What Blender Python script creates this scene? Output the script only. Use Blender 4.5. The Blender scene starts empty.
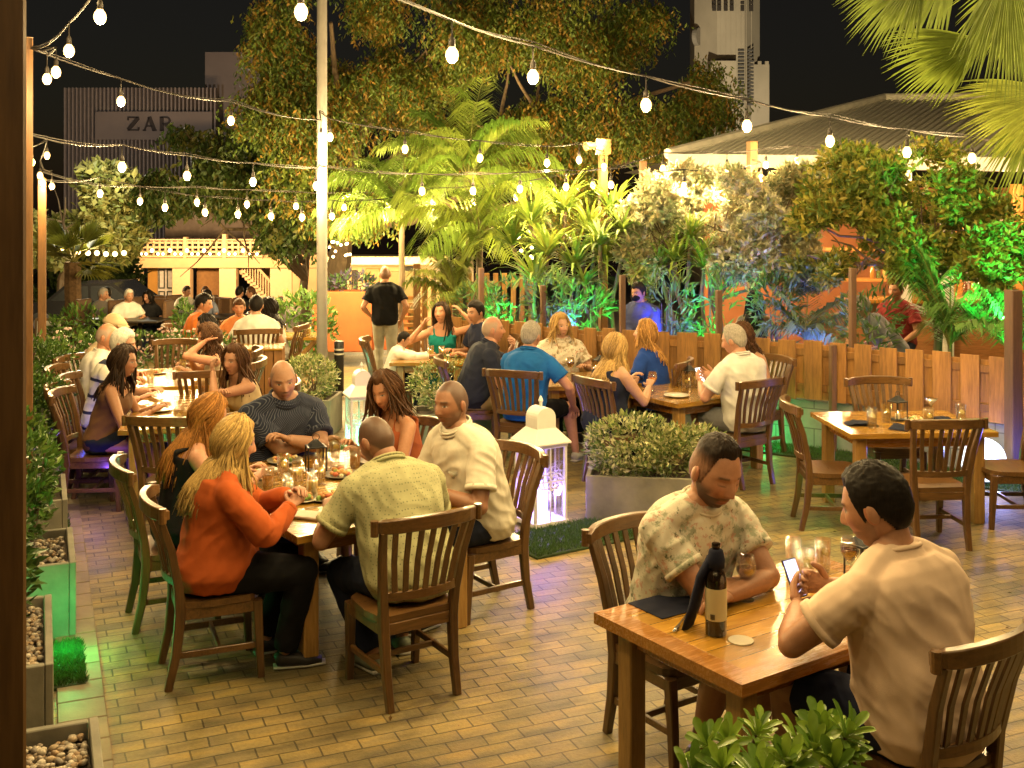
import bpy, math, random
from mathutils import Vector, Matrix, noise
V = Vector
R = math.radians
random.seed(7)
S = bpy.context.scene
COL = S.collection
# ---------------------------------------------------------------- camera model (metres; camera stands at the origin, looks along +Y)
F, CX, YH, H = 1100.0, 512.0, 208.0, 2.42
def gz(y): return -max(0.0, y - 13.5) * 0.06          # the ground falls gently away behind the terrace
def g(px, py, z=0.0):
    y = F * (H - z) / (py - YH)
    return V(((px - CX) * y / F, y, z))
def at(px, py, y): return V(((px - CX) * y / F, y, H - (py - YH) * y / F))
def sm(a, b, x):
    t = min(1.0, max(0.0, (x - a) / (b - a))); return t * t * (3 - 2 * t)
def lerp(a, b, t): return a + (b - a) * t
def rz(fx, fy): return math.atan2(fy, fx) - math.pi / 2
U = V((math.cos(R(34)), math.sin(R(34)), 0)); W = V((-math.sin(R(34)), math.cos(R(34)), 0))

# ---------------------------------------------------------------- materials
def newmat(name):
    m = bpy.data.materials.new(name); m.use_nodes = True
    nt = m.node_tree; nt.nodes.clear()
    o = nt.nodes.new('ShaderNodeOutputMaterial'); p = nt.nodes.new('ShaderNodeBsdfPrincipled')
    nt.links.new(p.outputs[0], o.inputs[0])
    return m, nt, p, o
def nd(nt, t, **kw):
    n = nt.nodes.new(t)
    for k, v in kw.items():
        if k.startswith('i_'): n.inputs[k[2:].replace('_', ' ')].default_value = v
        else: setattr(n, k, v)
    return n
def c4(c): return (c[0], c[1], c[2], 1)
def mul(c, k): return tuple(min(1, x * k) for x in c)
def mixc(nt, fac, a, b, mode='MIX'):
    n = nt.nodes.new('ShaderNodeMix'); n.data_type = 'RGBA'; n.blend_type = mode
    for s, val in ((n.inputs[0], fac), (n.inputs[6], a), (n.inputs[7], b)):
        if hasattr(val, 'is_output'): nt.links.new(val, s)
        else: s.default_value = c4(val) if isinstance(val, tuple) else val
    return n.outputs[2]
def coords(nt, scale=(1, 1, 1), rot=(0, 0, 0), kind='Object'):
    tc = nd(nt, 'ShaderNodeTexCoord'); mp = nd(nt, 'ShaderNodeMapping')
    mp.inputs['Scale'].default_value = scale; mp.inputs['Rotation'].default_value = rot
    nt.links.new(tc.outputs[kind], mp.inputs[0]); return mp.outputs[0]
def noise_f(nt, vec, scale, detail=4, rough=.6, kind='FBM'):
    n = nd(nt, 'ShaderNodeTexNoise'); n.noise_type = kind; n.inputs['Scale'].default_value = scale
    n.inputs['Detail'].default_value = detail; n.inputs['Roughness'].default_value = rough
    nt.links.new(vec, n.inputs[0]); return n.outputs[0]
def ramp(nt, fac, *stops):
    r = nd(nt, 'ShaderNodeValToRGB'); e = r.color_ramp.elements
    while len(e) < len(stops): e.new(.5)
    for i, (p, c) in enumerate(stops): e[i].position = p; e[i].color = c4(c) if isinstance(c, tuple) else (c, c, c, 1)
    nt.links.new(fac, r.inputs[0]); return r.outputs[0]
def bump(nt, p, h, strength, dist=.01):
    b = nd(nt, 'ShaderNodeBump'); b.inputs['Strength'].default_value = strength; b.inputs['Distance'].default_value = dist
    nt.links.new(h, b.inputs['Height']); nt.links.new(b.outputs[0], p.inputs['Normal'])
MATS = {}
def M(name, col, rough=.5, var=.15, scale=6, bmp=0, metallic=0, coat=0, stretch=(1, 1, 1), bscale=None, sheen=0):
    if name in MATS: return MATS[name]
    m, nt, p, o = newmat(name); v = coords(nt, stretch)
    n = noise_f(nt, v, scale)
    c = ramp(nt, n, (.3, mul(col, 1 - var)), (.7, mul(col, 1 + var)))
    nt.links.new(c, p.inputs['Base Color'])
    p.inputs['Roughness'].default_value = rough; p.inputs['Metallic'].default_value = metallic
    p.inputs['Coat Weight'].default_value = coat; p.inputs['Coat Roughness'].default_value = .12
    p.inputs['Sheen Weight'].default_value = sheen
    if bmp: bump(nt, p, noise_f(nt, v, bscale or scale * 4), bmp)
    MATS[name] = m; return m
def wood(name, c1, c2, axis='x', rough=.38, coat=.3, plank=0, grain=9, cr=.16, pw=.11):
    if name in MATS: return MATS[name]
    m, nt, p, o = newmat(name)
    st = {'x': (.12, 1, 1), 'y': (1, .12, 1), 'z': (1, 1, .1)}[axis]
    tc = nd(nt, 'ShaderNodeTexCoord'); oi = nd(nt, 'ShaderNodeObjectInfo')
    ad = nd(nt, 'ShaderNodeVectorMath', operation='ADD'); sc = nd(nt, 'ShaderNodeMath', operation='MULTIPLY'); sc.inputs[1].default_value = 37.
    nt.links.new(oi.outputs['Random'], sc.inputs[0]); nt.links.new(tc.outputs['Object'], ad.inputs[0]); nt.links.new(sc.outputs[0], ad.inputs[1])
    mp = nd(nt, 'ShaderNodeMapping'); mp.inputs['Scale'].default_value = st; nt.links.new(ad.outputs[0], mp.inputs[0])
    n1 = noise_f(nt, mp.outputs[0], grain, 5, .65); n2 = noise_f(nt, mp.outputs[0], grain * 7, 3, .7)
    c = ramp(nt, n1, (.28, c1), (.5, tuple((a + b) / 2 for a, b in zip(c1, c2))), (.72, c2))
    c = mixc(nt, .35, c, ramp(nt, n2, (.35, mul(c1, .75)), (.65, mul(c2, 1.1))))
    if plank:
        br = nd(nt, 'ShaderNodeTexBrick'); br.offset = 0; br.inputs['Scale'].default_value = 1
        br.inputs['Brick Width'].default_value = 50; br.inputs['Row Height'].default_value = pw
        br.inputs['Mortar Size'].default_value = .003; br.inputs['Color1'].default_value = (1, 1, 1, 1); br.inputs['Color2'].default_value = (.62, .62, .62, 1)
        br.inputs['Mortar'].default_value = (.15, .15, .15, 1)
        mp2 = nd(nt, 'ShaderNodeMapping'); mp2.inputs['Location'].default_value = (25, .03, 0)
        nt.links.new(tc.outputs['Object'], mp2.inputs[0]); nt.links.new(mp2.outputs[0], br.inputs[0])
        c = mixc(nt, .8, c, br.outputs[0], 'MULTIPLY')
    hv = nd(nt, 'ShaderNodeHueSaturation'); nt.links.new(c, hv.inputs['Color'])
    mr = nd(nt, 'ShaderNodeMapRange'); mr.inputs[3].default_value = .8; mr.inputs[4].default_value = 1.2
    nt.links.new(oi.outputs['Random'], mr.inputs[0]); nt.links.new(mr.outputs[0], hv.inputs['Value'])
    nt.links.new(hv.outputs[0], p.inputs['Base Color'])
    rr = nd(nt, 'ShaderNodeMapRange'); rr.inputs[3].default_value = max(.05, rough - .1); rr.inputs[4].default_value = rough + .15
    nt.links.new(n2, rr.inputs[0]); nt.links.new(rr.outputs[0], p.inputs['Roughness'])
    p.inputs['Coat Weight'].default_value = coat; p.inputs['Coat Roughness'].default_value = cr
    bump(nt, p, n2, .25, .004)
    if plank:
        wv = noise_f(nt, tc.outputs['Object'], 16, 3, .6); b_ = nd(nt, 'ShaderNodeBump'); b_.inputs['Strength'].default_value = .35; b_.inputs['Distance'].default_value = .006; nt.links.new(wv, b_.inputs['Height']); nt.links.new(b_.outputs[0], p.inputs['Coat Normal'])
    MATS[name] = m; return m
def attr_mat(name, rough=.5, var=.12, scale=30, trans=0, bmp=.1, stretch=(1, 1, 1), spec=.5, sheen=0, coat=0):
    """base colour from the mesh's own colour attribute (leaf tints, hair and skin tones)"""
    if name in MATS: return MATS[name]
    m, nt, p, o = newmat(name)
    a = nd(nt, 'ShaderNodeAttribute', attribute_name='Col'); v = coords(nt, stretch); n = noise_f(nt, v, scale)
    c = mixc(nt, 1.0, a.outputs[0], ramp(nt, n, (.3, 1 - var), (.7, 1 + var)), 'MULTIPLY')
    nt.links.new(c, p.inputs['Base Color']); p.inputs['Roughness'].default_value = rough; p.inputs['Specular IOR Level'].default_value = spec
    p.inputs['Sheen Weight'].default_value = sheen; p.inputs['Coat Weight'].default_value = coat
    if bmp: bump(nt, p, n, bmp, .004)
    if trans:
        t = nd(nt, 'ShaderNodeBsdfTranslucent'); nt.links.new(c, t.inputs[0]); mx = nd(nt, 'ShaderNodeMixShader'); mx.inputs[0].default_value = trans
        nt.links.new(p.outputs[0], mx.inputs[1]); nt.links.new(t.outputs[0], mx.inputs[2]); nt.links.new(mx.outputs[0], o.inputs[0])
    MATS[name] = m; return m
def glow(name, col, strength):
    if name in MATS: return MATS[name]
    m, nt, p, o = newmat(name)
    p.inputs['Base Color'].default_value = c4(mul(col, .8)); p.inputs['Emission Color'].default_value = c4(col); p.inputs['Emission Strength'].default_value = strength
    m.cycles.emission_sampling = 'NONE'
    MATS[name] = m; return m
def thin_glass(name, tint=(1, 1, 1), gloss=.12):
    if name in MATS: return MATS[name]
    m, nt, p, o = newmat(name); nt.nodes.remove(p)
    t = nd(nt, 'ShaderNodeBsdfTransparent'); t.inputs[0].default_value = c4(tint)
    gl = nd(nt, 'ShaderNodeBsdfGlossy'); gl.inputs['Roughness'].default_value = .04; gl.inputs[0].default_value = (1, 1, 1, 1)
    lw = nd(nt, 'ShaderNodeLayerWeight'); lw.inputs[0].default_value = .35
    mr = nd(nt, 'ShaderNodeMapRange'); mr.inputs[3].default_value = gloss; mr.inputs[4].default_value = .5
    nt.links.new(lw.outputs['Fresnel'], mr.inputs[0]); mx = nd(nt, 'ShaderNodeMixShader')
    nt.links.new(mr.outputs[0], mx.inputs[0]); nt.links.new(t.outputs[0], mx.inputs[1]); nt.links.new(gl.outputs[0], mx.inputs[2]); nt.links.new(mx.outputs[0], o.inputs[0])
    MATS[name] = m; return m
def cloth(name, col, kind=None, col2=(.1, .1, .1), scale=40, var=.12, rough=.85):
    if name in MATS: return MATS[name]
    m, nt, p, o = newmat(name); v = coords(nt)
    n = noise_f(nt, v, 9, 3); c = ramp(nt, n, (.3, mul(col, 1 - var)), (.7, mul(col, 1 + var)))
    if kind == 'stripe':
        w = nd(nt, 'ShaderNodeTexWave', bands_direction='DIAGONAL'); w.inputs['Scale'].default_value = scale; w.inputs['Distortion'].default_value = 0; w.inputs['Detail'].default_value = 0
        nt.links.new(v, w.inputs[0]); c = mixc(nt, ramp(nt, w.outputs[1], (.8, 0.), (.92, 1.)), c, col2)
    elif kind == 'dots':
        w = nd(nt, 'ShaderNodeTexVoronoi'); w.inputs['Scale'].default_value = scale; w.inputs['Randomness'].default_value = .3
        nt.links.new(v, w.inputs[0]); c = mixc(nt, ramp(nt, w.outputs[0], (.22, 1.), (.3, 0.)), c, col2)
    elif kind == 'floral':
        w = noise_f(nt, v, scale, 5, .7); w2 = noise_f(nt, coords(nt, (1, 1, 1), (1, 2, 3)), scale * 1.3, 4, .7)
        c = mixc(nt, ramp(nt, w, (.52, 0.), (.6, .9)), c, col2); c = mixc(nt, ramp(nt, w2, (.56, 0.), (.62, .8)), c, (.5, .27, .2))
        w3 = noise_f(nt, coords(nt, (1, 1, 1), (2, 1, 1)), scale * 1.1, 4, .7); c = mixc(nt, ramp(nt, w3, (.6, 0.), (.66, .9)), c, (.07, .09, .05))
    elif kind == 'band':
        w = nd(nt, 'ShaderNodeTexWave', bands_direction='Z'); w.inputs['Scale'].default_value = scale; nt.links.new(v, w.inputs[0])
        c = mixc(nt, ramp(nt, w.outputs[1], (.9, 0.), (.93, 1.)), c, col2)
    nt.links.new(c, p.inputs['Base Color']); p.inputs['Roughness'].default_value = rough; p.inputs['Sheen Weight'].default_value = .02; p.inputs['Specular IOR Level'].default_value = .15
    fold = noise_f(nt, coords(nt, (1, 1, .5), (.5, .35, .2)), 7.5, 3, .5, 'RIDGED_MULTIFRACTAL'); weave = noise_f(nt, v, 260, 2)
    b = nd(nt, 'ShaderNodeBump'); b.inputs['Strength'].default_value = .18; b.inputs['Distance'].default_value = .003; nt.links.new(weave, b.inputs['Height'])
    b2 = nd(nt, 'ShaderNodeBump'); b2.inputs['Strength'].default_value = .8; b2.inputs['Distance'].default_value = .05; nt.links.new(fold, b2.inputs['Height'])
    nt.links.new(b.outputs[0], b2.inputs['Normal']); nt.links.new(b2.outputs[0], p.inputs['Normal'])
    MATS[name] = m; return m

# ---------------------------------------------------------------- mesh builder
class MB:
    def __init__(s): s.v = []; s.f = []; s.mi = []; s.c = []; s.cur = 0; s.col = (1, 1, 1)
    def add(s, vs, fs, m=None, col=None):
        b = len(s.v); s.v.extend(tuple(x) for x in vs); s.c.extend([col or s.col] * len(vs))
        for f in fs: s.f.append(tuple(i + b for i in f)); s.mi.append(s.cur if m is None else m)
        return s
    def box(s, c, d, rot=0, ch=.004, mtx=None, **k):
        hx, hy, hz = d[0] / 2, d[1] / 2, d[2] / 2; ch = min(ch, hx * .6, hy * .6, hz * .6)
        r = mtx or Matrix.Rotation(rot, 3, 'Z'); c = V(c); vs = []; idx = {}
        for sx in (-1, 1):
            for sy in (-1, 1):
                for sz in (-1, 1):
                    for a in range(3):
                        q = [sx * hx, sy * hy, sz * hz]
                        for b in range(3):
                            if b != a: q[b] -= (sx, sy, sz)[b] * ch
                        idx[sx, sy, sz, a] = len(vs); vs.append(c + r @ V(q))
        fs = []
        for a in range(3):
            b, d2 = (a + 1) % 3, (a + 2) % 3
            for sg in (-1, 1):
                q = []
                for (x, y) in ((-1, -1), (1, -1), (1, 1), (-1, 1)):
                    t = [0, 0, 0]; t[a] = sg; t[b] = x; t[d2] = y; q.append(idx[t[0], t[1], t[2], a])
                fs.append(q if sg > 0 else q[::-1])
            for x in (-1, 1):
                for y in (-1, 1):
                    t0 = [0, 0, 0]; t1 = [0, 0, 0]; t0[a] = -1; t1[a] = 1; t0[b] = t1[b] = x; t0[d2] = t1[d2] = y
                    q = [idx[(*t0, b)], idx[(*t1, b)], idx[(*t1, d2)], idx[(*t0, d2)]]
                    fs.append(q if x * y < 0 else q[::-1])
        for sx in (-1, 1):
            for sy in (-1, 1):
                for sz in (-1, 1):
                    q = [idx[sx, sy, sz, a] for a in range(3)]; fs.append(q if sx * sy * sz > 0 else q[::-1])
        return s.add(vs, fs, **k)
    def tube(s, pts, rad, n=8, side=None, cap=True, rect=False, **k):
        """loft along pts; rad: number or (rx, ry) or list of them; side: reference direction of rx"""
        pts = [V(p) for p in pts]; L = len(pts)
        if not isinstance(rad, list): rad = [rad] * L
        vs = []; fs = []; sd = V(side) if side is not None else None
        for i in range(L):
            t = (pts[min(i + 1, L - 1)] - pts[max(i - 1, 0)])
            t = t.normalized() if t.length > 1e-9 else V((0, 0, 1))
            if sd is None:
                a = V((0, 0, 1)) if abs(t.z) < .9 else V((1, 0, 0)); sd = t.cross(a)
            x = sd - t * sd.dot(t)
            if x.length < 1e-6: x = t.orthogonal()
            x.normalize(); y = t.cross(x); sd = x if side is None else V(side)
            r = rad[i]; rx, ry = r if isinstance(r, tuple) else (r, r)
            if rect:
                cr = .25 * min(rx, ry); ring = [(rx, ry - cr), (rx - cr, ry), (-rx + cr, ry), (-rx, ry - cr), (-rx, -ry + cr), (-rx + cr, -ry), (rx - cr, -ry), (rx, -ry + cr)]
                for (a, b) in ring: vs.append(pts[i] + x * a + y * b)
            else:
                for j in range(n):
                    a = 2 * math.pi * j / n; vs.append(pts[i] + x * rx * math.cos(a) + y * ry * math.sin(a))
        if rect: n = 8
        for i in range(L - 1):
            for j in range(n):
                a = i * n + j; b = i * n + (j + 1) % n; fs.append((a, b, b + n, a + n))
        if cap: fs.append(tuple(range(n))[::-1]); fs.append(tuple((L - 1) * n + j for j in range(n)))
        return s.add(vs, fs, **k)
    def lathe(s, prof, n=16, c=(0, 0, 0), m3=None, **k):
        c = V(c); vs = []; fs = []
        for (r, z) in prof:
            for j in range(n):
                a = 2 * math.pi * j / n; p = V((r * math.cos(a), r * math.sin(a), z)); vs.append(c + (m3 @ p if m3 else p))
        for i in range(len(prof) - 1):
            for j in range(n):
                a = i * n + j; b = i * n + (j + 1) % n; fs.append((a, b, b + n, a + n))
        if prof[0][0] > 1e-4: fs.append(tuple(range(n))[::-1])
        if prof[-1][0] > 1e-4: fs.append(tuple((len(prof) - 1) * n + j for j in range(n)))
        return s.add(vs, fs, **k)
    def blob(s, c, r, n=8, m=6, m3=None, **k):
        rx, ry, rz_ = r if isinstance(r, tuple) else (r, r, r)
        prof = [(math.sin(math.pi * i / m), -math.cos(math.pi * i / m)) for i in range(m + 1)]
        vs = []; fs = []; c = V(c)
        for (q, z) in prof:
            for j in range(n):
                a = 2 * math.pi * j / n; p = V((q * rx * math.cos(a), q * ry * math.sin(a), z * rz_)); vs.append(c + (m3 @ p if m3 else p))
        for i in range(m):
            for j in range(n):
                a = i * n + j; b = i * n + (j + 1) % n; fs.append((a, b, b + n, a + n))
        return s.add(vs, fs, **k)
    def prism(s, poly, z0, z1, m4=None, **k):
        n = len(poly); vs = [V((x, y, z0)) for x, y in poly] + [V((x, y, z1)) for x, y in poly]
        if m4 is not None: vs = [m4 @ p for p in vs]
        fs = [tuple(range(n))[::-1], tuple(range(n, 2 * n))] + [(i, (i + 1) % n, (i + 1) % n + n, i + n) for i in range(n)]
        return s.add(vs, fs, **k)
    def leaf(s, p, d, nrm, L, w, col, fold=.15):
        d = V(d).normalized(); x = d.cross(V(nrm))
        if x.length < 1e-5: x = d.orthogonal()
        x.normalize(); up = x.cross(d); p = V(p); mid = p + d * L * .45
        return s.add([p, mid + x * w / 2 + up * w * fold, p + d * L, mid - x * w / 2 + up * w * fold], [(0, 1, 2), (0, 2, 3)], col=col)
    def mesh(s, name, mats, smooth=False):
        me = bpy.data.meshes.new(name); me.from_pydata(s.v, [], s.f); mats = mats if isinstance(mats, (list, tuple)) else [mats]
        for m in mats: me.materials.append(m)
        me.polygons.foreach_set('material_index', s.mi)
        if smooth: me.polygons.foreach_set('use_smooth', [True] * len(s.f))
        ca = me.color_attributes.new('Col', 'FLOAT_COLOR', 'POINT')
        ca.data.foreach_set('color', [x for c in s.c for x in (c[0], c[1], c[2], 1.)])
        me.update(); return me
    def build(s, name, mats, parent=None, smooth=False, loc=(0, 0, 0), rot=0):
        o = bpy.data.objects.new(name, s.mesh(name, mats, smooth)); COL.objects.link(o)
        o.location = loc; o.rotation_euler = (0, 0, rot)
        if parent is not None: o.parent = parent
        return o
def tag(o, label=None, cat=None, group=None, kind=None):
    if label: o['label'] = label
    if cat: o['category'] = cat
    if group: o['group'] = group
    if kind: o['kind'] = kind
    return o
def thing(name, label, cat, loc=(0, 0, 0), rot=0, group=None):
    o = bpy.data.objects.new(name, None); COL.objects.link(o); o.empty_display_size = .1
    o.location = loc; o.rotation_euler = (0, 0, rot); return tag(o, label, cat, group)
def dup(o, loc, rot, label, group=None):
    r = o.copy(); COL.objects.link(r); r.location = loc; r.rotation_euler = (0, 0, rot); r['label'] = label
    if group: r['group'] = group
    for ch in list(o.children):
        c = ch.copy(); COL.objects.link(c); c.parent = r
        for gg in ch.children:
            d = gg.copy(); COL.objects.link(d); d.parent = c
    return r
def lamp(name, loc, power, col, kind='POINT', radius=.03, parent=None, target=None, angle=60, blend=.5):
    l = bpy.data.lights.new(name, kind); l.energy = power; l.color = col; l.shadow_soft_size = radius
    o = bpy.data.objects.new(name, l); COL.objects.link(o); o.location = loc
    if kind == 'SPOT':
        l.spot_size = R(angle); l.spot_blend = blend; o.rotation_euler = (V(target) - V(loc)).to_track_quat('-Z', 'Y').to_euler()
    if parent: o.parent = parent
    return o
# ================================================================ PEOPLE
SKIN = attr_mat('skin', .48, .07, 60, bmp=.16, spec=.45)
HAIR = attr_mat('hair', .55, .3, 110, bmp=.3, stretch=(1, 1, .2), spec=.12)
PENDING = []          # garments and bodies that are fused into one surface at the end
def gs(x, a, w): return math.exp(-((x - a) / w) ** 2)
def head_point(d, hs=1.0, fem=0):
    x, y, z = d; p = [x * .073, y * .092, z * .117]
    if y < 0: p[1] *= 1.05
    if z < 0:
        k = sm(0, 1, -z); p[0] *= 1 - (.24 + .05 * fem) * k * sm(-.6, .4, y)
        if y < 0: p[1] *= 1 - .38 * k; p[0] *= 1 - .18 * k
    fr = sm(.15, .6, y); X = abs(p[0]); Z = p[2]; q = 0
    if fr > 0:
        nz = sm(.024, -.028, Z) if Z > -.03 else sm(-.043, -.03, Z)
        q += (.023 - .004 * fem) * gs(p[0], 0, .0125) * nz
        q += .006 * gs(X, .012, .007) * gs(Z, -.031, .008)
        q -= .0095 * gs(X, .031, .017) * gs(Z, .009, .012); q += .0045 * gs(X, .031, .011) * gs(Z, .006, .008)
        q += (.0055 - .003 * fem) * gs(X, .028, .022) * gs(Z, .027, .009)
        q += .004 * gs(X, .042, .018) * gs(Z, -.028, .02)
        q += .006 * gs(p[0], 0, .021) * (gs(Z, -.0595, .0048) + gs(Z, -.0715, .0055)) - .002 * gs(p[0], 0, .02) * gs(Z, -.0655, .002)
        q += .009 * gs(p[0], 0, .022) * gs(Z, -.1, .014)
        q -= .004 * gs(Z, -.083, .006) * gs(p[0], 0, .025)
        p[1] += q * fr
    return V(p) * hs
def zline(az, rec=0):
    K = ((0, .60), (.5, .64), (.85, .58), (1.05, .36), (1.2, .1), (1.38, -.25), (1.55, -.12), (1.7, .02), (1.9, -.2), (2.4, -.52), (3.15, -.62))
    for i in range(len(K) - 1):
        if az <= K[i + 1][0]:
            t = (az - K[i][0]) / (K[i + 1][0] - K[i][0]); return lerp(K[i][1], K[i + 1][1], t) + rec * sm(1.3, .85, az)
    return K[-1][1]
def head_grid(na, ne):
    for i in range(ne + 1):
        e = math.pi * i / ne
        for j in range(na):
            s_ = -math.pi + 2 * math.pi * j / na; a = s_ - .55 * math.sin(s_)
            yield V((math.sin(e) * math.sin(a), math.sin(e) * math.cos(a), -math.cos(e)))
def grid_faces(na, ne): return [(i * na + j, i * na + (j + 1) % na, (i + 1) * na + (j + 1) % na, (i + 1) * na + j) for i in range(ne) for j in range(na)]
def ik(a, b, l1, l2, pole):
    d = b - a; L = d.length
    if L > .985 * (l1 + l2): b = a + d * (.985 * (l1 + l2) / L); d = b - a; L = d.length
    if L < abs(l1 - l2) + .03: L = abs(l1 - l2) + .03; b = a + d.normalized() * L; d = b - a
    t = (l1 * l1 - l2 * l2 + L * L) / (2 * L); h = math.sqrt(max(0, l1 * l1 - t * t)); n = d.normalized(); p = V(pole) - n * n.dot(V(pole))
    p = p.normalized() if p.length > 1e-6 else n.orthogonal()
    return a + n * t + p * h, b
def rot_to(v, n, a):    # turn v towards n by a
    ax = v.cross(n)
    return Matrix.Rotation(a, 3, ax.normalized()) @ v if ax.length > 1e-6 else v
def hand(mb, w, d, n, side, curl, s, seg=7, spread=.07):
    d = d.normalized(); n = (n - d * n.dot(d)).normalized(); t = -(n.cross(d)) * side
    mb.tube([w - d * .02 * s, w + d * .012 * s, w + d * .045 * s, w + d * .08 * s, w + d * .094 * s],
            [(.024 * s, .02 * s), (.027 * s, .019 * s), (.038 * s, .0165 * s), (.041 * s, .0145 * s), (.036 * s, .01 * s)], 10, side=t)
    for i in range(4):
        b = w + d * (.083 - .004 * abs(i - 1.2)) * s + t * (.031 - .0205 * i) * s; L = (.073, .081, .075, .058)[i] * s
        dr = (d + t * spread * (1.5 - i)).normalized(); pts = [b - d * .012 * s, b]
        for k, fr in enumerate((.44, .31, .25)):
            dr = rot_to(dr, n, curl * (.8, 1.15, .9)[k]); pts.append(pts[-1] + dr * L * fr)
        r = .0088 * s * (1, 1.02, .97, .85)[i]; mb.tube(pts, [r * 1.1, r * 1.1, r, r * .95, r * .62], seg)
    b = w + d * .022 * s + t * .024 * s; d1 = (d * .62 + t * .72 + n * .28).normalized(); d2 = (d * .85 + t * .3 + n * (.25 + .4 * curl)).normalized()
    p2 = b + d1 * .042 * s; p3 = p2 + d2 * .03 * s; mb.tube([b - d1 * .012 * s, b, p2, p3, p3 + d2 * .024 * s], [.014 * s, .0145 * s, .0115 * s, .0105 * s, .0065 * s], seg)
PROF = {   # spine fraction: half width, half depth, forward shift
 'm': ((-.16, .145, .115, .0), (0, .178, .135, .0), (.2, .168, .128, .008), (.42, .17, .122, .008), (.62, .183, .122, .004), (.76, .188, .114, -.004), (.86, .172, .098, -.01), (.94, .118, .078, -.01), (1.02, .064, .060, -.004)),
 'f': ((-.16, .15, .118, .0), (0, .18, .135, .0), (.2, .148, .112, .006), (.42, .14, .105, .006), (.60, .152, .122, .024), (.74, .158, .108, .01), (.86, .145, .085, -.006), (.94, .095, .065, -.008), (1.02, .052, .052, -.002))}
def person(label, pos, ang, s=1.0, sex='m', build=1.0, belly=0, lean=8, slouch=10, twist=0, head=(0, 0, 0), hl=(-.2, .36, .76), hr=(.2, .36, .76),
           curl=(.5, .5), pn=((0, 0, -1), (0, 0, -1)), ep=((-.6, -.5, -.6), (.6, -.5, -.6)), feet=None, stand=False, seat=.44, skin=(.5, .3, .2), top=('tee', None),
           bottom=('long', None), shoes=None, hair=('short', (.03, .02, .015)), beard=None, eyes='open', lod=1, group=None, brow=None, gaze=0, glasses=False, dz=0, hands=True, hsz=1.):
    root = thing('person', label, 'person', (pos[0], pos[1], (gz(pos[1]) if len(pos) < 3 else pos[2]) + dz), ang, group)
    fem = 1 if sex == 'f' else 0; vox = (.009, .013, .02)[lod]; tl = (.52 if not fem else .49) * s
    hip = V((0, 0, .92 * s if stand else seat + .095 * s))
    # ---- spine
    N = 24; sp = [hip.copy()]; tan = [V((0, 0, 1))]
    for i in range(N):
        a = R(lean + slouch * ((i + .5) / N)); sp.append(sp[-1] + V((0, math.sin(a), math.cos(a))) * tl / N); tan.append(V((0, math.sin(a), math.cos(a))))
    def spine(t):
        if t <= 0: return hip + V((0, 0, 1)) * t * tl, V((0, 0, 1))
        x = min(t, 1.05) * N; i = min(int(x), N - 1); return sp[i].lerp(sp[i + 1], x - i) if x <= N else sp[N] + tan[N] * (x - N) / N * tl, tan[i + 1]
    def sidev(t): return Matrix.Rotation(R(twist) * sm(.1, .9, t), 3, 'Z') @ V((1, 0, 0))
    def torso(mb, off, t0=-.16, t1=1.02, wfac=1., n=20):
        vs = []; fs = []; K = 16; P = PROF[sex]
        for k in range(K + 1):
            t = lerp(t0, t1, k / K)
            for i in range(len(P) - 1):
                if t <= P[i + 1][0] or i == len(P) - 2: break
            q = (t - P[i][0]) / (P[i + 1][0] - P[i][0]); q = max(0, min(1, q)); w, dp, fw = (lerp(P[i][j], P[i + 1][j], q) for j in (1, 2, 3))
            bl = belly * gs(t, .2, .25); w = (w * (build if t < .9 else 1) + off + bl * .35) * s * wfac; dp = (dp * (build if t < .9 else 1) + off + bl * .6) * s; fw = (fw + bl * .5) * s
            c, tn = spine(t); x = sidev(t); x = (x - tn * x.dot(tn)).normalized(); y = tn.cross(x); c = c + y * fw
            for j in range(n):
                a = 2 * math.pi * j / n; ca, sa = math.cos(a), math.sin(a); e = .85
                vs.append(c + x * w * math.copysign(abs(ca) ** e, ca) + y * dp * math.copysign(abs(sa) ** e, sa))
        for k in range(K):
            for j in range(n): fs.append((k * n + j, k * n + (j + 1) % n, (k + 1) * n + (j + 1) % n, (k + 1) * n + j))
        fs.append(tuple(range(n))[::-1]); fs.append(tuple(K * n + j for j in range(n))); mb.add(vs, fs)
    sw = (.188 if not fem else .158) * s * (1 + (build - 1) * .6); sc, stn = spine(.82); sx = sidev(.82)
    sh = [sc - sx * sw, sc + sx * sw]
    ua, fa = .285 * s, .25 * s; ar = s * (1 if not fem else .86) * (1 + (build - 1) * .7)
    wr = []; el = []
    for i, tgt in enumerate((hl, hr)):
        e, w = ik(sh[i], V(tgt), ua, fa, ep[i]); el.append(e); wr.append(w)
    hj = [hip + V((-.088 * s, .0, -.01)), hip + V((.088 * s, .0, -.01))]
    if feet is None: feet = ((-.11, .42, 0), (.11, .42, 0)) if not stand else ((-.1, .03, 0), (.1, -.03, 0))
    kn = []; an = []
    for i in range(2):
        t = V(feet[i]) + V((0, 0, .085 * s)); k, a = ik(hj[i], t, .43 * s, .405 * s, V((.25 * (-1, 1)[i], 1, 1.2)) if not stand else V((0, 1, .1))); kn.append(k); an.append(a)
    lr = s * (1 if not fem else .97) * (1 + (build - 1) * .6)
    body = MB(); torso(body, -.008)
    nb, nt_ = spine(1.0); yaw, pit, rol = (R(a) for a in head)
    Rh = Matrix.Rotation(R(twist) + yaw, 3, 'Z') @ Matrix.Rotation(-pit, 3, 'X') @ Matrix.Rotation(rol, 3, 'Y')
    hs = s * hsz * (1.06 if not fem else 1.02)
    hc = nb + nt_ * .012 * s + Rh @ V((0, .02, .112)) * hs
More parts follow.
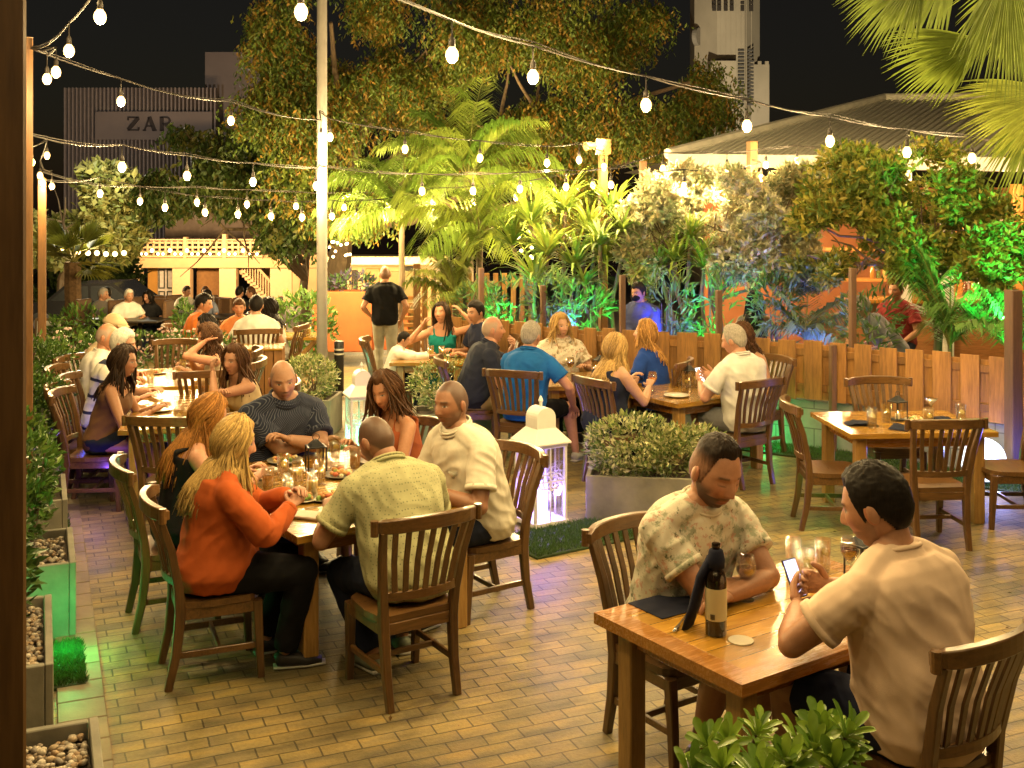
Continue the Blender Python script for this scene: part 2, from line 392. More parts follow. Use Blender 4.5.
    body.tube([nb - nt_ * .05 * s, nb + nt_ * .01 * s, hc + Rh @ V((0, -.022, -.07)) * hs, hc + Rh @ V((0, -.015, -.02)) * hs], [.07 * ar, .056 * ar, .054 * ar, .05 * ar], 14)
    for i in range(2):
        body.blob(sh[i], .056 * ar, 12, 8)
        body.tube([sh[i], sh[i].lerp(nb, .5) + nt_ * .012 * s, nb + nt_ * .015 * s], [.05 * ar, .05 * ar, .052 * ar], 10)
        body.tube([sh[i], sh[i].lerp(el[i], .3), sh[i].lerp(el[i], .7), el[i], el[i].lerp(wr[i], .25), el[i].lerp(wr[i], .6), wr[i]], [.056 * ar, .054 * ar, .046 * ar, .041 * ar, .044 * ar, .036 * ar, .026 * ar], 12)
        body.blob(el[i], .041 * ar, 10, 6)
        body.tube([hj[i], hj[i].lerp(kn[i], .5), kn[i]], [.09 * lr, .077 * lr, .056 * lr], 12); body.blob(kn[i], .057 * lr, 10, 6)
        body.tube([kn[i], kn[i].lerp(an[i], .3), kn[i].lerp(an[i], .7), an[i]], [.053 * lr, .056 * lr, .041 * lr, .033 * lr], 12)
        fd = V((.12 * (-1, 1)[i], 1, 0)).normalized(); az = an[i]
        body.tube([az + V((0, 0, .0)), az + fd * .0 - V((0, 0, .04 * s)), az + fd * .06 * s - V((0, 0, .052 * s)), az + fd * .15 * s - V((0, 0, .068 * s))], [(.032 * s, .034 * s), (.033 * s, .036 * s), (.04 * s, .03 * s), (.036 * s, .015 * s)], 10, side=(1, 0, 0))
    # ---- head, hands: dense surfaces that keep their own tints
    ex = MB(); na, ne = ((104, 88), (88, 74), (36, 32))[lod]; dirs = list(head_grid(na, ne)); pts = []; cols = []
    hcol = hair[1]; bc = brow or mul(hcol, .8); cheek = (min(1, skin[0] * 1.08), skin[1] * .86, skin[2] * .8); lip = (skin[0] * .82, skin[1] * .55, skin[2] * .55)
    for d in dirs:
        p = head_point(d, 1, fem); X = abs(p.x); Z = p.z; c = skin
        def mx(a, b, t): return tuple(lerp(i, j, t) for i, j in zip(a, b))
        if d.y > 0:
            c = mx(c, cheek, .6 * gs(X, .04, .022) * gs(Z, -.02, .025) + .4 * gs(X, 0, .015) * gs(Z, -.03, .015))
            if beard:
                b = sm(-.012, -.05, Z + .25 * max(0, X - .035) * -1) * sm(-.2, .1, d.y) * (1 - gs(p.x, 0, .019) * (gs(Z, -.066, .009)))
                if Z > -.05: b *= max(gs(Z, -.05, .008) * sm(.034, .026, X), sm(.046, .056, X))
                c = mx(c, beard[0], min(1, b * beard[1]))
            c = mx(c, lip, .85 * sm(.026, .020, X) * max(gs(Z, -.0605, .0042), gs(Z, -.0705, .0052)))
            c = mx(c, mul(lip, .35), .8 * sm(.024, .018, X) * gs(Z, -.0655, .0016))
            c = mx(c, bc, .85 * sm(.013, .018, X) * sm(.05, .043, X) * gs(Z, .0275 - .10 * max(0, X - .036), .0042))
            if eyes == 'open':
                ee = ((X - .031) / .0125) ** 2 + ((Z - .006) / .0058) ** 2
                if ee < 1: c = mx((.42, .38, .33), c, .25); c = mx(c, (.03, .02, .015), sm(.0068, .0045, math.hypot(X - .031, Z - .0065)))
                c = mx(c, (.04, .025, .02), .75 * sm(.018, .02, X) * sm(.046, .043, X) * gs(Z, .012 - 30 * (X - .031) ** 2, .0022))
            else:
                c = mx(c, (.05, .03, .025), .8 * sm(.017, .02, X) * sm(.047, .043, X) * gs(Z, .0005 + 12 * (X - .031) ** 2, .002)); c = mx(c, mul(skin, .8), .4 * gs(X, .031, .014) * gs(Z, .008, .006))
        if hair[0] in ('short', 'fade', 'buzz') or hair[0] == 'bald':
            azm = math.atan2(abs(d.x), d.y); zl = zline(azm, hair[2] if len(hair) > 2 else 0); k = sm(zl - .03, zl + .12, d.z)
            if hair[0] == 'bald': k *= .75 * sm(.75, .45, d.z)
            if hair[0] == 'buzz': k *= .88
            c = mx(c, hcol, .85 * k)
        pts.append(hc + Rh @ (p * hs)); cols.append(c)
    b0 = len(ex.v); ex.add(pts, grid_faces(na, ne)); ex.c[b0:] = cols
    for sd in (-1, 1):      # ears
        m3 = Rh @ Matrix.Rotation(R(-18) * sd, 3, 'Z') @ Matrix.Rotation(R(-10), 3, 'X'); cc = hc + Rh @ V((sd * .0735, -.006, -.004)) * hs
        ex.blob(cc, (.009 * hs, .019 * hs, .031 * hs), 10, 8, m3, col=cheek); ex.blob(cc + m3 @ V((sd * .005, -.004, -.0)) * hs, (.007 * hs, .017 * hs, .028 * hs), 8, 6, m3, col=skin)
    if hands:
        for i in range(2):
            d = (wr[i] - el[i]).normalized(); b0 = len(ex.v); hand(ex, wr[i], rot_to(d, V(pn[i]), -.15) if abs(d.dot(V(pn[i]))) < .95 else d, V(pn[i]), (-1, 1)[i], curl[i], s * (1 if not fem else .9), (9, 6, 5)[lod]); ex.c[b0:] = [mul(skin, 1.02)] * (len(ex.v) - b0)
    bo = body.build('body', SKIN, root, True); PENDING.append((bo, vox, 5, ex, skin, 0))
    # ---- clothes
    tk, tm = top[0], top[1]; tb = MB()
    if tk in ('tee', 'polo', 'shirt', 'blouse', 'long'):
        torso(tb, .02, -.15, .95 if tk != 'blouse' else .9); fr = .62 if tk in ('tee', 'polo', 'blouse') else 1.0
        if tk in ('shirt',): fr = .7
        for i in range(2):
            tb.blob(sh[i], .064 * ar, 12, 8); tb.tube([sh[i], sh[i].lerp(nb, .5) + nt_ * .008 * s, nb - nt_ * .005 * s], [.06 * ar, .06 * ar, .056 * ar], 10); e = sh[i].lerp(el[i], min(fr, 1)); tb.tube([sh[i], sh[i].lerp(e, .5), e], [.067 * ar, .069 * ar, .066 * ar + .008], 14)
            if tk == 'long':
                tb.blob(el[i], .058 * ar, 12, 8); tb.tube([el[i], el[i].lerp(wr[i], .45), el[i].lerp(wr[i], .88)], [.059 * ar, .056 * ar, .042 * ar], 14)
        if tk in ('polo', 'shirt'):
            x = sidev(1); f = nt_.cross(x)
            tb.tube([nb + nt_ * -.03 * s, nb + nt_ * .02 * s], [(.083 * ar, .076 * ar), (.072 * ar, .068 * ar)], 16, side=x)
        else: tb.tube([nb - nt_ * .05 * s, nb - nt_ * .015 * s, nb + nt_ * .012 * s], [(.105 * ar, .088 * ar), (.086 * ar, .077 * ar), (.074 * ar, .07 * ar)], 18, side=sidev(1))
    elif tk in ('tank', 'strap'):
        torso(tb, .012, -.14, .78, .97 if tk == 'tank' else .95)
        for i in (-1, 1):
            x = sidev(.8); a, _ = spine(.7); b, tn = spine(.93); y = tn.cross(x); dd = .115 * s * build
            w = (.03 if tk == 'tank' else .011) * s
            tb.tube([a + x * i * .085 * s + y * dd * .9, b + x * i * .095 * s + y * .05 * s, b + x * i * .10 * s - y * .02 * s, spine(.82)[0] + x * i * .09 * s - y * dd * .85, a + x * i * .08 * s - y * dd * .8], [(w, .012 * s)] * 5, 8, side=x)
    cf = MB()
    if tk in ('tee', 'blouse', 'long', 'polo', 'shirt') and lod < 2:
        x = sidev(1); f = nt_.cross(x)
        c0 = nb + nt_ * .008 * s; k0 = 1.0 if tk not in ('polo', 'shirt') else 1.06
        for q_, tr in (((0, .0075),) if k0 == 1 else ((0, .009), (.016, .007))): cf.tube([c0 + nt_ * q_ * s + x * .077 * ar * k0 * math.cos(a) + f * (.073 * ar * k0 * math.sin(a)) - nt_ * .018 * s * max(0, math.sin(a)) for a in [i * math.pi / 14 for i in range(29)]], tr * s, 7, cap=False)
        cf.build('collar', tm, root, True)
        for i in range(2):
            if tk == 'long': a_, e_, r_ = el[i].lerp(wr[i], .8), el[i].lerp(wr[i], .9), .043 * ar
            else: e_ = sh[i].lerp(el[i], .62 if tk != 'shirt' else .7); a_ = sh[i].lerp(e_, .8); r_ = .068 * ar + .008
            d_ = (e_ - a_).normalized(); c_ = MB(); c_.tube([e_ - d_ * .02 * s, e_ + d_ * .004 * s], r_ * 1.02, 18); c_.build('cuff', tm, root, True)
    to = tb.build('top', tm, root, True); PENDING.append((to, vox, 4, None, None, .0085 if tk != 'tank' else .004)); to['neck'] = nb.z - .02
    if bottom[1] is not None:
        lb = MB(); torso(lb, .007, -.17, .06); bk = bottom[0]
        if bk == 'skirt':
            lb.tube([hip + V((0, .02, -.01)), hip + V((0, .2, -.0)), kn[0].lerp(kn[1], .5) + V((0, .02, 0))], [(.19 * s * build, .105 * s), (.185 * s * build, .095 * s), (.17 * s, .075 * s)], 18, side=(1, 0, 0))
            if not stand: lb.tube([kn[0].lerp(kn[1], .5) + V((0, 0, .01)), kn[0].lerp(kn[1], .5) + V((0, .01, -.16))], [(.17 * s, .07 * s), (.18 * s, .06 * s)], 16, side=(1, 0, 0))
        else:
            for i in range(2):
                e = .86 if bk == 'short' else 1
                lb.tube([hj[i], hj[i].lerp(kn[i], .5), hj[i].lerp(kn[i], e)], [.105 * lr, .092 * lr, (.078 if bk == 'short' else .068) * lr], 14)
                if bk != 'short':
                    lb.blob(kn[i], .069 * lr, 12, 8); e2 = .97 if bk == 'long' else .75
                    r2 = (.066, .064, .052) if bk == 'long' else (.062, .061, .046)
                    lb.tube([kn[i], kn[i].lerp(an[i], .45), kn[i].lerp(an[i], e2)], [q * lr for q in r2], 14)
        lo = lb.build('trousers' if bk != 'skirt' else 'skirt', bottom[1], root, True); PENDING.append((lo, vox, 4, None, None, .005))
    if shoes is not None:
        for i in range(2):
            fd = V((.12 * (-1, 1)[i], 1, 0)).normalized(); z = an[i].z; b = an[i]; smb = MB()
            hgt = z - feet[i][2]
            smb.tube([b - fd * .045 * s + V((0, 0, -hgt * .5)), b - fd * .02 * s + V((0, 0, -hgt * .42)), b + fd * .04 * s + V((0, 0, -hgt * .5)), b + fd * .11 * s + V((0, 0, -hgt * .66)), b + fd * .18 * s + V((0, 0, -hgt * .72))],
                     [(.03 * s, .035 * s), (.039 * s, hgt * .52), (.045 * s, hgt * .47), (.047 * s, hgt * .32), (.03 * s, hgt * .22)], 12, side=(1, 0, 0))
            smb.tube([b - fd * .055 * s + V((0, 0, -hgt + .011)), b + fd * .05 * s + V((0, 0, -hgt + .011)), b + fd * .12 * s + V((0, 0, -hgt + .011)), b + fd * .2 * s + V((0, 0, -hgt + .011))], [(.034 * s, .011), (.042 * s, .011), (.048 * s, .011), (.03 * s, .011)], 12, side=(1, 0, 0), m=1)
            smb.build('shoe', [shoes, M('shoe sole', (.35, .33, .28), .7)], root, True)
    # ---- hair
    hk = hair[0]; rec = hair[2] if len(hair) > 2 and hk in ('short', 'fade') else 0; hb = MB()
    rnd = random.Random(hash(label) % 9999 if False else sum(map(ord, label)))
    if hk in ('short', 'fade', 'long', 'tied', 'bob', 'curly'):
        hn, he = ((110, 84), (64, 48), (36, 28))[lod]; dd = list(head_grid(hn, he)); vs = []; ok = []; hc_ = []
        for d in dd:
            azm = math.atan2(abs(d.x), d.y); k = (d.z - zline(azm, rec)) / .16; kk = sm(-.1, 1, k)
            tck = {'short': .017, 'fade': .016, 'long': .02, 'tied': .014, 'bob': .024, 'curly': .03}[hk]
            if hk == 'fade': kk *= .12 + .88 * sm(.35, .8, d.z)
            if hk in ('short',): kk *= .45 + .55 * sm(.0, .6, d.z)
            nz = noise.noise(V((d.x * 9 + len(label), d.y * 9, d.z * 5))) * .22 + noise.noise(V((d.x * 34, d.y * 34, d.z * 14))) * .22
            if hk == 'curly': nz *= 1.6
            off = tck * kk * (1 + nz) + (.0012 if k > -.05 else -.004)
            p = head_point(d, 1, fem); p = p + p.normalized() * off; vs.append(hc + Rh @ (p * hs)); ok.append(k > -.12); q = 1 + .35 * nz + .15 * (rnd.random() - .5); fk = (1 - sm(.3, .68, d.z)) * .8 if hk == 'fade' else 0; hc_.append(tuple(lerp(a_ * q, b_ * .55, fk) for a_, b_ in zip(hcol, skin)))
        fs = [f for f in grid_faces(hn, he) if all(ok[i] for i in f)]; b0 = len(hb.v); hb.add(vs, fs); hb.c[b0:] = hc_
    if hk in ('long', 'bob', 'tied', 'curly'):
        nl = {'long': (850, 300, 90), 'bob': (600, 240, 80), 'tied': (40, 30, 16), 'curly': (360, 240, 80)}[hk][lod]; LL = (hair[2] if len(hair) > 2 else .3) * s
        for q in range(nl):
            sg = rnd.choice((-1, 1)); azm = rnd.uniform(1.12 if hk == 'long' else .9, math.pi); e0 = rnd.uniform(.15, 1.3); zl = zline(azm) - (.2 if azm < 1.7 else 0); path = []
            off = rnd.uniform(.012, .032) if hk != 'tied' else .016; m_ = 6
            for k in range(m_):
                z = lerp(math.cos(e0), zl, k / (m_ - 1)); r_ = math.sqrt(max(0, 1 - z * z)); az_ = lerp(azm * .75, azm, k / (m_ - 1)) * sg; d = V((r_ * math.sin(az_), r_ * math.cos(az_), z)); p = head_point(d, 1, fem); p = p + p.normalized() * off; path.append(hc + Rh @ (p * hs))
            if hk == 'tied':
                knot = hc + Rh @ V((0, -.105, -.01)) * hs; path = path[:4] + [path[4].lerp(knot, .6), knot]
                path += [knot + V((rnd.uniform(-.03, .03), -.03, -k * .05)) * s for k in range(1, max(2, int(LL / .05)))]
            else:
                st = 9; p = path[-1].copy(); jx, jy = rnd.uniform(-.024, .024), rnd.uniform(-.024, .024); L2 = LL * rnd.uniform(.6, 1.12); ph = rnd.uniform(0, 6)
                for k in range(st):
                    p = p + V((jx * .35, jy * .35 - .004, -L2 / st))
                    if hk == 'curly': p = p + V((math.sin(ph + k * 1.7), math.cos(ph + k * 1.7), 0)) * .011
                    dz_ = nb.z + .03 * s - p.z; tq = max(0, min(1, (p.z - hip.z) / max(.01, nb.z - hip.z))); c = spine(tq)[0]
                    rx_ = min(.112, .078 + max(0, dz_) * 1.05) * s * build; ry_ = min(.14, .075 + max(0, dz_) * .6) * s * build + belly * .2; qv = V(((p.x - c.x) / rx_, (p.y - c.y) / ry_, 0))
                    if qv.length < 1: qv = qv.normalized() if qv.length > .01 else V((0, -1, 0)); p = V((c.x + qv.x * rx_, c.y + qv.y * ry_, p.z))
                    path.append(p.copy())
            n_ = len(path); w0 = rnd.uniform(.0026, .0058) * hs * (1, 1.3, 2.2)[lod]
            hb.tube(path, [(w0 * (.6 + .6 * math.sin(math.pi * min(1, .15 + .8 * i / n_))), w0 * .55 * (1 - .5 * i / n_)) for i in range(n_)], 5, col=mul(hcol, rnd.uniform(.6, 1.45)))
    if hb.v: hb.build('hair', HAIR, root, True)
    if hk == 'cap':
        cb = MB(); dd = list(head_grid(48, 36)); vs = []; ok = []
        for d in dd:
            p = head_point(d, 1.0); k = d.z - .38; p = p + p.normalized() * (.02 if k > 0 else .008) + V((0, .02 * sm(.2, 1, d.y) * sm(.8, .3, d.z), 0)); vs.append(hc + Rh @ (p * hs)); ok.append(d.z > .3)
        cb.add(vs, [f for f in grid_faces(48, 36) if all(ok[i] for i in f)])
        cb.tube([hc + Rh @ V((x * .07, .07 + .055 * (1 - x * x), .045 + .0 * x)) * hs for x in (-1, -.5, 0, .5, 1)], [(.016 * hs, .004)] * 5, 8, side=Rh @ V((0, 1, -.3)))
        cb.build('cap', cloth('tan cap cloth', (.5, .38, .22)), root, True)
    if glasses:
        gb = MB()
        for sd in (-1, 1):
            c = hc + Rh @ V((sd * .031, .098, .006)) * hs; gb.tube([c + Rh @ V((.02 * math.cos(a), 0, .016 * math.sin(a))) * hs for a in [i * math.pi / 6 for i in range(13)]], .0016, 5)
            gb.tube([c + Rh @ V((sd * .02, 0, .006)) * hs, hc + Rh @ V((sd * .076, .0, .008)) * hs], .0016, 5)
        gb.tube([hc + Rh @ V((-.011, .1, .008)) * hs, hc + Rh @ V((.011, .1, .008)) * hs], .0016, 5); gb.build('glasses', M('dark frame', (.02, .02, .02), .3), root, True)
    wm = Matrix.Translation(root.location) @ Matrix.Rotation(ang, 4, 'Z')
    return dict(root=root, wl=wm @ wr[0], wr=wm @ wr[1], dl=(wr[0] - el[0]).normalized(), dr=(wr[1] - el[1]).normalized(), m=wm, head=wm @ hc)
def fuse_all():
    """fuse every limb, torso and sleeve loft into one continuous skin"""
    for (o, vox, it, ex, skin, wr) in PENDING:
        m = o.modifiers.new('r', 'REMESH'); m.mode = 'VOXEL'; m.voxel_size = vox; m.use_smooth_shade = True
        m2 = o.modifiers.new('s', 'SMOOTH'); m2.factor = .5; m2.iterations = it
    dg = bpy.context.evaluated_depsgraph_get(); dg.update()
    for (o, vox, it, ex, skin, wr) in PENDING:
        me = bpy.data.meshes.new_from_object(o.evaluated_get(dg)); mats = list(o.data.materials); mb = MB(); n = len(me.vertices)
        co = [0.] * (3 * n); me.vertices.foreach_get('co', co); no = [0.] * (3 * n); me.vertex_normals.foreach_get('vector', no)
        vs = []; seed = sum(map(ord, o.parent['label'])) * .37; nz_ = o.get('neck', 9.)
        if 'neck' in o: del o['neck']
        for i in range(n):
            p = V(co[3 * i:3 * i + 3])
            if wr:
                k = .9 * noise.noise(V((p.x * 6 + seed, p.y * 6, p.z * 8 + p.x * 5))) + .9 * (.5 - 2 * abs(noise.noise(V((p.x * 7 + seed, p.y * 7, p.z * 13 - p.y * 8 + p.x * 6))))); p = p + V(no[3 * i:3 * i + 3]) * (wr * (.25 + k * sm(nz_ + .02, nz_ - .1, p.z)))
            vs.append(p)
        mb.add(vs, [tuple(f.vertices) for f in me.polygons], col=skin or (1, 1, 1))
        if ex is not None: mb.add(ex.v, ex.f); mb.c[n:] = ex.c
        o.modifiers.clear(); o.data = mb.mesh(o.name, mats, True); bpy.data.meshes.remove(me)
# ================================================================ FURNITURE
TEAK_Z = wood('teak upright', (.045, .021, .008), (.15, .072, .022), 'z', .32, .35)
TEAK_X = wood('teak level', (.05, .023, .008), (.165, .08, .024), 'x', .30, .35)
PINE_T = wood('varnished table top', (.30, .135, .016), (.54, .29, .042), 'x', .22, .6, plank=1, grain=7)
PINE_E = wood('varnished table edge', (.24, .09, .012), (.42, .18, .03), 'x', .24, .6)
PINE_Z = wood('varnished table leg', (.22, .115, .03), (.44, .25, .078), 'z', .3, .4)
def make_chair(label, loc, rot, group):
    t = thing('wooden_chair', label, 'chair', loc, rot, group)
    b = MB(); pl = []
    for i in range(13):
        a = math.pi * i / 12; pl.append((.215 * math.cos(a) * (1 if i not in (0, 12) else .99), .12 + .11 * math.sin(a)))
    pl += [(-.225, -.05), (-.2, -.2), (.2, -.2), (.225, -.05)]
    b.prism(pl, .405, .438); b.build('seat', TEAK_X, t)
    b = MB(); b.tube([(-.195, -.19, .375), (-.2, .17, .375)], (.011, .028), rect=True, side=(1, 0, 0)); b.tube([(.195, -.19, .375), (.2, .17, .375)], (.011, .028), rect=True, side=(1, 0, 0))
    b.tube([(-.19, .185, .375), (.19, .185, .375)], (.028, .011), rect=True, side=(0, 0, 1)); b.tube([(-.18, -.195, .375), (.18, -.195, .375)], (.028, .011), rect=True, side=(0, 0, 1)); b.build('apron', TEAK_X, t)
    for sx in (-1, 1):
        b = MB(); b.tube([(sx * .19, .205, 0), (sx * .19, .195, .2), (sx * .195, .185, .403)], [(.018, .018), (.021, .021), (.024, .024)], rect=True, side=(1, 0, 0)); b.build('front_leg', TEAK_Z, t)
        b = MB(); b.tube([(sx * .185, -.255, 0), (sx * .187, -.215, .18), (sx * .19, -.195, .38), (sx * .2, -.205, .52), (sx * .222, -.245, .72), (sx * .243, -.30, .885)],
                         [(.018, .019), (.021, .022), (.023, .026), (.021, .023), (.019, .02), (.017, .017)], rect=True, side=(1, 0, 0)); b.build('back_post', TEAK_Z, t)
        b = MB(); b.tube([(sx * .19, .19, .17), (sx * .188, -.21, .17)], (.009, .016), rect=True, side=(1, 0, 0)); b.build('stretcher', TEAK_X, t)
    b = MB(); b.tube([(-.18, 0, .172), (.18, 0, .172)], (.014, .009), rect=True, side=(0, 0, 1)); b.build('stretcher', TEAK_X, t)
    arc = lambda x, w, y0, d: (x, y0 - d * (1 - (x / w) ** 2), 0)
    b = MB(); P = []; Q = []
    for i in range(15):
        x = lerp(-.285, .285, i / 14); y = -.285 - .075 * (1 - (x / .285) ** 2) + .02 * max(0, abs(x) - .22) / .065; e = 1 - .35 * sm(.23, .285, abs(x)); P.append((x, y, .905 + .012 * (1 - (x / .285) ** 2))); Q.append((.019 * e, .034 * e))
    b.tube(P, Q, rect=True, side=(0, 1, 0))
    for sx in (-1, 1): b.tube([(sx * .285, -.29, .868), (sx * .285, -.29, .942)], .019, 10)
    b.build('top_rail', TEAK_X, t)
    b = MB(); P = []
    for i in range(11):
        x = lerp(-.195, .195, i / 10); P.append((x, -.215 - .045 * (1 - (x / .195) ** 2), .545))
    b.tube(P, (.011, .021), rect=True, side=(0, 1, 0)); b.build('lower_rail', TEAK_X, t)
    for i in range(7):
        q = (i - 3) / 3; x0 = q * .15; x1 = q * .19; b = MB()
        y0 = -.215 - .045 * (1 - (x0 / .195) ** 2); y1 = -.285 - .075 * (1 - (x1 / .285) ** 2) + .002
        b.tube([(x0, y0, .555), ((x0 + x1) / 2, (y0 + y1) / 2 + .012, .72), (x1, y1, .89)], (.0145, .006), rect=True, side=(1, 0, 0)); b.build('slat', TEAK_Z, t)
    return t
CH = [None]
def chair(label, x, y, f, group='slatted wooden chairs', z=None):
    z = gz(y) if z is None else z; r = rz(f[0], f[1])
    if CH[0] is None: CH[0] = make_chair(label, (x, y, z), r, group); return CH[0]
    return dup(CH[0], (x, y, z), r, label, group)
def table(label, c, rot, L, Wd, h=.72, leg=.085, inset=.07, group='varnished wooden tables', frame=False):
    t = thing('dining_table', label, 'table', (c[0], c[1], gz(c[1])), rot, group)
    b = MB(); fr = .1 if frame else 0
    b.box((0, 0, h - .021), (L - 2 * fr, Wd - 2 * fr, .04), ch=.002)
    b.build('tabletop', PINE_T, t)
    if frame:
        for s in (-1, 1):
            b = MB(); b.prism([(-L / 2 * s, s * Wd / 2), (-(L / 2 - fr) * s, s * (Wd / 2 - fr)), ((L / 2 - fr) * s, s * (Wd / 2 - fr)), (L / 2 * s, s * Wd / 2)], h - .047, h)
            b.build('border_board', PINE_E, t)
        for s in (-1, 1):
            b = MB(); b.prism([(s * (L / 2), -s * (Wd / 2)), (s * L / 2, s * Wd / 2), (s * (L / 2 - fr), s * (Wd / 2 - fr)), (s * (L / 2 - fr), -s * (Wd / 2 - fr))], h - .0465, h - .0005)
            b.build('border_board', PINE_E, t)
    b = MB(); a = inset + leg * .5
    for s in (-1, 1):
        b.box((0, s * (Wd / 2 - a), h - .085), (L - 2 * a - leg, .025, .085)); b.box((s * (L / 2 - a), 0, h - .085), (.025, Wd - 2 * a - leg, .085))
    b.build('apron', PINE_E, t)
    for sx in (-1, 1):
        for sy in (-1, 1):
            b = MB(); b.box((sx * (L / 2 - a), sy * (Wd / 2 - a), (h - .0425) / 2), (leg, leg, h - .0425), ch=.006); b.build('leg', PINE_Z, t)
    return t
GLASS = thin_glass('clear glass', (1, 1, 1), .16); LIQ = M('amber drink', (.32, .11, .02), .05, 0); WATER = thin_glass('iced water', (.985, .975, .94), .1); LEMON = M('lemon slice', (.7, .5, .08), .4); WINE = M('red wine', (.06, .005, .008), .05, 0); BLACKM = M('black lacquered metal', (.012, .012, .013), .35)
def put(name, label, cat, p, rot=0, group=None): return thing(name, label, cat, p, rot, group)
def tumbler(label, p, drink='water', h=.135, r=.036):
    t = put('tumbler', label, 'glass', p, random.random(), 'drinking glasses on the tables')
    MB().lathe([(r * .78, 0), (r * .82, .004), (r, h), (r * .955, h), (r * .76, .012), (0, .011)], 18).build('glass_wall', GLASS, t, True)
    if drink:
        m = {'water': WATER, 'amber': LIQ, 'juice': LEMON}[drink]; MB().lathe([(0, .013), (r * .72, .0135), (r * .87, h * .62), (0, h * .62)], 16).build('drink', m, t, True)
        if drink == 'water':
            b = MB(); b.box((.006, 0, h * .5), (.026, .026, .026), .4, .005); b.box((-.01, .008, h * .34), (.024, .024, .024), 1.1, .005); b.build('ice', GLASS, t)
            b = MB(); b.lathe([(0, 0), (.02, .001), (.02, .006), (0, .007)], 12, (.006, -.004, h * .58), Matrix.Rotation(.9, 3, 'X')); b.build('lemon_slice', LEMON, t)
    return t
def stemmed(label, p, kind='wine'):
    t = put('wine_glass' if kind != 'martini' else 'martini_glass', label, 'glass', p, 0, 'stemmed glasses on the tables')
    if kind == 'martini':
        MB().lathe([(.036, 0), (.036, .003), (.005, .008), (.0038, .09), (.006, .1), (.056, .165), (.054, .165), (.004, .104), (0, .104)], 20).build('glass_wall', GLASS, t, True)
        MB().lathe([(0, .107), (.046, .153), (0, .153)], 18).build('drink', M('pale cocktail', (.62, .58, .46), .2), t, True); return t
    MB().lathe([(.036, 0), (.036, .003), (.005, .008), (.0038, .075), (.02, .09), (.042, .125), (.044, .15), (.035, .195), (.0335, .195), (.042, .15), (.04, .126), (.018, .093), (0, .09)], 20).build('glass_wall', GLASS, t, True)
    if kind != 'empty': MB().lathe([(0, .093), (.018, .096), (.038, .126), (.0395, .14), (0, .14)], 18).build('drink', WINE if kind == 'wine' else M('orange spritz', (.75, .22, .03), .1), t, True)
    return t
def candle_lantern(label, p, rot=.4, s=1., lit=True):
    t = put('table_lantern', label, 'lantern', p, rot, 'small black table lanterns'); b = MB(); w = .052 * s; h = .15 * s
    b.box((0, 0, .006), (2.2 * w, 2.2 * w, .012)); b.box((0, 0, h), (2.2 * w, 2.2 * w, .01))
    for x in (-1, 1):
        for y in (-1, 1): b.box((x * w, y * w, h / 2), (.009, .009, h))
    b.lathe([(1.25 * w, h + .005), (.5 * w, h + .035), (.3 * w, h + .045), (0, h + .05)], 4, m3=Matrix.Rotation(R(45), 3, 'Z')); b.build('frame', BLACKM, t)
    b = MB(); b.tube([(.022 * math.cos(a), 0, h + .06 + .022 * math.sin(a)) for a in [i * math.pi / 6 for i in range(13)]], .0025, 5); b.build('handle', BLACKM, t)
    MB().lathe([(.02, .0125), (.02, .05), (0, .05)], 12).build('candle', M('cream candle', (.75, .65, .45), .5), t)
    MB().blob((0, 0, .065), (.006, .006, .013), 6, 5).build('flame', glow('candle flame', (1, .6, .2), 14), t)
    return t
FOODM = attr_mat('food', .5, .4, 80, bmp=.5)
def plate(label, p, food=True, r=.115, col=(.7, .66, .58), seed=0):
    t = put('plate', label, 'plate', p, 0, 'plates on the tables'); rr = random.Random(seed)
    MB().lathe([(r * .55, 0), (r, .014), (r, .018), (r * .62, .006), (0, .006)], 24).build('dish', M('glazed plate %.2f' % col[0], col, .2, .03), t, True)
    if food:
        b = MB()
        for i in range(26):
            a = rr.uniform(0, 6.28); q = rr.random() ** .7 * r * .6; c = rr.choice(((.5, .28, .08), (.42, .2, .06), (.6, .42, .16), (.16, .26, .05), (.65, .55, .35), (.45, .1, .04)))
            b.blob((q * math.cos(a), q * math.sin(a), .014 + .02 * rr.random()), (rr.uniform(.012, .024), rr.uniform(.012, .024), rr.uniform(.008, .018)), 7, 5, Matrix.Rotation(a, 3, 'Z'), col=c)
        b.build('food', FOODM, t, True)
    return t
NAVY = cloth('navy napkin cloth', (.012, .014, .03))
def napkin(label, p, rot=0, s=1.0):
    b = MB(); n = 9
    vs = [(lerp(-.1, .1, i / n) * s, lerp(-.06, .06, j / n) * s, .004 + .03 * s * max(0, (1 - (2 * i / n - 1) ** 2)) * (.5 + .5 * noise.noise(V((i * .8 + p[0] * 7, j * .8, p[1]))))) for i in range(n + 1) for j in range(n + 1)]
    vs2 = [(x, y, 0) for x, y, z in vs]; m = n + 1
    fs = [(i * m + j, i * m + j + 1, (i + 1) * m + j + 1, (i + 1) * m + j)[::-1] for i in range(n) for j in range(n)]; k = len(vs)
    b.add(vs + vs2, fs + [tuple(q + k for q in f[::-1]) for f in fs] + [(i, i + 1, i + 1 + k, i + k) for i in range(n)])
    return tag(b.build('napkin', NAVY, None, True, p, rot), label, 'napkin', group='navy napkins')
def phone(label, p, rot, col=(.02, .02, .022)):
    t = put('phone', label, 'phone', p, rot); MB().box((0, 0, .0045), (.075, .15, .009), ch=.003).build('case', M('phone case %.2f' % col[2], col, .35), t); MB().box((0, 0, .0095), (.066, .138, .001), ch=.0003).build('screen', M('dark phone screen', (.01, .01, .012), .08), t); return t
def cubes(label, p): return None

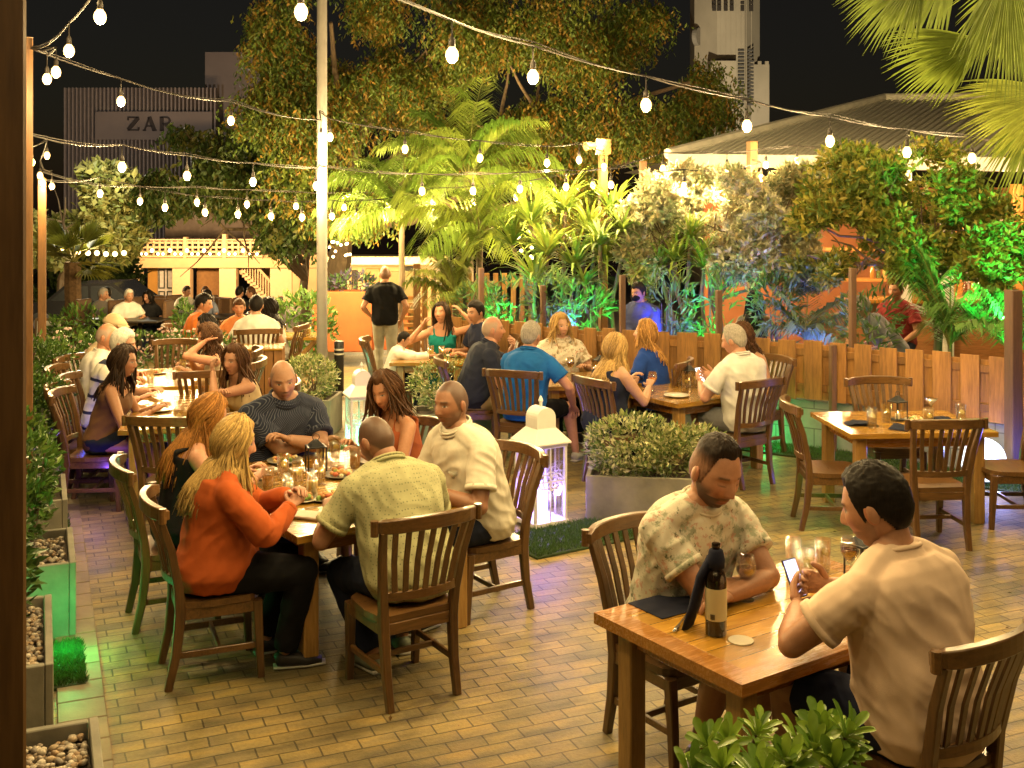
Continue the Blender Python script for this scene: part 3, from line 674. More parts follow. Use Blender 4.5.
# ---------------------------------------------------------------- tables (positions read off the floor plan)
TT = .72
N1 = g(742, 685, TT); N1.z = 0; T1 = N1 + U * .69 + W * .425
table('glossy orange-brown plank table in front with a wine bottle on it', T1, R(34), 1.38, .85, frame=True)
N2 = g(297, 537, TT); N2.z = 0; T2 = N2 + U * .575 + W * .87
table('long plank table crowded with plates and glasses where the orange-topped woman eats', T2, R(34), 1.15, 1.74)
N5 = g(851, 434, TT); N5.z = 0; X5 = V((math.cos(R(4)), math.sin(R(4)), 0)); Y5 = V((-X5.y, X5.x, 0)); T5 = N5 + X5 * .575 + Y5 * .45
table('unoccupied table set with glasses and navy napkins by the fence', T5, R(4), 1.15, .9)
N6 = g(678, 404, TT); N6.z = 0; T6 = N6 + U * .6 + W * .44
table('table by the fence where the man in the white shirt looks at a phone', T6, R(34), 1.2, .88)
T7 = g(592, 378, TT); T7.z = 0; table('fence table between the man in bright blue and the woman in a white blouse', T7, R(14), 1.2, .85)
T8 = V((-.92, 12.5, 0)); table('pale table at the end of the fence where the child sits', T8, 0, .86, .8)
T3 = V((-2.72, 9.42, 0)); table('table behind the red-haired woman with a dark-haired woman at either side', T3, R(12), 1.0, 1.85)
T3b = V((-3.4, 11.1, 0)); table('table at the flower hedge where the man in the tan cap eats', T3b, R(12), .9, 1.25)
T4 = V((-3.75, 14.6, gz(14.6))); table('table beyond the flower hedge where the man in orange sits', T4, 0, .9, .9)
def on(t, rot, a, b): v = V((math.cos(rot), math.sin(rot), 0)); return V((t[0], t[1], TT + gz(t[1]) + .0005)) + v * a + V((-v.y, v.x, 0)) * b
# ---------------------------------------------------------------- chairs
fu = (U.x, U.y); fv = (W.x, W.y); nv = (-W.x, -W.y); nu = (-U.x, -U.y)
CA = V((-.566, 5.59, 0)); chair('chair under the man in the dotted olive shirt, its back to the camera', CA.x, CA.y, (-.54, .84))
CO = V((-1.56, 5.78, 0)); chair('chair under the woman in the orange top, green light on its back slats', CO.x, CO.y, (.92, .385))
CR_ = V((-1.99, 6.53, 0)); chair('chair under the red-haired woman in a black tank top', CR_.x, CR_.y, (.906, .42))
CD = V((-.2, 6.66, 0)); chair('chair under the man in the white shirt beside the big white lantern', CD.x, CD.y, nu)
cdw = N2 + U * 1.27 + W * 1.3; chair('chair under the dark-haired woman beside the man in white at the long table', cdw.x, cdw.y, nu)
cnv = N2 + U * .66 + W * 2.02; chair('chair under the navy-striped man at the far end of the long table', cnv.x, cnv.y, nv)
C1 = N1 + U * .52 + W * .92; chair('chair under the bearded man in the flowered shirt', C1.x, C1.y, nv)
C2 = N1 + U * .64 - W * .25; chair('chair under the man in the cream shirt at the lower right corner', C2.x, C2.y, fv)
chair('vacant chair side-on at the left end of the unoccupied table', 2.44, 8.42, (.99, -.08))
chair('vacant chair with its back to the camera at the unoccupied table', 3.02, 8.0, (-.09, .99))
chair('vacant chair cut off by the right edge of the photo', 3.82, 8.47, (-1, .02))
chair('vacant chair between the unoccupied table and the fence', 3.2, 9.28, (.05, -1))
c6a = N6 + U * .6 - W * .22; chair('chair under the man with the phone at the fence table', 1.99, 9.75, fv)
c6b = N6 - U * .3 + W * .44; chair('chair under the blonde woman in a dark top', c6b.x, c6b.y, fu)
c6c = V((1.4, 10.8, 0)); chair('chair under the woman in royal blue near the fence', c6c.x, c6c.y, (-.75, .3))
c6d = N6 + U * 1.5 + W * .56; chair('chair under the curly-haired woman at the fence', c6d.x, c6d.y, nu)
c7a = V((.12, 10.3, 0)); chair('chair under the man in the bright blue polo shirt', c7a.x, c7a.y, (.4, .9))
c7b = V((-.4, 10.95, 0)); chair('chair under the bald man in the dark polo shirt', c7b.x, c7b.y, (.97, .15))
c7c = V((.5, 11.8, 0)); chair('chair under the woman in the white flowered blouse', c7c.x, c7c.y, (.2, -.97))
c8a = V((-1.36, 12.5, 0)); chair('chair under the small child', c8a.x, c8a.y, (1, .05))
c8b = V((-.82, 13.05, 0)); chair('chair under the woman in the turquoise top', c8b.x, c8b.y, (0, -1))
c8c = V((-.28, 12.75, 0)); chair('chair under the dark-haired man in front of the fence end', c8c.x, c8c.y, (-.9, -.4))
chair('vacant chair between the red-haired woman and the table behind her', -2.45, 8.1, (.1, 1))
c3a = V((-3.36, 8.95, 0)); chair('chair with violet light on its slats under the dark-haired woman in brown', c3a.x, c3a.y, (1, .1))
chair('vacant chair with violet slats behind the dark-haired woman in brown', -3.52, 9.25, (1, .1))
c3c = V((-3.96, 10.3, 0)); chair('chair under the bald man in the white shirt', c3c.x, c3c.y, (1, .1))
c3d = V((-3.62, 9.75, 0)); chair('chair under the white-haired person in a striped white top', c3d.x, c3d.y, (1, .1))
c3e = V((-2.18, 9.35, 0)); chair('chair at the right of the table under the woman resting her chin', c3e.x, c3e.y, (-.9, -.35))
chair('vacant chair with a pale rail in front of the woman resting her chin', -2.85, 10.3, (-.25, 1))
c3f = V((-2.78, 10.75, 0)); chair('chair under the curly-haired woman lifting her arm', c3f.x, c3f.y, (-1, -.1))
chair('vacant chair at the far end of the table by the flower hedge', -3.75, 12.05, (0, -1))
c4a = V((-3.25, 14.0, gz(14.0))); chair('chair with its pale slatted back to the camera under the person in white', c4a.x, c4a.y, (-.3, 1))
# ================================================================ PEOPLE AT THE TABLES
TAN = (.40, .20, .115); FAIR = (.50, .28, .18); RUDDY = (.47, .235, .145); BROWN = (.24, .11, .055); DEEP = (.12, .052, .028)
BLK = (.012, .009, .007); DKB = (.03, .017, .01); BRN = (.075, .035, .016); BLO = (.38, .25, .085); RED = (.28, .125, .03); GRY = (.30, .27, .23); WHT = (.62, .58, .5)
black = cloth('black jersey', (.006, .006, .007)); denim = cloth('dark denim', (.012, .016, .034)); ldenim = cloth('pale denim shorts', (.22, .27, .36)); khaki = cloth('khaki cotton', (.42, .31, .17)); white = cloth('white cotton', (.68, .64, .56)); navy = cloth('navy knit', (.016, .02, .045))
shoe_d = M('dark leather shoe', (.03, .022, .018), .45); shoe_l = M('pale canvas shoe', (.42, .4, .33), .8); shoe_g = M('grey green canvas shoe', (.16, .18, .13), .8); sand = M('black sandal', (.015, .013, .012), .5)
def loc(p, f, side, fwd):
    f = V((f[0], f[1], 0)).normalized(); return V((p[0], p[1], 0)) + V((f.y, -f.x, 0)) * side + f * fwd
def rel(p, f, q):
    """world point q in the frame of someone at p facing f"""
    f = V((f[0], f[1], 0)).normalized(); d = V((q[0] - p[0], q[1] - p[1], 0)); return (d.dot(V((f.y, -f.x, 0))), d.dot(f), q[2] - gz(p[1]))
def sit(label, c, f, back=.06, **k): p = loc(c, f, k.pop('side', 0), -back); return person(label, (p.x, p.y), rz(*f), **k)
# foreground table
m1 = sit('bearded man in a flowered t-shirt reading with folded arms at the front table', C1, nv, .06, side=-.05, hsz=1.1, s=1.15, build=1.08, lean=10, slouch=16, head=(-6, 20, -2), hl=(.06, .40, .765), hr=(-.14, .33, .765), ep=((-1, .25, -.25), (1, .25, -.25)), curl=(.5, .7),
    skin=TAN, top=('tee', cloth('flowered cotton', (.58, .54, .43), 'floral', (.27, .29, .2), 17)), bottom=('short', ldenim), shoes=shoe_d, hair=('fade', (.018, .012, .009), .10), beard=((.035, .02, .014), .85), eyes='down', lod=0, feet=((-.14, .36, 0), (.13, .3, 0)))
m2 = sit('man in a cream t-shirt holding a phone, seen from behind at the lower right', C2, fv, .05, s=1.15, hsz=1.1, build=1.13, belly=.02, lean=8, slouch=10, head=(22, 16, 0), hl=(-.17, .46, .86), hr=(.03, .47, .90), ep=((-1, .1, -.7), (1, .2, -.6)), curl=(.75, .75), pn=((.9, .2, .3), (-.9, .2, .2)),
    skin=TAN, top=('tee', cloth('cream cotton', (.70, .52, .38), var=.05)), bottom=('short', navy), shoes=shoe_d, hair=('short', (.012, .009, .007), .0), beard=((.03, .02, .014), .5), lod=0, feet=((-.2, .42, 0), (.16, .4, 0)))
# long table
m3 = sit('woman in a rust orange top with long blonde hair eating at the long table', CO, (.92, .385), .02, s=1.06, sex='f', build=1.22, belly=.05, lean=3, slouch=10, head=(-4, 12, 0), hl=(-.02, .42, .87), hr=(.1, .40, .84), ep=((-.8, -.1, -.7), (.8, .1, -.8)), curl=(.9, .9), pn=((.8, .2, -.5), (-.8, .2, -.5)),
    skin=RUDDY, top=('long', cloth('rust orange knit', (.40, .085, .018))), bottom=('long', black), shoes=sand, hair=('long', BLO, .24), lod=0, feet=((-.1, .30, 0), (.13, .36, 0)))
m4 = sit('red-haired woman in a black tank top bent over her plate', CR_, (.906, .42), -.02, s=1.06, sex='f', build=1.12, belly=.03, lean=5, slouch=12, head=(-12, 20, 0), hl=(-.1, .42, .80), hr=(.14, .42, .80), curl=(.6, .6), skin=RUDDY, top=('tank', black), bottom=('long', black), shoes=sand, hair=('long', RED, .30), glasses=True, lod=0)
m5 = sit('bald man in a navy pinstriped shirt at the far end of the long table', loc(N2 + U * .7 + W * 2.03, nv, 0, 0), nv, .04, s=1.12, build=1.2, belly=.04, lean=14, slouch=10, head=(-16, 12, 6), hl=(.06, .40, .86), hr=(-.2, .34, .80), ep=((-.9, .2, -.6), (.9, .2, -.6)), curl=(.6, .5), skin=(.36, .19, .11),
    top=('shirt', cloth('navy pinstripe cotton', (.016, .02, .04), 'stripe', (.09, .1, .13), 45)), bottom=('long', denim), shoes=shoe_d, hair=('bald', (.12, .09, .07)), beard=((.2, .16, .13), .35), lod=0)
m6 = sit('bald man in a dotted olive shirt leaning over the long table, back to the camera', CA, (-.54, .84), -.02, side=.07, s=1.1, build=1.12, belly=.02, lean=20, slouch=16, head=(18, 28, 0), hl=(-.24, .50, .78), hr=(.16, .50, .80), curl=(.6, .6), skin=(.30, .145, .08), top=('shirt', cloth('dotted olive cotton', (.36, .35, .19), 'dots', (.2, .21, .11), 60)), bottom=('long', denim), shoes=shoe_g,
    hair=('buzz', (.03, .022, .016)), beard=((.05, .035, .03), .5), lod=0, feet=((-.12, .2, 0), (.12, .34, 0)))
m7 = sit('man in a white short-sleeved shirt leaning on the long table beside the lantern', CD, nu, .01, s=1.13, build=1.12, belly=.03, lean=12, slouch=10, head=(14, 4, 0), hl=(-.16, .42, .80), hr=(.15, .44, .79), curl=(.7, .6), skin=(.28, .135, .075), top=('shirt', cloth('off white linen', (.62, .57, .46))), bottom=('long', denim), shoes=shoe_d, hair=('buzz', (.03, .02, .015)), beard=((.03, .02, .015), .35), lod=0)
m8 = sit('brown-haired woman with bare shoulders on the far side of the long table', cdw, nu, .1, s=1.08, sex='f', lean=8, slouch=12, head=(26, 14, 6), hl=(-.1, .40, .80), hr=(.12, .38, .82), skin=(.40, .19, .10), top=('strap', cloth('rust dress cloth', (.3, .08, .03))), bottom=('skirt', black), shoes=sand, hair=('bob', BRN, .14), lod=1)
# fence tables
m9 = sit('grey-haired man in a white shirt looking at a lit phone at the fence table', V((1.99, 9.75)), fv, .03, side=.09, s=1.08, build=1.06, lean=4, slouch=8, head=(22, 14, 0), hl=(-.2, .37, .84), hr=(.0, .40, .86), pn=((.8, .1, .5), (-.8, .1, .5)), skin=RUDDY, top=('shirt', cloth('pale grey white shirt', (.60, .58, .54))), bottom=('short', cloth('grey shorts cloth', (.2, .2, .21))), shoes=shoe_d, hair=('short', GRY, .1), lod=0)
m10 = sit('blonde woman in a dark sleeveless top holding a spritz glass', c6b, fu, .13, side=-.05, s=1.04, sex='f', build=1.18, belly=.03, lean=8, slouch=8, head=(4, 2, 0), hl=(-.12, .40, .86), hr=(.1, .44, .82), skin=FAIR, top=('tank', navy), bottom=('long', black), shoes=sand, hair=('long', (.38, .24, .09), .22), lod=1)
m11 = sit('woman in royal blue with golden shoulder-length hair, turned to the waiter', c6c, (-.75, .4), .03, s=1.06, sex='f', build=1.08, head=(20, -8, 0), skin=FAIR, top=('tee', cloth('royal blue cotton', (.014, .05, .26))), bottom=('long', black), shoes=sand, hair=('bob', (.36, .19, .06), .16), lod=1)
m12 = sit('curly brown-haired woman in a white top sitting behind the man with the phone', c6d, nu, .02, s=1.04, sex='f', build=1.1, head=(6, 10, 0), skin=TAN, top=('tank', white), bottom=('long', denim), shoes=sand, hair=('curly', BRN, .14), lod=1)
m13 = sit('grey-haired man in a bright blue polo shirt turned sideways on his chair', c7a, (.4, .9), .02, s=1.05, build=1.06, lean=10, slouch=8, head=(-8, 2, 0), hl=(-.1, .42, .78), hr=(.38, .30, .55), ep=((-.6, -.5, -.6), (.9, -.5, -.2)), skin=RUDDY, top=('polo', cloth('bright blue pique', (.015, .12, .38))), bottom=('short', black), shoes=shoe_l, hair=('short', GRY), lod=0, feet=((-.08, .4, 0), (.36, .42, 0)))
m14 = sit('bald man in a dark navy polo and khaki shorts resting his chin on his hand', c7b, (.97, .15), .0, s=1.07, build=1.16, belly=.04, lean=14, slouch=12, head=(-4, -4, 0), hl=(.02, .40, 1.02), hr=(.12, .42, .78), ep=((-.6, .1, -.9), (.7, -.2, -.8)), curl=(1.1, .5), pn=((0, -1, .2), (0, 0, -1)), skin=RUDDY, top=('polo', cloth('dark navy pique', (.02, .024, .045))), bottom=('short', khaki), shoes=shoe_l, hair=('bald', (.3, .26, .2)), lod=0)
m15 = sit('blonde woman in a white flowered blouse laughing across the table', c7c, (.2, -.97), .02, s=1.04, sex='f', build=1.2, belly=.03, head=(14, -2, 6), skin=FAIR, top=('blouse', cloth('white flowered blouse cloth', (.64, .58, .47), 'floral', (.3, .22, .12), 14)), bottom=('long', black), shoes=sand, hair=('bob', (.42, .26, .09), .13), lod=1)
m16 = sit('small dark-haired child in a white shirt reaching over the pale table', c8a, (1, .05), .02, s=.68, build=1.05, lean=14, head=(0, 12, 0), hl=(-.08, .42, .75), hr=(.1, .45, .75), skin=TAN, top=('long', white), bottom=('long', denim), shoes=shoe_l, hair=('short', BLK, -.1), lod=1, feet=((-.08, .3, .12), (.08, .3, .12)))
m17 = sit('woman in a turquoise top raising a hand to her dark hair', c8b, (0, -1), .0, s=1.03, sex='f', lean=2, head=(-22, -12, 8), hl=(-.22, .12, 1.2), hr=(.22, .24, 1.06), ep=((-1, .3, -.6), (1, .2, -1)), skin=(.46, .22, .12), top=('strap', cloth('turquoise cloth', (.01, .2, .19))), bottom=('skirt', cloth('teal skirt cloth', (.012, .13, .13))), shoes=sand, hair=('long', DKB, .26), lod=1)
m18 = sit('dark-haired man in navy seated at the end of the fence', c8c, (-.9, -.4), .0, s=1.06, head=(20, 4, 0), skin=TAN, top=('tee', navy), bottom=('long', denim), shoes=shoe_d, hair=('short', BLK, -.1), lod=1)
# left tables
m19 = sit('dark-haired woman in a brown top sitting at the left of the second table', c3a, (1, .1), -.03, s=1.05, sex='f', lean=10, slouch=10, head=(-10, 4, 0), hl=(-.1, .42, .78), hr=(.12, .42, .78), skin=(.33, .16, .085), top=('strap', cloth('brown dress cloth', (.12, .06, .03))), bottom=('skirt', denim), shoes=sand, hair=('long', DKB, .2), lod=1)
m20 = sit('brown-haired woman in a cream halter resting her chin on her hand', c3e, (-.75, -.66), .0, s=1.04, sex='f', lean=16, slouch=8, head=(20, 4, -6), hl=(.10, .34, 1.06), hr=(-.1, .38, .88), ep=((-.8, .2, -.8), (.8, .2, -.8)), curl=(1.0, .7), pn=((0, -1, .3), (0, 0, -1)), skin=TAN, top=('strap', cloth('cream halter cloth', (.5, .38, .2))), bottom=('skirt', white), shoes=sand, hair=('long', BRN, .22), lod=1)
m21 = sit('bald man in a white shirt with his back turned, left of the cap wearer', c3c, (1, .3), .0, s=1.05, build=1.12, head=(-20, 6, 0), skin=(.5, .23, .13), top=('tee', white), bottom=('short', khaki), shoes=shoe_l, hair=('bald', (.4, .36, .3)), lod=1)
m22 = sit('white-haired person in a white top with a navy chest stripe', c3d, (1, .1), .0, s=1.06, build=1.15, head=(-6, 8, 0), skin=RUDDY, top=('tee', cloth('white striped jersey', (.66, .63, .55), 'band', (.03, .035, .07), 2.2)), bottom=('short', khaki), shoes=shoe_l, hair=('short', WHT, -.1), lod=1)
m23 = sit('man in a tan flat cap behind the white-haired person', V((-4.12, 10.95)), (.9, -.3), .0, s=1.08, head=(10, 10, 0), skin=(.46, .2, .11), top=('tee', cloth('sand shirt cloth', (.4, .3, .18))), bottom=('long', khaki), shoes=shoe_d, hair=('cap', GRY), lod=1)
m24 = sit('curly-haired woman with bare arms lifting one hand to her neck', c3f, (-.97, -.2), .0, s=1.04, sex='f', lean=10, head=(16, 10, 0), hl=(-.12, .2, 1.14), hr=(.1, .36, .95), ep=((-.7, .6, -.8), (.9, .2, -.8)), skin=(.46, .22, .12), top=('strap', cloth('cream lace cloth', (.5, .4, .25))), bottom=('skirt', white), shoes=sand, hair=('curly', BRN, .16), lod=1)
m25 = sit('woman with long black hair and a white top turned away by the flower hedge', V((-3.05, 11.55)), (-.9, -.2), .0, s=1.05, sex='f', head=(10, 6, 0), skin=TAN, top=('blouse', white), bottom=('long', denim), shoes=sand, hair=('long', BLK, .34), lod=1)
chair('chair under the woman with long black hair', -3.0, 11.55, (-.9, -.2)); chair('chair under the man in the tan flat cap', -4.12, 10.95, (.9, -.3))
m26 = sit('man in an orange t-shirt sitting beyond the flower hedge', V((-4.25, 14.55)), (.95, .2), .0, s=1.06, build=1.05, head=(-10, 8, 0), skin=(.4, .19, .1), top=('tee', cloth('bright orange cotton', (.6, .16, .03))), bottom=('short', khaki), shoes=shoe_l, hair=('short', BLK, -.1), lod=2)
m27 = sit('person in orange facing the camera opposite the man in orange', V((-3.8, 15.35)), (.2, -1), .0, s=1.02, sex='f', head=(0, 4, 0), skin=TAN, top=('tee', cloth('soft orange cotton', (.5, .2, .07))), bottom=('long', denim), shoes=shoe_l, hair=('short', BRN, -.2), lod=2)
m28 = sit('dark-haired person in white on the pale slatted chair', c4a, (-.3, 1), .0, s=1.03, head=(-10, 6, 0), skin=TAN, top=('tee', white), bottom=('long', denim), shoes=shoe_l, hair=('short', BLK, -.2), lod=2)
m29 = sit('dark-haired woman in black and white beside the pallet bin', V((-3.1, 14.7)), (-1, .1), .0, s=1.04, sex='f', head=(-16, 8, 0), skin=(.46, .24, .14), top=('tank', white), bottom=('long', black), shoes=sand, hair=('long', BLK, .2), lod=2)
for (x, y, f, n) in ((-4.25, 14.55, (.95, .2), 'chair under the man in an orange t-shirt'), (-3.8, 15.35, (.2, -1), 'chair under the person in orange facing the camera'), (-3.1, 14.7, (-1, .1), 'chair under the dark-haired woman in black and white')): chair(n, x, y, f)
# far terrace guests: pixel column, depth, facing
FAR = ((96, 22.5, (1, -.2), 'grey-shirted guest leaning over a far table near the palm trunk', 'm', (.16, .14, .13), ('short', GRY)), (113, 23.4, (-.9, .2), 'guest in white turned away at the far table by the dark car', 'm', (.6, .55, .45), ('short', BLK, -.1)),
    (126, 21.4, (.6, -.8), 'white-haired man in a white shirt holding a menu at a far table', 'm', (.66, .62, .54), ('short', WHT)), (153, 22, (-.3, -1), 'dark-haired guest in black at a far table before the panelled door', 'f', (.02, .02, .022), ('bob', BLK, .1)),
    (182, 26.5, (.8, -.5), 'guest in white sitting by the white pillar', 'm', (.6, .55, .48), ('short', DKB, -.1)), (206, 26, (.2, -1), 'guest in grey sitting before the brown doorway', 'm', (.12, .11, .11), ('short', BRN)), (213, 23.5, (-.6, -.8), 'guest in blue and white in front of the brown doorway', 'f', (.2, .22, .3), ('short', BLK, -.2)),
    (236, 24, (.2, .9), 'guest in black with dark hair seen from behind near the staircase', 'm', (.015, .014, .014), ('short', BLK, -.2)), (258, 24.6, (-1, -.1), 'guest in a pale green shirt leaning left in front of the staircase', 'm', (.38, .42, .3), ('short', BRN)))
farchair = []
for i, (px, y, f, lb, sx, cl, hr_) in enumerate(FAR):
    x = (px - CX) * y / F; person(lb, (x, y), rz(*f), s=1.03, sex=sx, skin=RUDDY if i % 2 else TAN, head=((-1) ** i * 8, 6, 0), top=('tee', cloth('guest cloth %d' % i, cl)), bottom=('long', denim), shoes=shoe_d, hair=hr_, lod=2, group='guests at the far tables', hands=True)
    farchair.append((x - .04 * f[0], y - .04 * f[1], f, lb))
# standing staff
person('waiter in a black top and grey trousers walking away past the orange planter', ((385 - CX) * 16.3 / F, 16.3), rz(-.1, 1), s=1.02, sex='m', stand=True, lean=2, slouch=2, hl=(-.22, .14, .98), hr=(.24, .06, .92), skin=(.4, .2, .11), top=('tee', black), bottom=('long', cloth('mottled grey trousers', (.32, .31, .25))), shoes=shoe_d, hair=('bald', DKB), lod=1, feet=((-.09, .16, 0), (.1, -.14, 0)))
mw = person('waiter in a blue shirt and black face mask standing behind the fence', (1.52, 12.7, 0), rz(-.55, -.85), s=.93, stand=True, lean=6, slouch=8, head=(-12, 8, 0), hl=(-.1, .36, .98), hr=(-.02, .36, .96), skin=(.3, .14, .075), top=('long', cloth('waiter blue cotton', (.05, .06, .14))), bottom=('long', black), shoes=shoe_d, hair=('short', BLK, -.1), lod=1)
mk = MB(); hd = mw['m'].inverted() @ mw['head']; rr = Matrix.Rotation(R(-12), 3, 'Z'); mk.blob(hd + rr @ V((0, .055, -.052)), (.058, .05, .042), 14, 10, rr); mk.build('face_mask', black, mw['root'], True)
# guests in the bar behind the fence
person('woman with straight black hair seen from behind past the fence', (2.95, 13.4, 0), rz(.3, 1), s=1.02, sex='f', seat=.55, lean=6, skin=TAN, top=('strap', cloth('dark bar top', (.05, .03, .03))), bottom=('long', black), shoes=sand, hair=('long', BLK, .3), lod=1)
person('man in a grey shirt bending behind the fence in the bar', (4.55, 13.0, 0), rz(-1, .1), s=1.05, seat=.6, lean=30, slouch=20, head=(0, 14, 0), skin=TAN, top=('tee', cloth('grey marl cotton', (.2, .2, .22))), bottom=('long', denim), shoes=shoe_d, hair=('short', GRY), lod=1)
person('guest in dark red sitting at the bar behind the grey-shirted man', (4.95, 14.0, 0), rz(-.7, -.7), s=1.03, seat=.62, skin=(.45, .2, .11), top=('tee', cloth('dark red cotton', (.22, .03, .03))), bottom=('long', denim), shoes=shoe_d, hair=('short', BRN), lod=1)
# ---------------------------------------------------------------- what lies on the tables
def p1(px, py): q = g(px, py, TT); q.z = TT + .0005; return q
bt = thing('wine_bottle', 'dark wine bottle with a cream label on the front table', 'bottle', p1(716, 634), R(-20)); bt.scale = (1.15,) * 3
MB().lathe([(.034, 0), (.037, .004), (.037, .185), (.030, .215), (.0145, .235), (.0135, .3), (.0155, .302), (.0155, .315), (.012, .317), (0, .317)], 24).build('bottle_glass', M('dark bottle glass', (.012, .007, .003), .06, 0, coat=.5), bt, True)
b = MB(); b.tube([(0, 0, .055), (0, 0, .165)], .0376, 28, cap=False); b.build('label', M('cream paper', (.55, .48, .27), .6, .05), bt, True)
b = MB()
for i in range(9): b.box((.0379 * math.sin(-.35 + i * .05), -.0379 * math.cos(-.35 + i * .05), .07), (.0012, .0006, .018), -.35 + i * .05, .0001)
b.build('barcode', BLACKM, bt)
q = p1(716, 634); nb_ = MB(); f0 = V((q.x, q.y, q.z)); sd_ = V((-.8, .5, 0)).normalized()
f0b = f0 + V((0, 0, .035)); nb_.lathe([(.022, .225), (.034, .232), (.036, .262), (.028, .30), (.0205, .305)], 18, f0b); nb_.tube([f0 + sd_ * .02 + V((0, 0, .30)), f0 + sd_ * .06 + V((0, 0, .22)), f0 + sd_ * .09 + V((0, 0, .1)), f0 + sd_ * .12 + V((0, 0, .008))], [(.02, .028), (.02, .04), (.018, .05), (.014, .058)], 10, side=(0, 0, 1))
nb_.build('napkin', NAVY, None, True); tag(bpy.data.objects['napkin'], 'navy napkin tied round the neck of the wine bottle', 'napkin', 'navy napkins')
tag(MB().box(p1(672, 606) + V((.0, .02, .002)), (.3, .22, .004), R(34), .001).build('placemat', NAVY), 'dark navy placemat under the bearded man’s arms'.replace('’', "'"), 'placemat')
tag(MB().lathe([(.05, 0), (.05, .004), (0, .004)], 24, p1(741, 641)).build('coaster', M('pale card', (.62, .55, .42), .7)), 'round pale coaster beside the wine bottle', 'coaster')
phone('black phone lying between the two men on the front table', p1(762, 578), R(60)); phone('turquoise phone case beside the black phone', p1(744, 585), R(75), (.05, .3, .33)); phone('dark phone by the cream-shirted man\'s wrist', p1(826, 602), R(-60), (.03, .02, .02))
stemmed('wine glass with a little red wine near the bearded man\'s hand', p1(746, 600), 'wine'); stemmed('large red wine glass in front of the black lantern on the front table', p1(850, 580), 'wine')
for (x, y, l) in ((806, 583, 'water glass nearest the raised phone'), (793, 570, 'tall empty water glass at the far edge of the front table'), (823, 571, 'water glass left of the black lantern')): tumbler(l, p1(x, y), 'water' if 'empty' not in l else None, .15, .038)
candle_lantern('black table lantern with a pointed cap on the front table', p1(862, 578), R(30), 1.05)
ph = thing('phone', 'lit phone in the hands of the man in the cream t-shirt', 'phone', (0, 0, 0)); hm = (m2['wl'] + m2['wr']) / 2
fw = V((W.x, W.y, 0)); side_ = V((W.y, -W.x, 0)); m3x = Matrix((side_, (fw * .45 + V((0, 0, .89))).normalized(), side_.cross((fw * .45 + V((0, 0, .89))).normalized()))).transposed()
ph.location = hm + fw * .10 + V((0, 0, .04)); ph.rotation_euler = m3x.to_euler()
MB().box((0, 0, 0), (.075, .155, .009), ch=.003).build('case', BLACKM, ph); MB().box((0, 0, .0052), (.068, .142, .0012), ch=.0003).build('screen', glow('lit phone screen', (.62, .62, 1.0), 1.6), ph)
ph2 = thing('phone', 'bright phone held by the grey-haired man at the fence table', 'phone', (m9['wl'] + m9['wr']) / 2 + fw * .1 + V((0, 0, .03))); ph2.rotation_euler = m3x.to_euler()
MB().box((0, 0, 0), (.075, .155, .009), ch=.003).build('case', BLACKM, ph2); MB().box((0, 0, .0052), (.068, .142, .0012), ch=.0003).build('screen', glow('white phone screen', (.9, .92, 1.0), 1.6), ph2)
# long table
for i, (x, y, l, d) in enumerate(((283, 478, 'tumbler in front of the navy-striped man', 'water'), (298, 487, 'tumbler in the middle of the long table', 'water'), (312, 497, 'tumbler with lemon next to the middle one', 'juice'), (322, 468, 'tall glass behind the black lantern', 'water'), (335, 460, 'tall glass at the far right of the long table', 'water'), (268, 492, 'tumbler beside the blonde woman\'s plate', 'amber'), (355, 470, 'tumbler between the garnished plate and the brown-haired woman', 'amber'), (320, 484, 'tumbler right behind the lemon drink', 'water'), (288, 500, 'tumbler beside the plate of leftovers', 'water'))): tumbler(l, p1(x, y), d, .15, .04)
candle_lantern('black candle lantern in the middle of the long table', p1(316, 472), R(20), 1.1); stemmed('martini glass on the near corner of the long table', p1(455, 498), 'martini')
for i, (x, y, l) in enumerate(((252, 478, 'plate piled with food in front of the blonde woman'), (342, 476, 'plate with green garnish across the long table'), (300, 500, 'plate of leftovers beside the lemon glass'), (325, 500, 'small plate with a lemon slice at the near end'), (375, 462, 'plate before the brown-haired woman'), (285, 462, 'plate before the navy-striped man'), (345, 498, 'half-hidden plate in front of the dotted olive shirt'), (395, 478, 'plate before the man in the white shirt'))): plate(l, p1(x, y), True, .12 if i != 3 else .09, (.62, .56, .46) if i % 2 == 0 else (.3, .26, .2), i)
WNAP = cloth('white paper napkin', (.66, .62, .54))
for i, (x, y, l) in enumerate(((330, 512, 'white paper napkin at the near end of the long table'), (268, 470, 'white paper napkin in front of the red-haired woman'), (352, 486, 'white paper napkin beside the dotted olive shirt'), (300, 470, 'white paper napkin by the tall glasses of the long table'))): tag(MB().box(p1(x, y) + V((0, 0, .003)), (.13, .1, .006), i * .7, .002).build('paper_napkin', WNAP), l, 'napkin', 'white paper napkins')
STEEL = M('steel', (.45, .44, .42), .25, .03, metallic=.9)
for i, (x, y, l) in enumerate(((318, 508, 'fork at the near end of the long table'), (345, 470, 'fork beside the garnished plate'), (265, 484, 'knife beside the blonde woman\'s plate'), (680, 625, 'knife on the dark placemat'))):
    q = p1(x, y) + V((0, 0, .007)); dd = V((math.cos(i * 1.3 + .4), math.sin(i * 1.3 + .4), 0)); b = MB(); b.tube([q - dd * .09, q, q + dd * .05, q + dd * .095], [(.0045, .002), (.004, .002), (.009, .002), (.007, .0015)], 6, side=(0, 0, 1) if False else V((-dd.y, dd.x, 0))); tag(b.build('cutlery', STEEL, None, True), l, 'cutlery', 'cutlery on the tables')
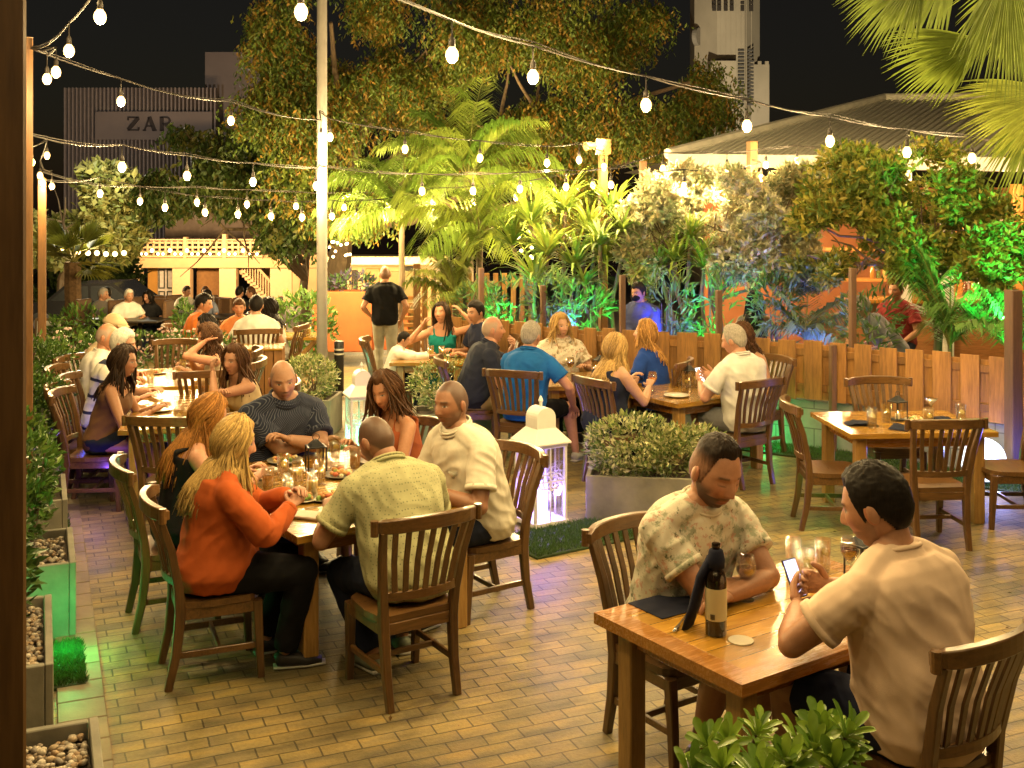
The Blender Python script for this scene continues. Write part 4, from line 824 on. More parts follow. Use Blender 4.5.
tag(MB().box(p1(310, 517) + V((0, 0, .008)), (.13, .2, .016), R(70), .004).build('wallet', M('pale leather', (.5, .4, .3), .5)), 'closed pale wallet at the near left corner of the long table', 'wallet')
# vacant table, fence tables, left tables
r5 = R(4)
for (a, b_, l, d) in ((-.32, -.22, 'water glass at the left of the unoccupied table', 'water'), (-.12, -.02, 'tall glass left of the candle lantern by the fence', 'water'), (.12, -.24, 'water glass in front of the candle lantern by the fence', 'water'), (.45, -.1, 'water glass at the right of the unoccupied table', 'water')): tumbler(l, on(T5, r5, a, b_), d, .15, .042)
candle_lantern('lit candle lantern amid the glasses of the unoccupied table', on(T5, r5, 0, .05)); stemmed('martini glass with a garnish on the unoccupied table', on(T5, r5, .3, .1), 'martini')
for i, (a, b_, l) in enumerate(((-.36, -.1, 'crumpled napkin at the left of the unoccupied table'), (-.1, -.26, 'crumpled napkin in the middle of the unoccupied table'), (.34, .02, 'crumpled napkin at the right of the unoccupied table'))): napkin(l, on(T5, r5, a, b_), i, 1.2)
plate('small plate with a wedge of food on the unoccupied table', on(T5, r5, .12, .0), True, .08, (.66, .6, .5), 9)
r6 = R(34)
for (a, b_, l, d) in ((-.1, .0, 'ice water glass in the middle of the phone man\'s table', 'water'), (.1, .1, 'second ice water glass of the phone man\'s table', 'water'), (.22, -.02, 'amber drink beside the phone man\'s hand', 'amber'), (.05, .3, 'glass by the fence on the phone man\'s table', 'water')): tumbler(l, on(T6, r6, a, b_), d, .16, .042)
stemmed('orange spritz glass before the blonde woman in the dark top', on(T6, r6, -.4, .12), 'spritz'); candle_lantern('candle lantern on the phone man\'s table', on(T6, r6, .15, .22)); plate('empty plate at the corner of the phone man\'s table', on(T6, r6, -.35, -.15), False)
r7 = R(14)
for (a, b_, l, d) in ((.05, .05, 'dark cola glass in front of the blouse', 'amber'), (.28, .1, 'water glass right of the cola', 'water'), (-.35, .1, 'glass in front of the dark polo shirt', 'water')): tumbler(l, on(T7, r7, a, b_), d, .15, .04)
stemmed('red wine glass in front of the woman in the flowered blouse', on(T7, r7, -.18, .15), 'wine'); candle_lantern('candle lantern on the blue polo man\'s table', on(T7, r7, .15, .2)); plate('plate with leftovers at the right of the blue polo man\'s table', on(T7, r7, .38, -.12), True, seed=20); plate('plate in front of the man in bright blue', on(T7, r7, -.02, -.22), True, seed=21)
tumbler('glass cup before the woman in turquoise', on(T8, 0, .0, .0), 'juice'); tumbler('second glass cup on the child\'s table', on(T8, 0, .12, -.02), 'water'); plate('plate in front of the child', on(T8, 0, -.2, 0), True, seed=22); plate('plate at the right of the child\'s table', on(T8, 0, .28, .1), True, seed=23)
tumbler('low glass at the near corner of the second table', on(T3, R(2), .05, -.7), 'water', .09); tumbler('violet glass on the second table', on(T3, R(2), -.1, .7), 'amber', .1, .05); candle_lantern('candle lantern on the second table near the chin-resting woman', on(T3, R(2), .2, .6)); plate('plate in front of the dark-haired woman in brown', on(T3, R(2), -.25, -.2), True, seed=24); plate('plate in front of the chin-resting woman', on(T3, R(2), .25, .2), True, seed=25)
for (a, b_, l) in ((-.1, -.5, 'glass before the white-haired person'), (.1, -.3, 'glass in the middle of the flat cap man\'s table'), (.0, .3, 'far glass on the flat cap man\'s table')): tumbler(l, on(T3b, R(2), a, b_), 'water')
plate('plate before the bald man in white', on(T3b, R(2), -.25, .2), True, seed=26); plate('plate before the curly-haired woman', on(T3b, R(2), .28, .1), True, seed=27)
for (a, b_, l) in ((-.1, .1, 'glass before the man in orange'), (.12, .0, 'second glass on the table beyond the flower hedge'), (.2, .25, 'third glass on the table beyond the flower hedge')): tumbler(l, on(T4, 0, a, b_), 'water')
# ================================================================ SETTING
def sheet(name, x0, x1, y0, y1, nx, ny, dz, mat, kind='structure', poly=None):
    b = MB(); vs = [(lerp(x0, x1, i / nx), lerp(y0, y1, j / ny), gz(lerp(y0, y1, j / ny)) + dz) for j in range(ny + 1) for i in range(nx + 1)]
    b.add(vs, [(j * (nx + 1) + i, j * (nx + 1) + i + 1, (j + 1) * (nx + 1) + i + 1, (j + 1) * (nx + 1) + i) for j in range(ny) for i in range(nx)])
    return tag(b.build(name, mat), kind=kind)
def paver():
    m, nt, p, o = newmat('clay pavers'); v = coords(nt, rot=(0, 0, R(-23.2)))
    br = nd(nt, 'ShaderNodeTexBrick'); br.inputs['Scale'].default_value = 1; br.inputs['Brick Width'].default_value = .178; br.inputs['Row Height'].default_value = .096; br.inputs['Mortar Size'].default_value = .0048; br.inputs['Mortar Smooth'].default_value = .3
    br.inputs['Color1'].default_value = (.29, .222, .095, 1); br.inputs['Color2'].default_value = (.17, .14, .075, 1); br.inputs['Mortar'].default_value = (.095, .074, .038, 1); br.inputs['Bias'].default_value = -.1
    wob = noise_f(nt, v, 2.2, 3); ad = nd(nt, 'ShaderNodeVectorMath', operation='MULTIPLY_ADD'); ad.inputs[1].default_value = (.022,) * 3; cv = nd(nt, 'ShaderNodeCombineXYZ'); nt.links.new(wob, cv.inputs[0]); nt.links.new(wob, cv.inputs[1]); nt.links.new(cv.outputs[0], ad.inputs[0]); nt.links.new(v, ad.inputs[2]); nt.links.new(ad.outputs[0], br.inputs[0])
    c = br.outputs[0]
    # each brick its own tint
    s2 = nd(nt, 'ShaderNodeVectorMath', operation='MULTIPLY'); s2.inputs[1].default_value = (1 / .356, 1 / .096, 1); nt.links.new(v, s2.inputs[0]); n1 = noise_f(nt, s2.outputs[0], .9, 2, .5)
    c = mixc(nt, .7, c, ramp(nt, n1, (.32, (.42, .40, .42)), (.5, (.95, .92, .85)), (.68, (1.45, 1.25, .8))), 'MULTIPLY')
    n2 = noise_f(nt, v, 1.1, 4); c = mixc(nt, .8, c, ramp(nt, n2, (.34, (.38, .38, .40)), (.6, (1.15, 1.12, 1.0))), 'MULTIPLY')
    n3 = noise_f(nt, v, 45, 4, .7); c = mixc(nt, .5, c, ramp(nt, n3, (.3, (.6, .6, .6)), (.7, (1.2, 1.2, 1.2))), 'MULTIPLY')
    nt.links.new(c, p.inputs['Base Color']); nt.links.new(ramp(nt, n2, (.3, .42), (.7, .68)), p.inputs['Roughness'])
    inv = nd(nt, 'ShaderNodeMath', operation='SUBTRACT'); inv.inputs[0].default_value = 1; nt.links.new(br.outputs['Fac'], inv.inputs[1])
    b1 = nd(nt, 'ShaderNodeBump'); b1.inputs['Strength'].default_value = .7; b1.inputs['Distance'].default_value = .006; nt.links.new(inv.outputs[0], b1.inputs['Height'])
    b2 = nd(nt, 'ShaderNodeBump'); b2.inputs['Strength'].default_value = .6; b2.inputs['Distance'].default_value = .006; nt.links.new(noise_f(nt, v, 60, 4, .7), b2.inputs['Height']); nt.links.new(b1.outputs[0], b2.inputs['Normal']); nt.links.new(b2.outputs[0], p.inputs['Normal'])
    return m
PAV = paver()
sheet('ground', -400, 400, -8, 900, 8, 180, -.02, M('asphalt', (.05, .047, .044), .85, .25, 3, .3))
sheet('patio', -9, 12, -2, 30, 2, 64, 0, PAV)
sheet('street', -60, 12, 30.2, 58, 2, 28, -.012, M('pale street', (.13, .11, .085), .8, .2, 1.5, .2))
VP = V((-.394, .919, 0)); VQ = V((.919, .394, 0))
# border course along the planters
b = MB(); a0 = g(118, 768); q = a0 - VP * 2.2; k = 0
bm_ = M('border paver', (.21, .155, .085), .6, .3, 3, .4)
for i in range(62):
    c = q + VP * (.113 + i * .226); b.box((c.x, c.y, .004), (.218, .218, .02), math.atan2(VP.y, VP.x), .004)
    c2 = c - VQ * .226
tag(b.build('border_course', bm_, loc=(-.125 * VQ.x, -.125 * VQ.y, 0)), kind='structure')
# ---------------------------------------------------------------- planters
CONC = M('fibre cement', (.21, .195, .145), .8, .32, 3.2, .35)
def planter_box(label, c, rot, L, Wd, h, rim=.035, mat=None):
    t = thing('planter_box', label, 'planter', (c[0], c[1], 0), rot, 'concrete planter boxes'); b = MB()
    b.box((0, -(Wd - rim) / 2, h / 2), (L, rim, h)); b.box((0, (Wd - rim) / 2, h / 2), (L, rim, h)); b.box((-(L - rim) / 2, 0, h / 2), (rim, Wd - 2 * rim - .004, h - .002)); b.box(((L - rim) / 2, 0, h / 2), (rim, Wd - 2 * rim - .004, h - .002)); b.build('box_wall', mat or CONC, t)
    b = MB(); b.box((0, 0, h * .45), (L - 2 * rim - .004, Wd - 2 * rim - .004, h * .8)); b.build('soil', M('dark soil', (.05, .035, .022), .95, .3, 20, .6), t); return t
vr = math.atan2(VP.y, VP.x)
def lplant(corner, L, Wd, h, label):     # corner = nearest corner towards the terrace
    c = V(corner) + VP * L / 2 - VQ * Wd / 2; planter_box(label, c, vr, L, Wd, h); return c
nearR = lambda px, py, z: V((g(px, py, z).x, g(px, py, z).y, 0))
pA = nearR(98, 716, .42) - VP * .98; cA = lplant(pA, .98, .62, .42, 'nearest planter box of pebbles at the lower left corner')
pB = nearR(53.6, 663.5, .42); cB = lplant(pB, .95, .62, .42, 'planter box with gravel and a leafy plant behind the pebble box')
pC = nearR(76, 562, .42); cC = lplant(pC, .75, .62, .42, 'planter box with its face lit green')
pC2 = V((-3.05, 7.55, 0)); cC2 = lplant(pC2, .8, .55, .42, 'planter box behind the green lit one')
pD = nearR(64, 455, .42); cD = lplant(pD, .95, .55, .42, 'planter box beside the violet lit chairs')
pE = nearR(66, 412, .42); cE = lplant(pE, .95, .5, .42, 'farthest planter box of the row on the left')
PEB = attr_mat('pebble', .6, .2, 50, bmp=.3)
def pebbles(c, rot, L, Wd, z, n, seed):
    r = random.Random(seed); b = MB()
    for i in range(n):
        s = r.uniform(.010, .022); col = r.choice(((.34, .25, .15), (.25, .2, .15), (.42, .36, .27), (.18, .15, .12), (.48, .42, .33), (.3, .2, .11)))
        b.blob((r.uniform(-L / 2, L / 2), r.uniform(-Wd / 2, Wd / 2), z + r.uniform(0, .018)), (s, s * r.uniform(.6, .9), s * r.uniform(.45, .7)), 7, 5, Matrix.Rotation(r.uniform(0, 3), 3, 'Z') @ Matrix.Rotation(r.uniform(-.5, .5), 3, 'X'), col=col)
    return tag(b.build('pebbles', PEB, None, True, (c[0], c[1], 0), rot), kind='stuff')
pebbles(cA, vr, .88, .52, .362, 1100, 1); pebbles(cB, vr, .85, .52, .362, 1000, 2); pebbles(cC, vr, .65, .5, .362, 500, 3)
c1p = V((1.16, 8.66, 0)); planter_box('planter box behind the bearded man, holding a pale variegated shrub', c1p, R(-8), 1.12, .55, .36)
c2p = V((-2.2, 11.85, 0)); planter_box('planter box in front of the white pole', c2p, R(-4), .62, .6, .40)
c3p = V((-.62, 11.35, 0)); planter_box('planter box hidden behind the smaller lantern\'s neighbours', c3p, R(4), .8, .5, .34)
bpy.context.view_layer.update()
for o in list(S.objects):
    if o.get('label', '').startswith('planter box hidden'): o['label'] = 'planter box with a pale shrub in front of the child\'s table'
GRASS = attr_mat('grass', .7, .2, 30, trans=.2, bmp=0)
def grass_mat(c, rot, L, Wd, n, seed, h=.035):
    r = random.Random(seed); b = MB(); b.box((0, 0, .009), (L, Wd, .018), col=(.03, .06, .012))
    for i in range(n):
        x, y = r.uniform(-L / 2, L / 2), r.uniform(-Wd / 2, Wd / 2); a = r.uniform(0, 6.28); k = r.uniform(.6, 1.3); t = r.uniform(.2, .9)
        b.leaf((x, y, .016), (math.cos(a) * t, math.sin(a) * t, 1), (math.sin(a), -math.cos(a), .1), h * k, .006, (.05 * k, .105 * k, .018))
    return tag(b.build('grass', GRASS, None, False, (c[0], c[1], 0), rot), kind='stuff')
grass_mat(pC - VP * .42 - VQ * .12, vr, .6, .3, 3500, 4); grass_mat((.42, 8.05), R(33), .95, .55, 5200, 5); grass_mat((-1.4, 10.75), 0, .9, .6, 2500, 6)
grass_mat(pD - VP * .55 - VQ * .1, vr, .6, .25, 1200, 61)
# ---------------------------------------------------------------- garden lanterns
WHITEM = M('white painted metal', (.72, .70, .66), .4, .05); CLEARP = thin_glass('lantern pane', (.98, .98, .98), .05)
def floor_lantern(label, x, y, s, rot, gcol, lcol, power):
    t = thing('garden_lantern', label, 'lantern', (x, y, .02), rot, 'big white garden lanterns'); w = .135 * s; h = .60 * s; b = MB()
    b.box((0, 0, .018), (2 * w + .04, 2 * w + .04, .036)); b.box((0, 0, h), (2 * w + .03, 2 * w + .03, .03))
    for i in (-1, 1):
        for j in (-1, 1): b.box((i * w, j * w, h / 2), (.024, .024, h - .03))
    b.build('frame', WHITEM, t); b = MB()
    for k in range(4):
        m = Matrix.Rotation(k * math.pi / 2, 3, 'Z')
        b.box(m @ V((0, w, h * .27)), (.012, .012, h * .5), k * math.pi / 2); b.box(m @ V((0, w, h * .78)), (.012, .012, h * .42), k * math.pi / 2); b.box(m @ V((0, w, h * .55)), (2 * w - .024, .012, .012), k * math.pi / 2)
        for x0, r_ in ((-.055, .055), (.055, .055), (0, .07)): b.tube([m @ V((x0 * s + r_ * s * math.cos(a), w + .004, h * .56 + r_ * s * math.sin(a))) for a in [i * math.pi / 9 for i in range(19)]], .0045, 5)
    b.build('ring_ornament', WHITEM, t); b = MB(); e = w + .034 * s
    r45 = Matrix.Rotation(R(45), 3, 'Z'); q = math.sqrt(2)
    b.lathe([(e * q, h + .014), (e * q, h + .026), (.085 * s * q, h + .125 * s), (.085 * s * q, h + .13 * s), (0, h + .13 * s)], 4, m3=r45); b.build('roof', WHITEM, t)
    b = MB(); pl = [(-.085 * s, 0), (.085 * s, 0)] + [(.085 * s * math.cos(a), .07 * s + .085 * s * math.sin(a)) for a in [i * math.pi / 12 for i in range(13)]]
    m4 = Matrix.Translation((0, .08 * s, h + .128 * s)) @ Matrix.Rotation(R(90), 4, 'X'); b.prism(pl, 0, .16 * s, m4); b.lathe([(.012 * s, 0), (.012 * s, .03 * s), (.02 * s, .045 * s), (.008 * s, .075 * s), (0, .085 * s)], 10, (0, 0, h + .282 * s)); b.build('dome', WHITEM, t)
    b = MB()
    for k in range(4): b.box(Matrix.Rotation(k * math.pi / 2, 3, 'Z') @ V((0, w - .006, h / 2)), (2 * w - .03, .003, h - .05), k * math.pi / 2, .0005)
    b.build('pane', CLEARP, t)
    MB().lathe([(.05 * s, .037), (.055 * s, .05), (.055 * s, .30 * s), (.05 * s, .305 * s), (0, .305 * s)], 16).build('light_tube', glow('lamp ' + label[:12], gcol, 2.6), t, True)
    for dx, dy in ((.1, 0), (-.1, 0), (0, .1), (0, -.1)): lamp('led', (dx * s, dy * s, .2 * s), power / 4, lcol, radius=.02, parent=t)
floor_lantern('larger white lantern glowing violet beside the man in white', .22, 8.42, 1.0, R(32), (.48, .40, 1), (.33, .2, 1), 40)
floor_lantern('smaller white lantern glowing sea green behind the long table', -1.47, 10.75, .93, R(20), (.3, 1, .62), (.12, 1, .5), 16)
# ---------------------------------------------------------------- fence
FW = wood('fence board', (.13, .058, .014), (.42, .20, .048), 'z', .6, .0, grain=6)
FP = [V((-.95, 13.7, 0)), V((1.18, 12.05, 0)), V((2.02, 11.7, 0)), V((3.14, 10.95, 0)), V((4.46, 9.75, 0)), V((5.6, 8.9, 0))]
def fence(label, a, b_, zb, zt, post=True, pw=.15, gap=.085, postlab=None):
    d = (b_ - a); L = d.length; ang = math.atan2(d.y, d.x); t = thing('picket_fence', label, 'fence', (a.x, a.y, 0), ang, 'shadow-box fence along the terrace')
    n = max(1, int(L / (pw + gap))); p = L / n; b1 = MB(); b2 = MB(); r = random.Random(int(L * 1000))
    for i in range(n):
        b1.box(((i + .5) * p, -.03, (zb + zt) / 2 + r.uniform(-.008, .008)), (p - gap, .02, zt - zb), ch=.003)
        b2.box(((i + 1) * p, .014, (zb + zt) / 2 - .02), (p - gap + .01, .02, zt - zb - .04), ch=.003)
    b1.build('front_board', FW, t).data.name = 'front boards'; b2.build('rear_board', FW, t)
    b = MB(); b.box((L / 2, 0, zb + .12), (L, .035, .07)); b.box((L / 2, 0, zt - .12), (L, .035, .07)); b.build('rail', FW, t); return t
LBL = ('fence section at the child\'s table, leftmost', 'fence section behind the blonde woman in royal blue', 'fence section behind the man with the phone', 'fence section behind the unoccupied table', 'fence section at the right edge of the photo')
BLOCK = None
def blockmat():
    m, nt, p, o = newmat('painted concrete block'); v = coords(nt, rot=(R(90), 0, 0)); br = nd(nt, 'ShaderNodeTexBrick'); br.inputs['Scale'].default_value = 1; br.inputs['Brick Width'].default_value = .4; br.inputs['Row Height'].default_value = .2; br.inputs['Mortar Size'].default_value = .006
    br.inputs['Color1'].default_value = (.30, .29, .26, 1); br.inputs['Color2'].default_value = (.25, .245, .22, 1); br.inputs['Mortar'].default_value = (.14, .135, .12, 1); nt.links.new(v, br.inputs[0])
    c = mixc(nt, .6, br.outputs[0], ramp(nt, noise_f(nt, v, 5, 5), (.3, (.55, .55, .52)), (.7, (1.1, 1.1, 1.1))), 'MULTIPLY'); nt.links.new(c, p.inputs['Base Color']); p.inputs['Roughness'].default_value = .85; bump(nt, p, br.outputs['Fac'], -.6, .006); return m
BLOCK = blockmat()
for i in range(5):
    a, b_ = FP[i], FP[i + 1]; fence(LBL[i], a, b_, .5, 1.09); d = (b_ - a); n = V((-d.y, d.x, 0)).normalized()
    t = MB(); t.box((d.length / 2, .12, .24), (d.length + .02, .16, .48), ch=.003); o = t.build('block_wall', BLOCK, None, loc=a, rot=math.atan2(d.y, d.x)); tag(o, 'low concrete block wall below the ' + LBL[i], 'wall', 'low block walls under the fence')
    c = a.lerp(b_, .5) - n * .22; grass_mat(c, math.atan2(d.y, d.x), d.length + .05, .5, int(2200 * d.length), 30 + i, .03)
DPOST = wood('dark post', (.07, .036, .018), (.17, .085, .04), 'z', .6, 0)
def post(label, x, y, w, z1, mat=DPOST, z0=None, group='wooden posts'):
    z0 = gz(y) if z0 is None else z0; return tag(MB().box((0, 0, (z1 - z0) / 2), (w, w, z1 - z0), ch=.006).build('wooden_post', mat, None, loc=(x, y, z0), rot=.3 if x > -1.2 and y > 3 else math.atan2(-x, y)), label, 'post', group)
for px, top, i, lb in ((998, 290, 4, 'tall dark post at the right end of the fence'), (836, 345, 3, 'short dark gate post in the fence left of the unoccupied table'), (848, 268, 3, 'brown post rising above the fence behind the ficus'), (715, 290, 2, 'post above the fence left of the bar woman'), (617, 275, 1, 'post above the fence beside the masked waiter'), (538, 285, 0, 'post above the fence behind the blouse table'), (476, 268, 0, 'post above the fence behind the dark-haired man in navy')):
    t = (px - CX) / F; a, b_ = FP[i], FP[i + 1]; d = b_ - a; s = (t * a.y - a.x) / (d.x - t * d.y); s = max(0, min(1, s)); p = a + d * s; n = V((-d.y, d.x, 0)).normalized(); off = .1 if px not in (998, 836) else -.07
    p = p + n * off; post(lb, p.x, p.y, .11 if px > 990 else .06, H - (top - YH) * p.y / F)
OPOST = wood('orange pine post', (.13, .055, .013), (.26, .12, .032), 'z', .5, .1)
post('big dark column close to the camera along the left edge', -1.085, 2.2, .2, 5.2, wood('stained column', (.10, .05, .018), (.24, .125, .042), 'z', .45, .2, grain=5), z0=0)
post('orange string-light post just right of the big dark column', -3.53, 8.0, .085, 3.66, OPOST); post('thinner string-light post with a knot, right of the first post', (42 - CX) * 14 / F, 14.0, .10, 2.80, OPOST)
post('light post with a junction box above the shrubs', (603 - CX) * 14.5 / F, 14.5, .10, 3.15, OPOST); post('string-light post in front of the metal roof', (752 - CX) * 14.5 / F, 14.5, .11, 3.3, OPOST); post('short light post left of the metal roof', (643 - CX) * 16 / F, 16, .09, 3.1, OPOST)
b = MB(); b.box((0, 0, 0), (.2, .12, .2)); b.tube([(-.1, -.04, .02), (-.24, -.12, .0)], [.035, .06], 10); tag(b.build('junction_box', wood('box wood', (.25, .12, .03), (.42, .2, .06), 'x', .5), loc=((603 - CX) * 14.4 / F, 14.38, 3.22)), 'wooden box with a small white floodlight on top of the light post', 'light box')
t = thing('light_pole', 'tall white steel pole rising out of frame', 'pole', ((322 - CX) * 12.4 / F, 12.4, 0)); MB().tube([(0, 0, 0), (0, 0, 5.4)], [.062, .056], 16).build('shaft', M('white enamel', (.46, .43, .38), .5, .1), t, True); MB().box((0, 0, .012), (.26, .26, .024)).build('base_plate', M('white enamel', (.62, .58, .50)), t)
def bollard(label, px, pb, y, h, w):
    z = H - (pb - YH) * y / F; t = thing('bollard', label, 'bollard', ((px - CX) * y / F, y, gz(y)), 0, 'black striped bollards'); MB().lathe([(w, 0), (w, h - .01), (w * .9, h), (0, h)], 18).build('post', BLACKM, t, True)
    for k in (.1, .16): MB().lathe([(w * 1.01, h - k - .02), (w * 1.03, h - k - .018), (w * 1.03, h - k), (w * 1.01, h - k + .002)], 18).build('stripe', M('reflective band', (.5, .48, .4), .4), t, True)
bollard('black bollard with pale bands beside the white pole', 339, 380, 14.6, .72, .065); bollard('black bollard with pale bands by the man in orange', 203, 345, 13.9, .8, .12)
# pallet bin, trestle table
t = thing('pallet_bin', 'tall bin of upright pallet boards behind the chin-resting woman', 'bin', ((257 - CX) * 13.2 / F, 13.2, 0), R(8)); b = MB()
for i in range(6):
    for s in (-1, 1): b.box((-.26 + i * .105, s * .26, .37), (.097, .02, .74), ch=.003); b.box((s * .3, -.21 + i * .085, .37), (.02, .078, .74), ch=.003)
b.build('side_board', OPOST, t); b = MB(); b.box((0, 0, .752), (.64, .58, .022)); b.build('top', PINE_T, t)
t = thing('trestle_table', 'yellow trestle table with crossed legs left of the white pole', 'table', ((293 - CX) * 15 / F, 15, gz(15)), 0); b = MB(); b.box((0, 0, .76), (.85, .6, .04)); b.build('tabletop', PINE_T, t)
for s in (-1, 1):
    for k in (-1, 1): b = MB(); b.tube([(k * .34, s * .22, 0), (-k * .34, s * .22 + .0, .735)], (.03, .02) if k > 0 else (.029, .024), rect=True, side=(0, 1, 0)); b.build('leg', PINE_Z, t)
b = MB(); b.box((0, 0, .36), (.04, .4, .05)); b.build('brace', PINE_Z, t)
for (a, b__, l) in ((-.15, .05, 'glass jar on the trestle table'), (.2, .0, 'second glass jar on the trestle table')): tumbler(l, V(((293 - CX) * 15 / F + a, 15 + b__, gz(15) + .781)), 'juice', .14, .05)
# orange planter wall, screen
def pxbox(name, label, cat, x0, y0, x1, y1, y, dep, mat, group=None, ch=.01):
    a = at(x0, y0, y); c = at(x1, y1, y); o = MB().box((0, dep / 2, (a.z - c.z) / 2), (c.x - a.x, dep, a.z - c.z), ch=ch).build(name, mat, loc=((a.x + c.x) / 2, y, c.z)); return tag(o, label, cat, group)
ORW = M('burnt orange plaster', (.34, .085, .02), .7, .15, 3, .2)
y = 19.0; pxbox('planter_wall', 'burnt orange planter wall right of the white pole', 'wall', 312, 292, 372, 352, y, .6, ORW); pxbox('planter_wall', 'stepped orange plinth behind the walking waiter', 'wall', 372, 308, 408, 350, y + .3, .6, ORW)
pxbox('door_panel', 'olive painted service door at the end of the orange wall', 'door', 388, 271, 420, 350, 19.6, .08, M('olive paint', (.17, .13, .05), .5, .1)); 
t = thing('louvre_shutter', 'wooden louvred shutter in front of the olive door', 'shutter', at(410, 350, 19.3)); b = MB()
for i in range(8): b.box((0, 0, .08 + i * .12), (.42, .03, .075), mtx=Matrix.Rotation(R(25), 3, 'X'))
b.build('slat', OPOST, t); b = MB(); b.box((-.23, 0, .52), (.05, .04, 1.04)); b.box((.23, 0, .52), (.05, .04, 1.04)); b.build('frame', OPOST, t)
t = thing('wooden_gate', 'tall slatted gate under the palms at the end of the fence', 'gate', at(478, 350, 16.2)); t.location.z = 0; b = MB(); k = 16.2 / F
for i in range(13): b.box((-.78 + i * .13, 0, .75), (.075, .025, 1.42), ch=.003)
b.build('picket', FW, t); b = MB(); b.box((0, .03, .25), (1.7, .03, .08)); b.box((0, .03, 1.3), (1.7, .03, .08)); b.build('rail', FW, t); b = MB(); b.box((-.9, 0, .8), (.1, .1, 1.6)); b.build('gate_post', OPOST, t)
# ---------------------------------------------------------------- cream arcade building
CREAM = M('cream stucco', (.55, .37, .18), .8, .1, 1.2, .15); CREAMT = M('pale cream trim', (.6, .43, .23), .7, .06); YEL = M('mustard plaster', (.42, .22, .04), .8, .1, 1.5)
BY = 58.0; gb = gz(BY)
bl = thing('arcade_building', 'cream arcaded building with a fretwork balcony and a panelled door', 'building', (0, BY, gb))
def bpart(name, mat, *rects, dep=.5, off=0.):
    b = MB()
    for (x0, y0, x1, y1) in rects:
        a = at(x0, y0, BY); c = at(x1, y1, BY); zb = max(c.z - gb, 0); zt = a.z - gb; b.box(((a.x + c.x) / 2, off + dep / 2, (zb + zt) / 2), (c.x - a.x, dep, zt - zb), ch=.02)
    return b.build(name, mat, bl)
for r_ in ((128, 213, 140, 312), (172, 268.5, 190, 312), (219, 268.5, 236, 312), (270, 268.5, 292, 312)): bpart('pillar', CREAMT, r_, dep=.6)
bpart('lintel', CREAM, (140.2, 258, 330, 268), dep=.62); bpart('back_wall', YEL, (140, 268, 172, 312), dep=.3, off=1.2); bpart('back_wall', M('brown plaster', (.22, .11, .03), .8), (190, 268, 219, 312), dep=.3, off=1.2); bpart('back_wall', CREAM, (236, 268, 270, 312), dep=.3, off=3.2); bpart('wall', CREAM, (292.3, 268.3, 330, 314), dep=.5)
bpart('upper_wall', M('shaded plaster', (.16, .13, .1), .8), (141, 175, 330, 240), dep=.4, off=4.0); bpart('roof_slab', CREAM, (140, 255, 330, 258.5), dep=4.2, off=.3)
dr = bpart('door', M('white door paint', (.6, .57, .5), .5), (151, 268.6, 168, 312), dep=.08, off=1.1); b = MB()
for x0, x1 in ((152, 158.5), (160.5, 167)):
    for y0, y1 in ((270.5, 290), (292.5, 306)):
        a = at(x0, y0, BY); c = at(x1, y1, BY); w = .06
        for q in ((a.x, c.x, a.z, a.z - w), (a.x, c.x, c.z + w, c.z), (a.x, a.x + w, a.z - w - .005, c.z + w + .005), (c.x - w, c.x, a.z - w - .005, c.z + w + .005)): b.box(((q[0] + q[1]) / 2, 1.07, (q[2] + q[3]) / 2 - gb), (q[1] - q[0], .04, q[2] - q[3]), ch=.005)
b.build('moulding', M('dark green trim', (.05, .06, .04), .5), dr)
b = MB()     # fretwork parapet, pierced by rows of holes
for (x0, x1) in ((141, 183), (186, 222), (226, 262)):
    a = at(x0, 239, BY); c = at(x1, 257.5, BY); w = c.x - a.x; h = a.z - c.z; b.box(((a.x + c.x) / 2, .1, a.z - gb - .04), (w, .14, .08)); b.box(((a.x + c.x) / 2, .1, c.z - gb + .06), (w, .14, .08))
    n = int(w / .3)
    for i in range(n + 1): b.box((a.x + i * w / n, .1, (a.z + c.z) / 2 - gb), (.11, .05, h - .2), ch=.01)
    for j in (.3, .55, .8): b.box(((a.x + c.x) / 2, .14, c.z + h * j - gb), (w, .03, .12), ch=.01)
b.build('parapet', CREAMT, bl); bpart('parapet_post', CREAMT, (183, 237, 186, 258)); bpart('parapet_post', CREAMT, (222, 234, 226, 258))
b = MB(); a = at(240, 270, BY); c = at(269, 303, BY)
for i in range(12):
    t_ = i / 11; x = lerp(a.x, c.x, t_); z = lerp(a.z, c.z, t_) - gb; b.box((x, .9, z - .15), (.3, .8, .22)); b.box((x, .5, z + .5), (.06, .06, 1.1))
b.tube([(a.x, .5, a.z - gb + 1.05), (c.x, .5, c.z - gb + 1.05)], .07, 6); b.build('staircase', CREAMT, bl)
bl2 = thing('cream_house', 'low cream house with dark doorways behind the orange planter wall', 'building', (0, 34, gz(34)))
def b2part(name, mat, x0, y0, x1, y1, dep, off):
    a = at(x0, y0, 34); c = at(x1, y1, 34); zb = max(0, c.z - gz(34)); zt = a.z - gz(34); return MB().box(((a.x + c.x) / 2, off + dep / 2, (zb + zt) / 2), (c.x - a.x, dep, zt - zb), ch=.02).build(name, mat, bl2)
b2part('wall', CREAM, 326, 264, 440, 330, .4, 0); b2part('canopy', CREAMT, 328, 255, 450, 263, 1.4, -1.2); b2part('doorway', M('dark opening', (.03, .022, .016), .7), 352, 270, 358, 318, .05, -.06); b2part('shutter_panel', CREAMT, 340, 270, 351, 318, .06, -.08); b2part('shutter_panel', M('tan panel', (.4, .22, .07), .6), 366, 268, 380, 318, .06, -.08); b2part('doorway', M('dark opening', (.03, .022, .016)), 402, 266, 420, 300, .05, -.06)
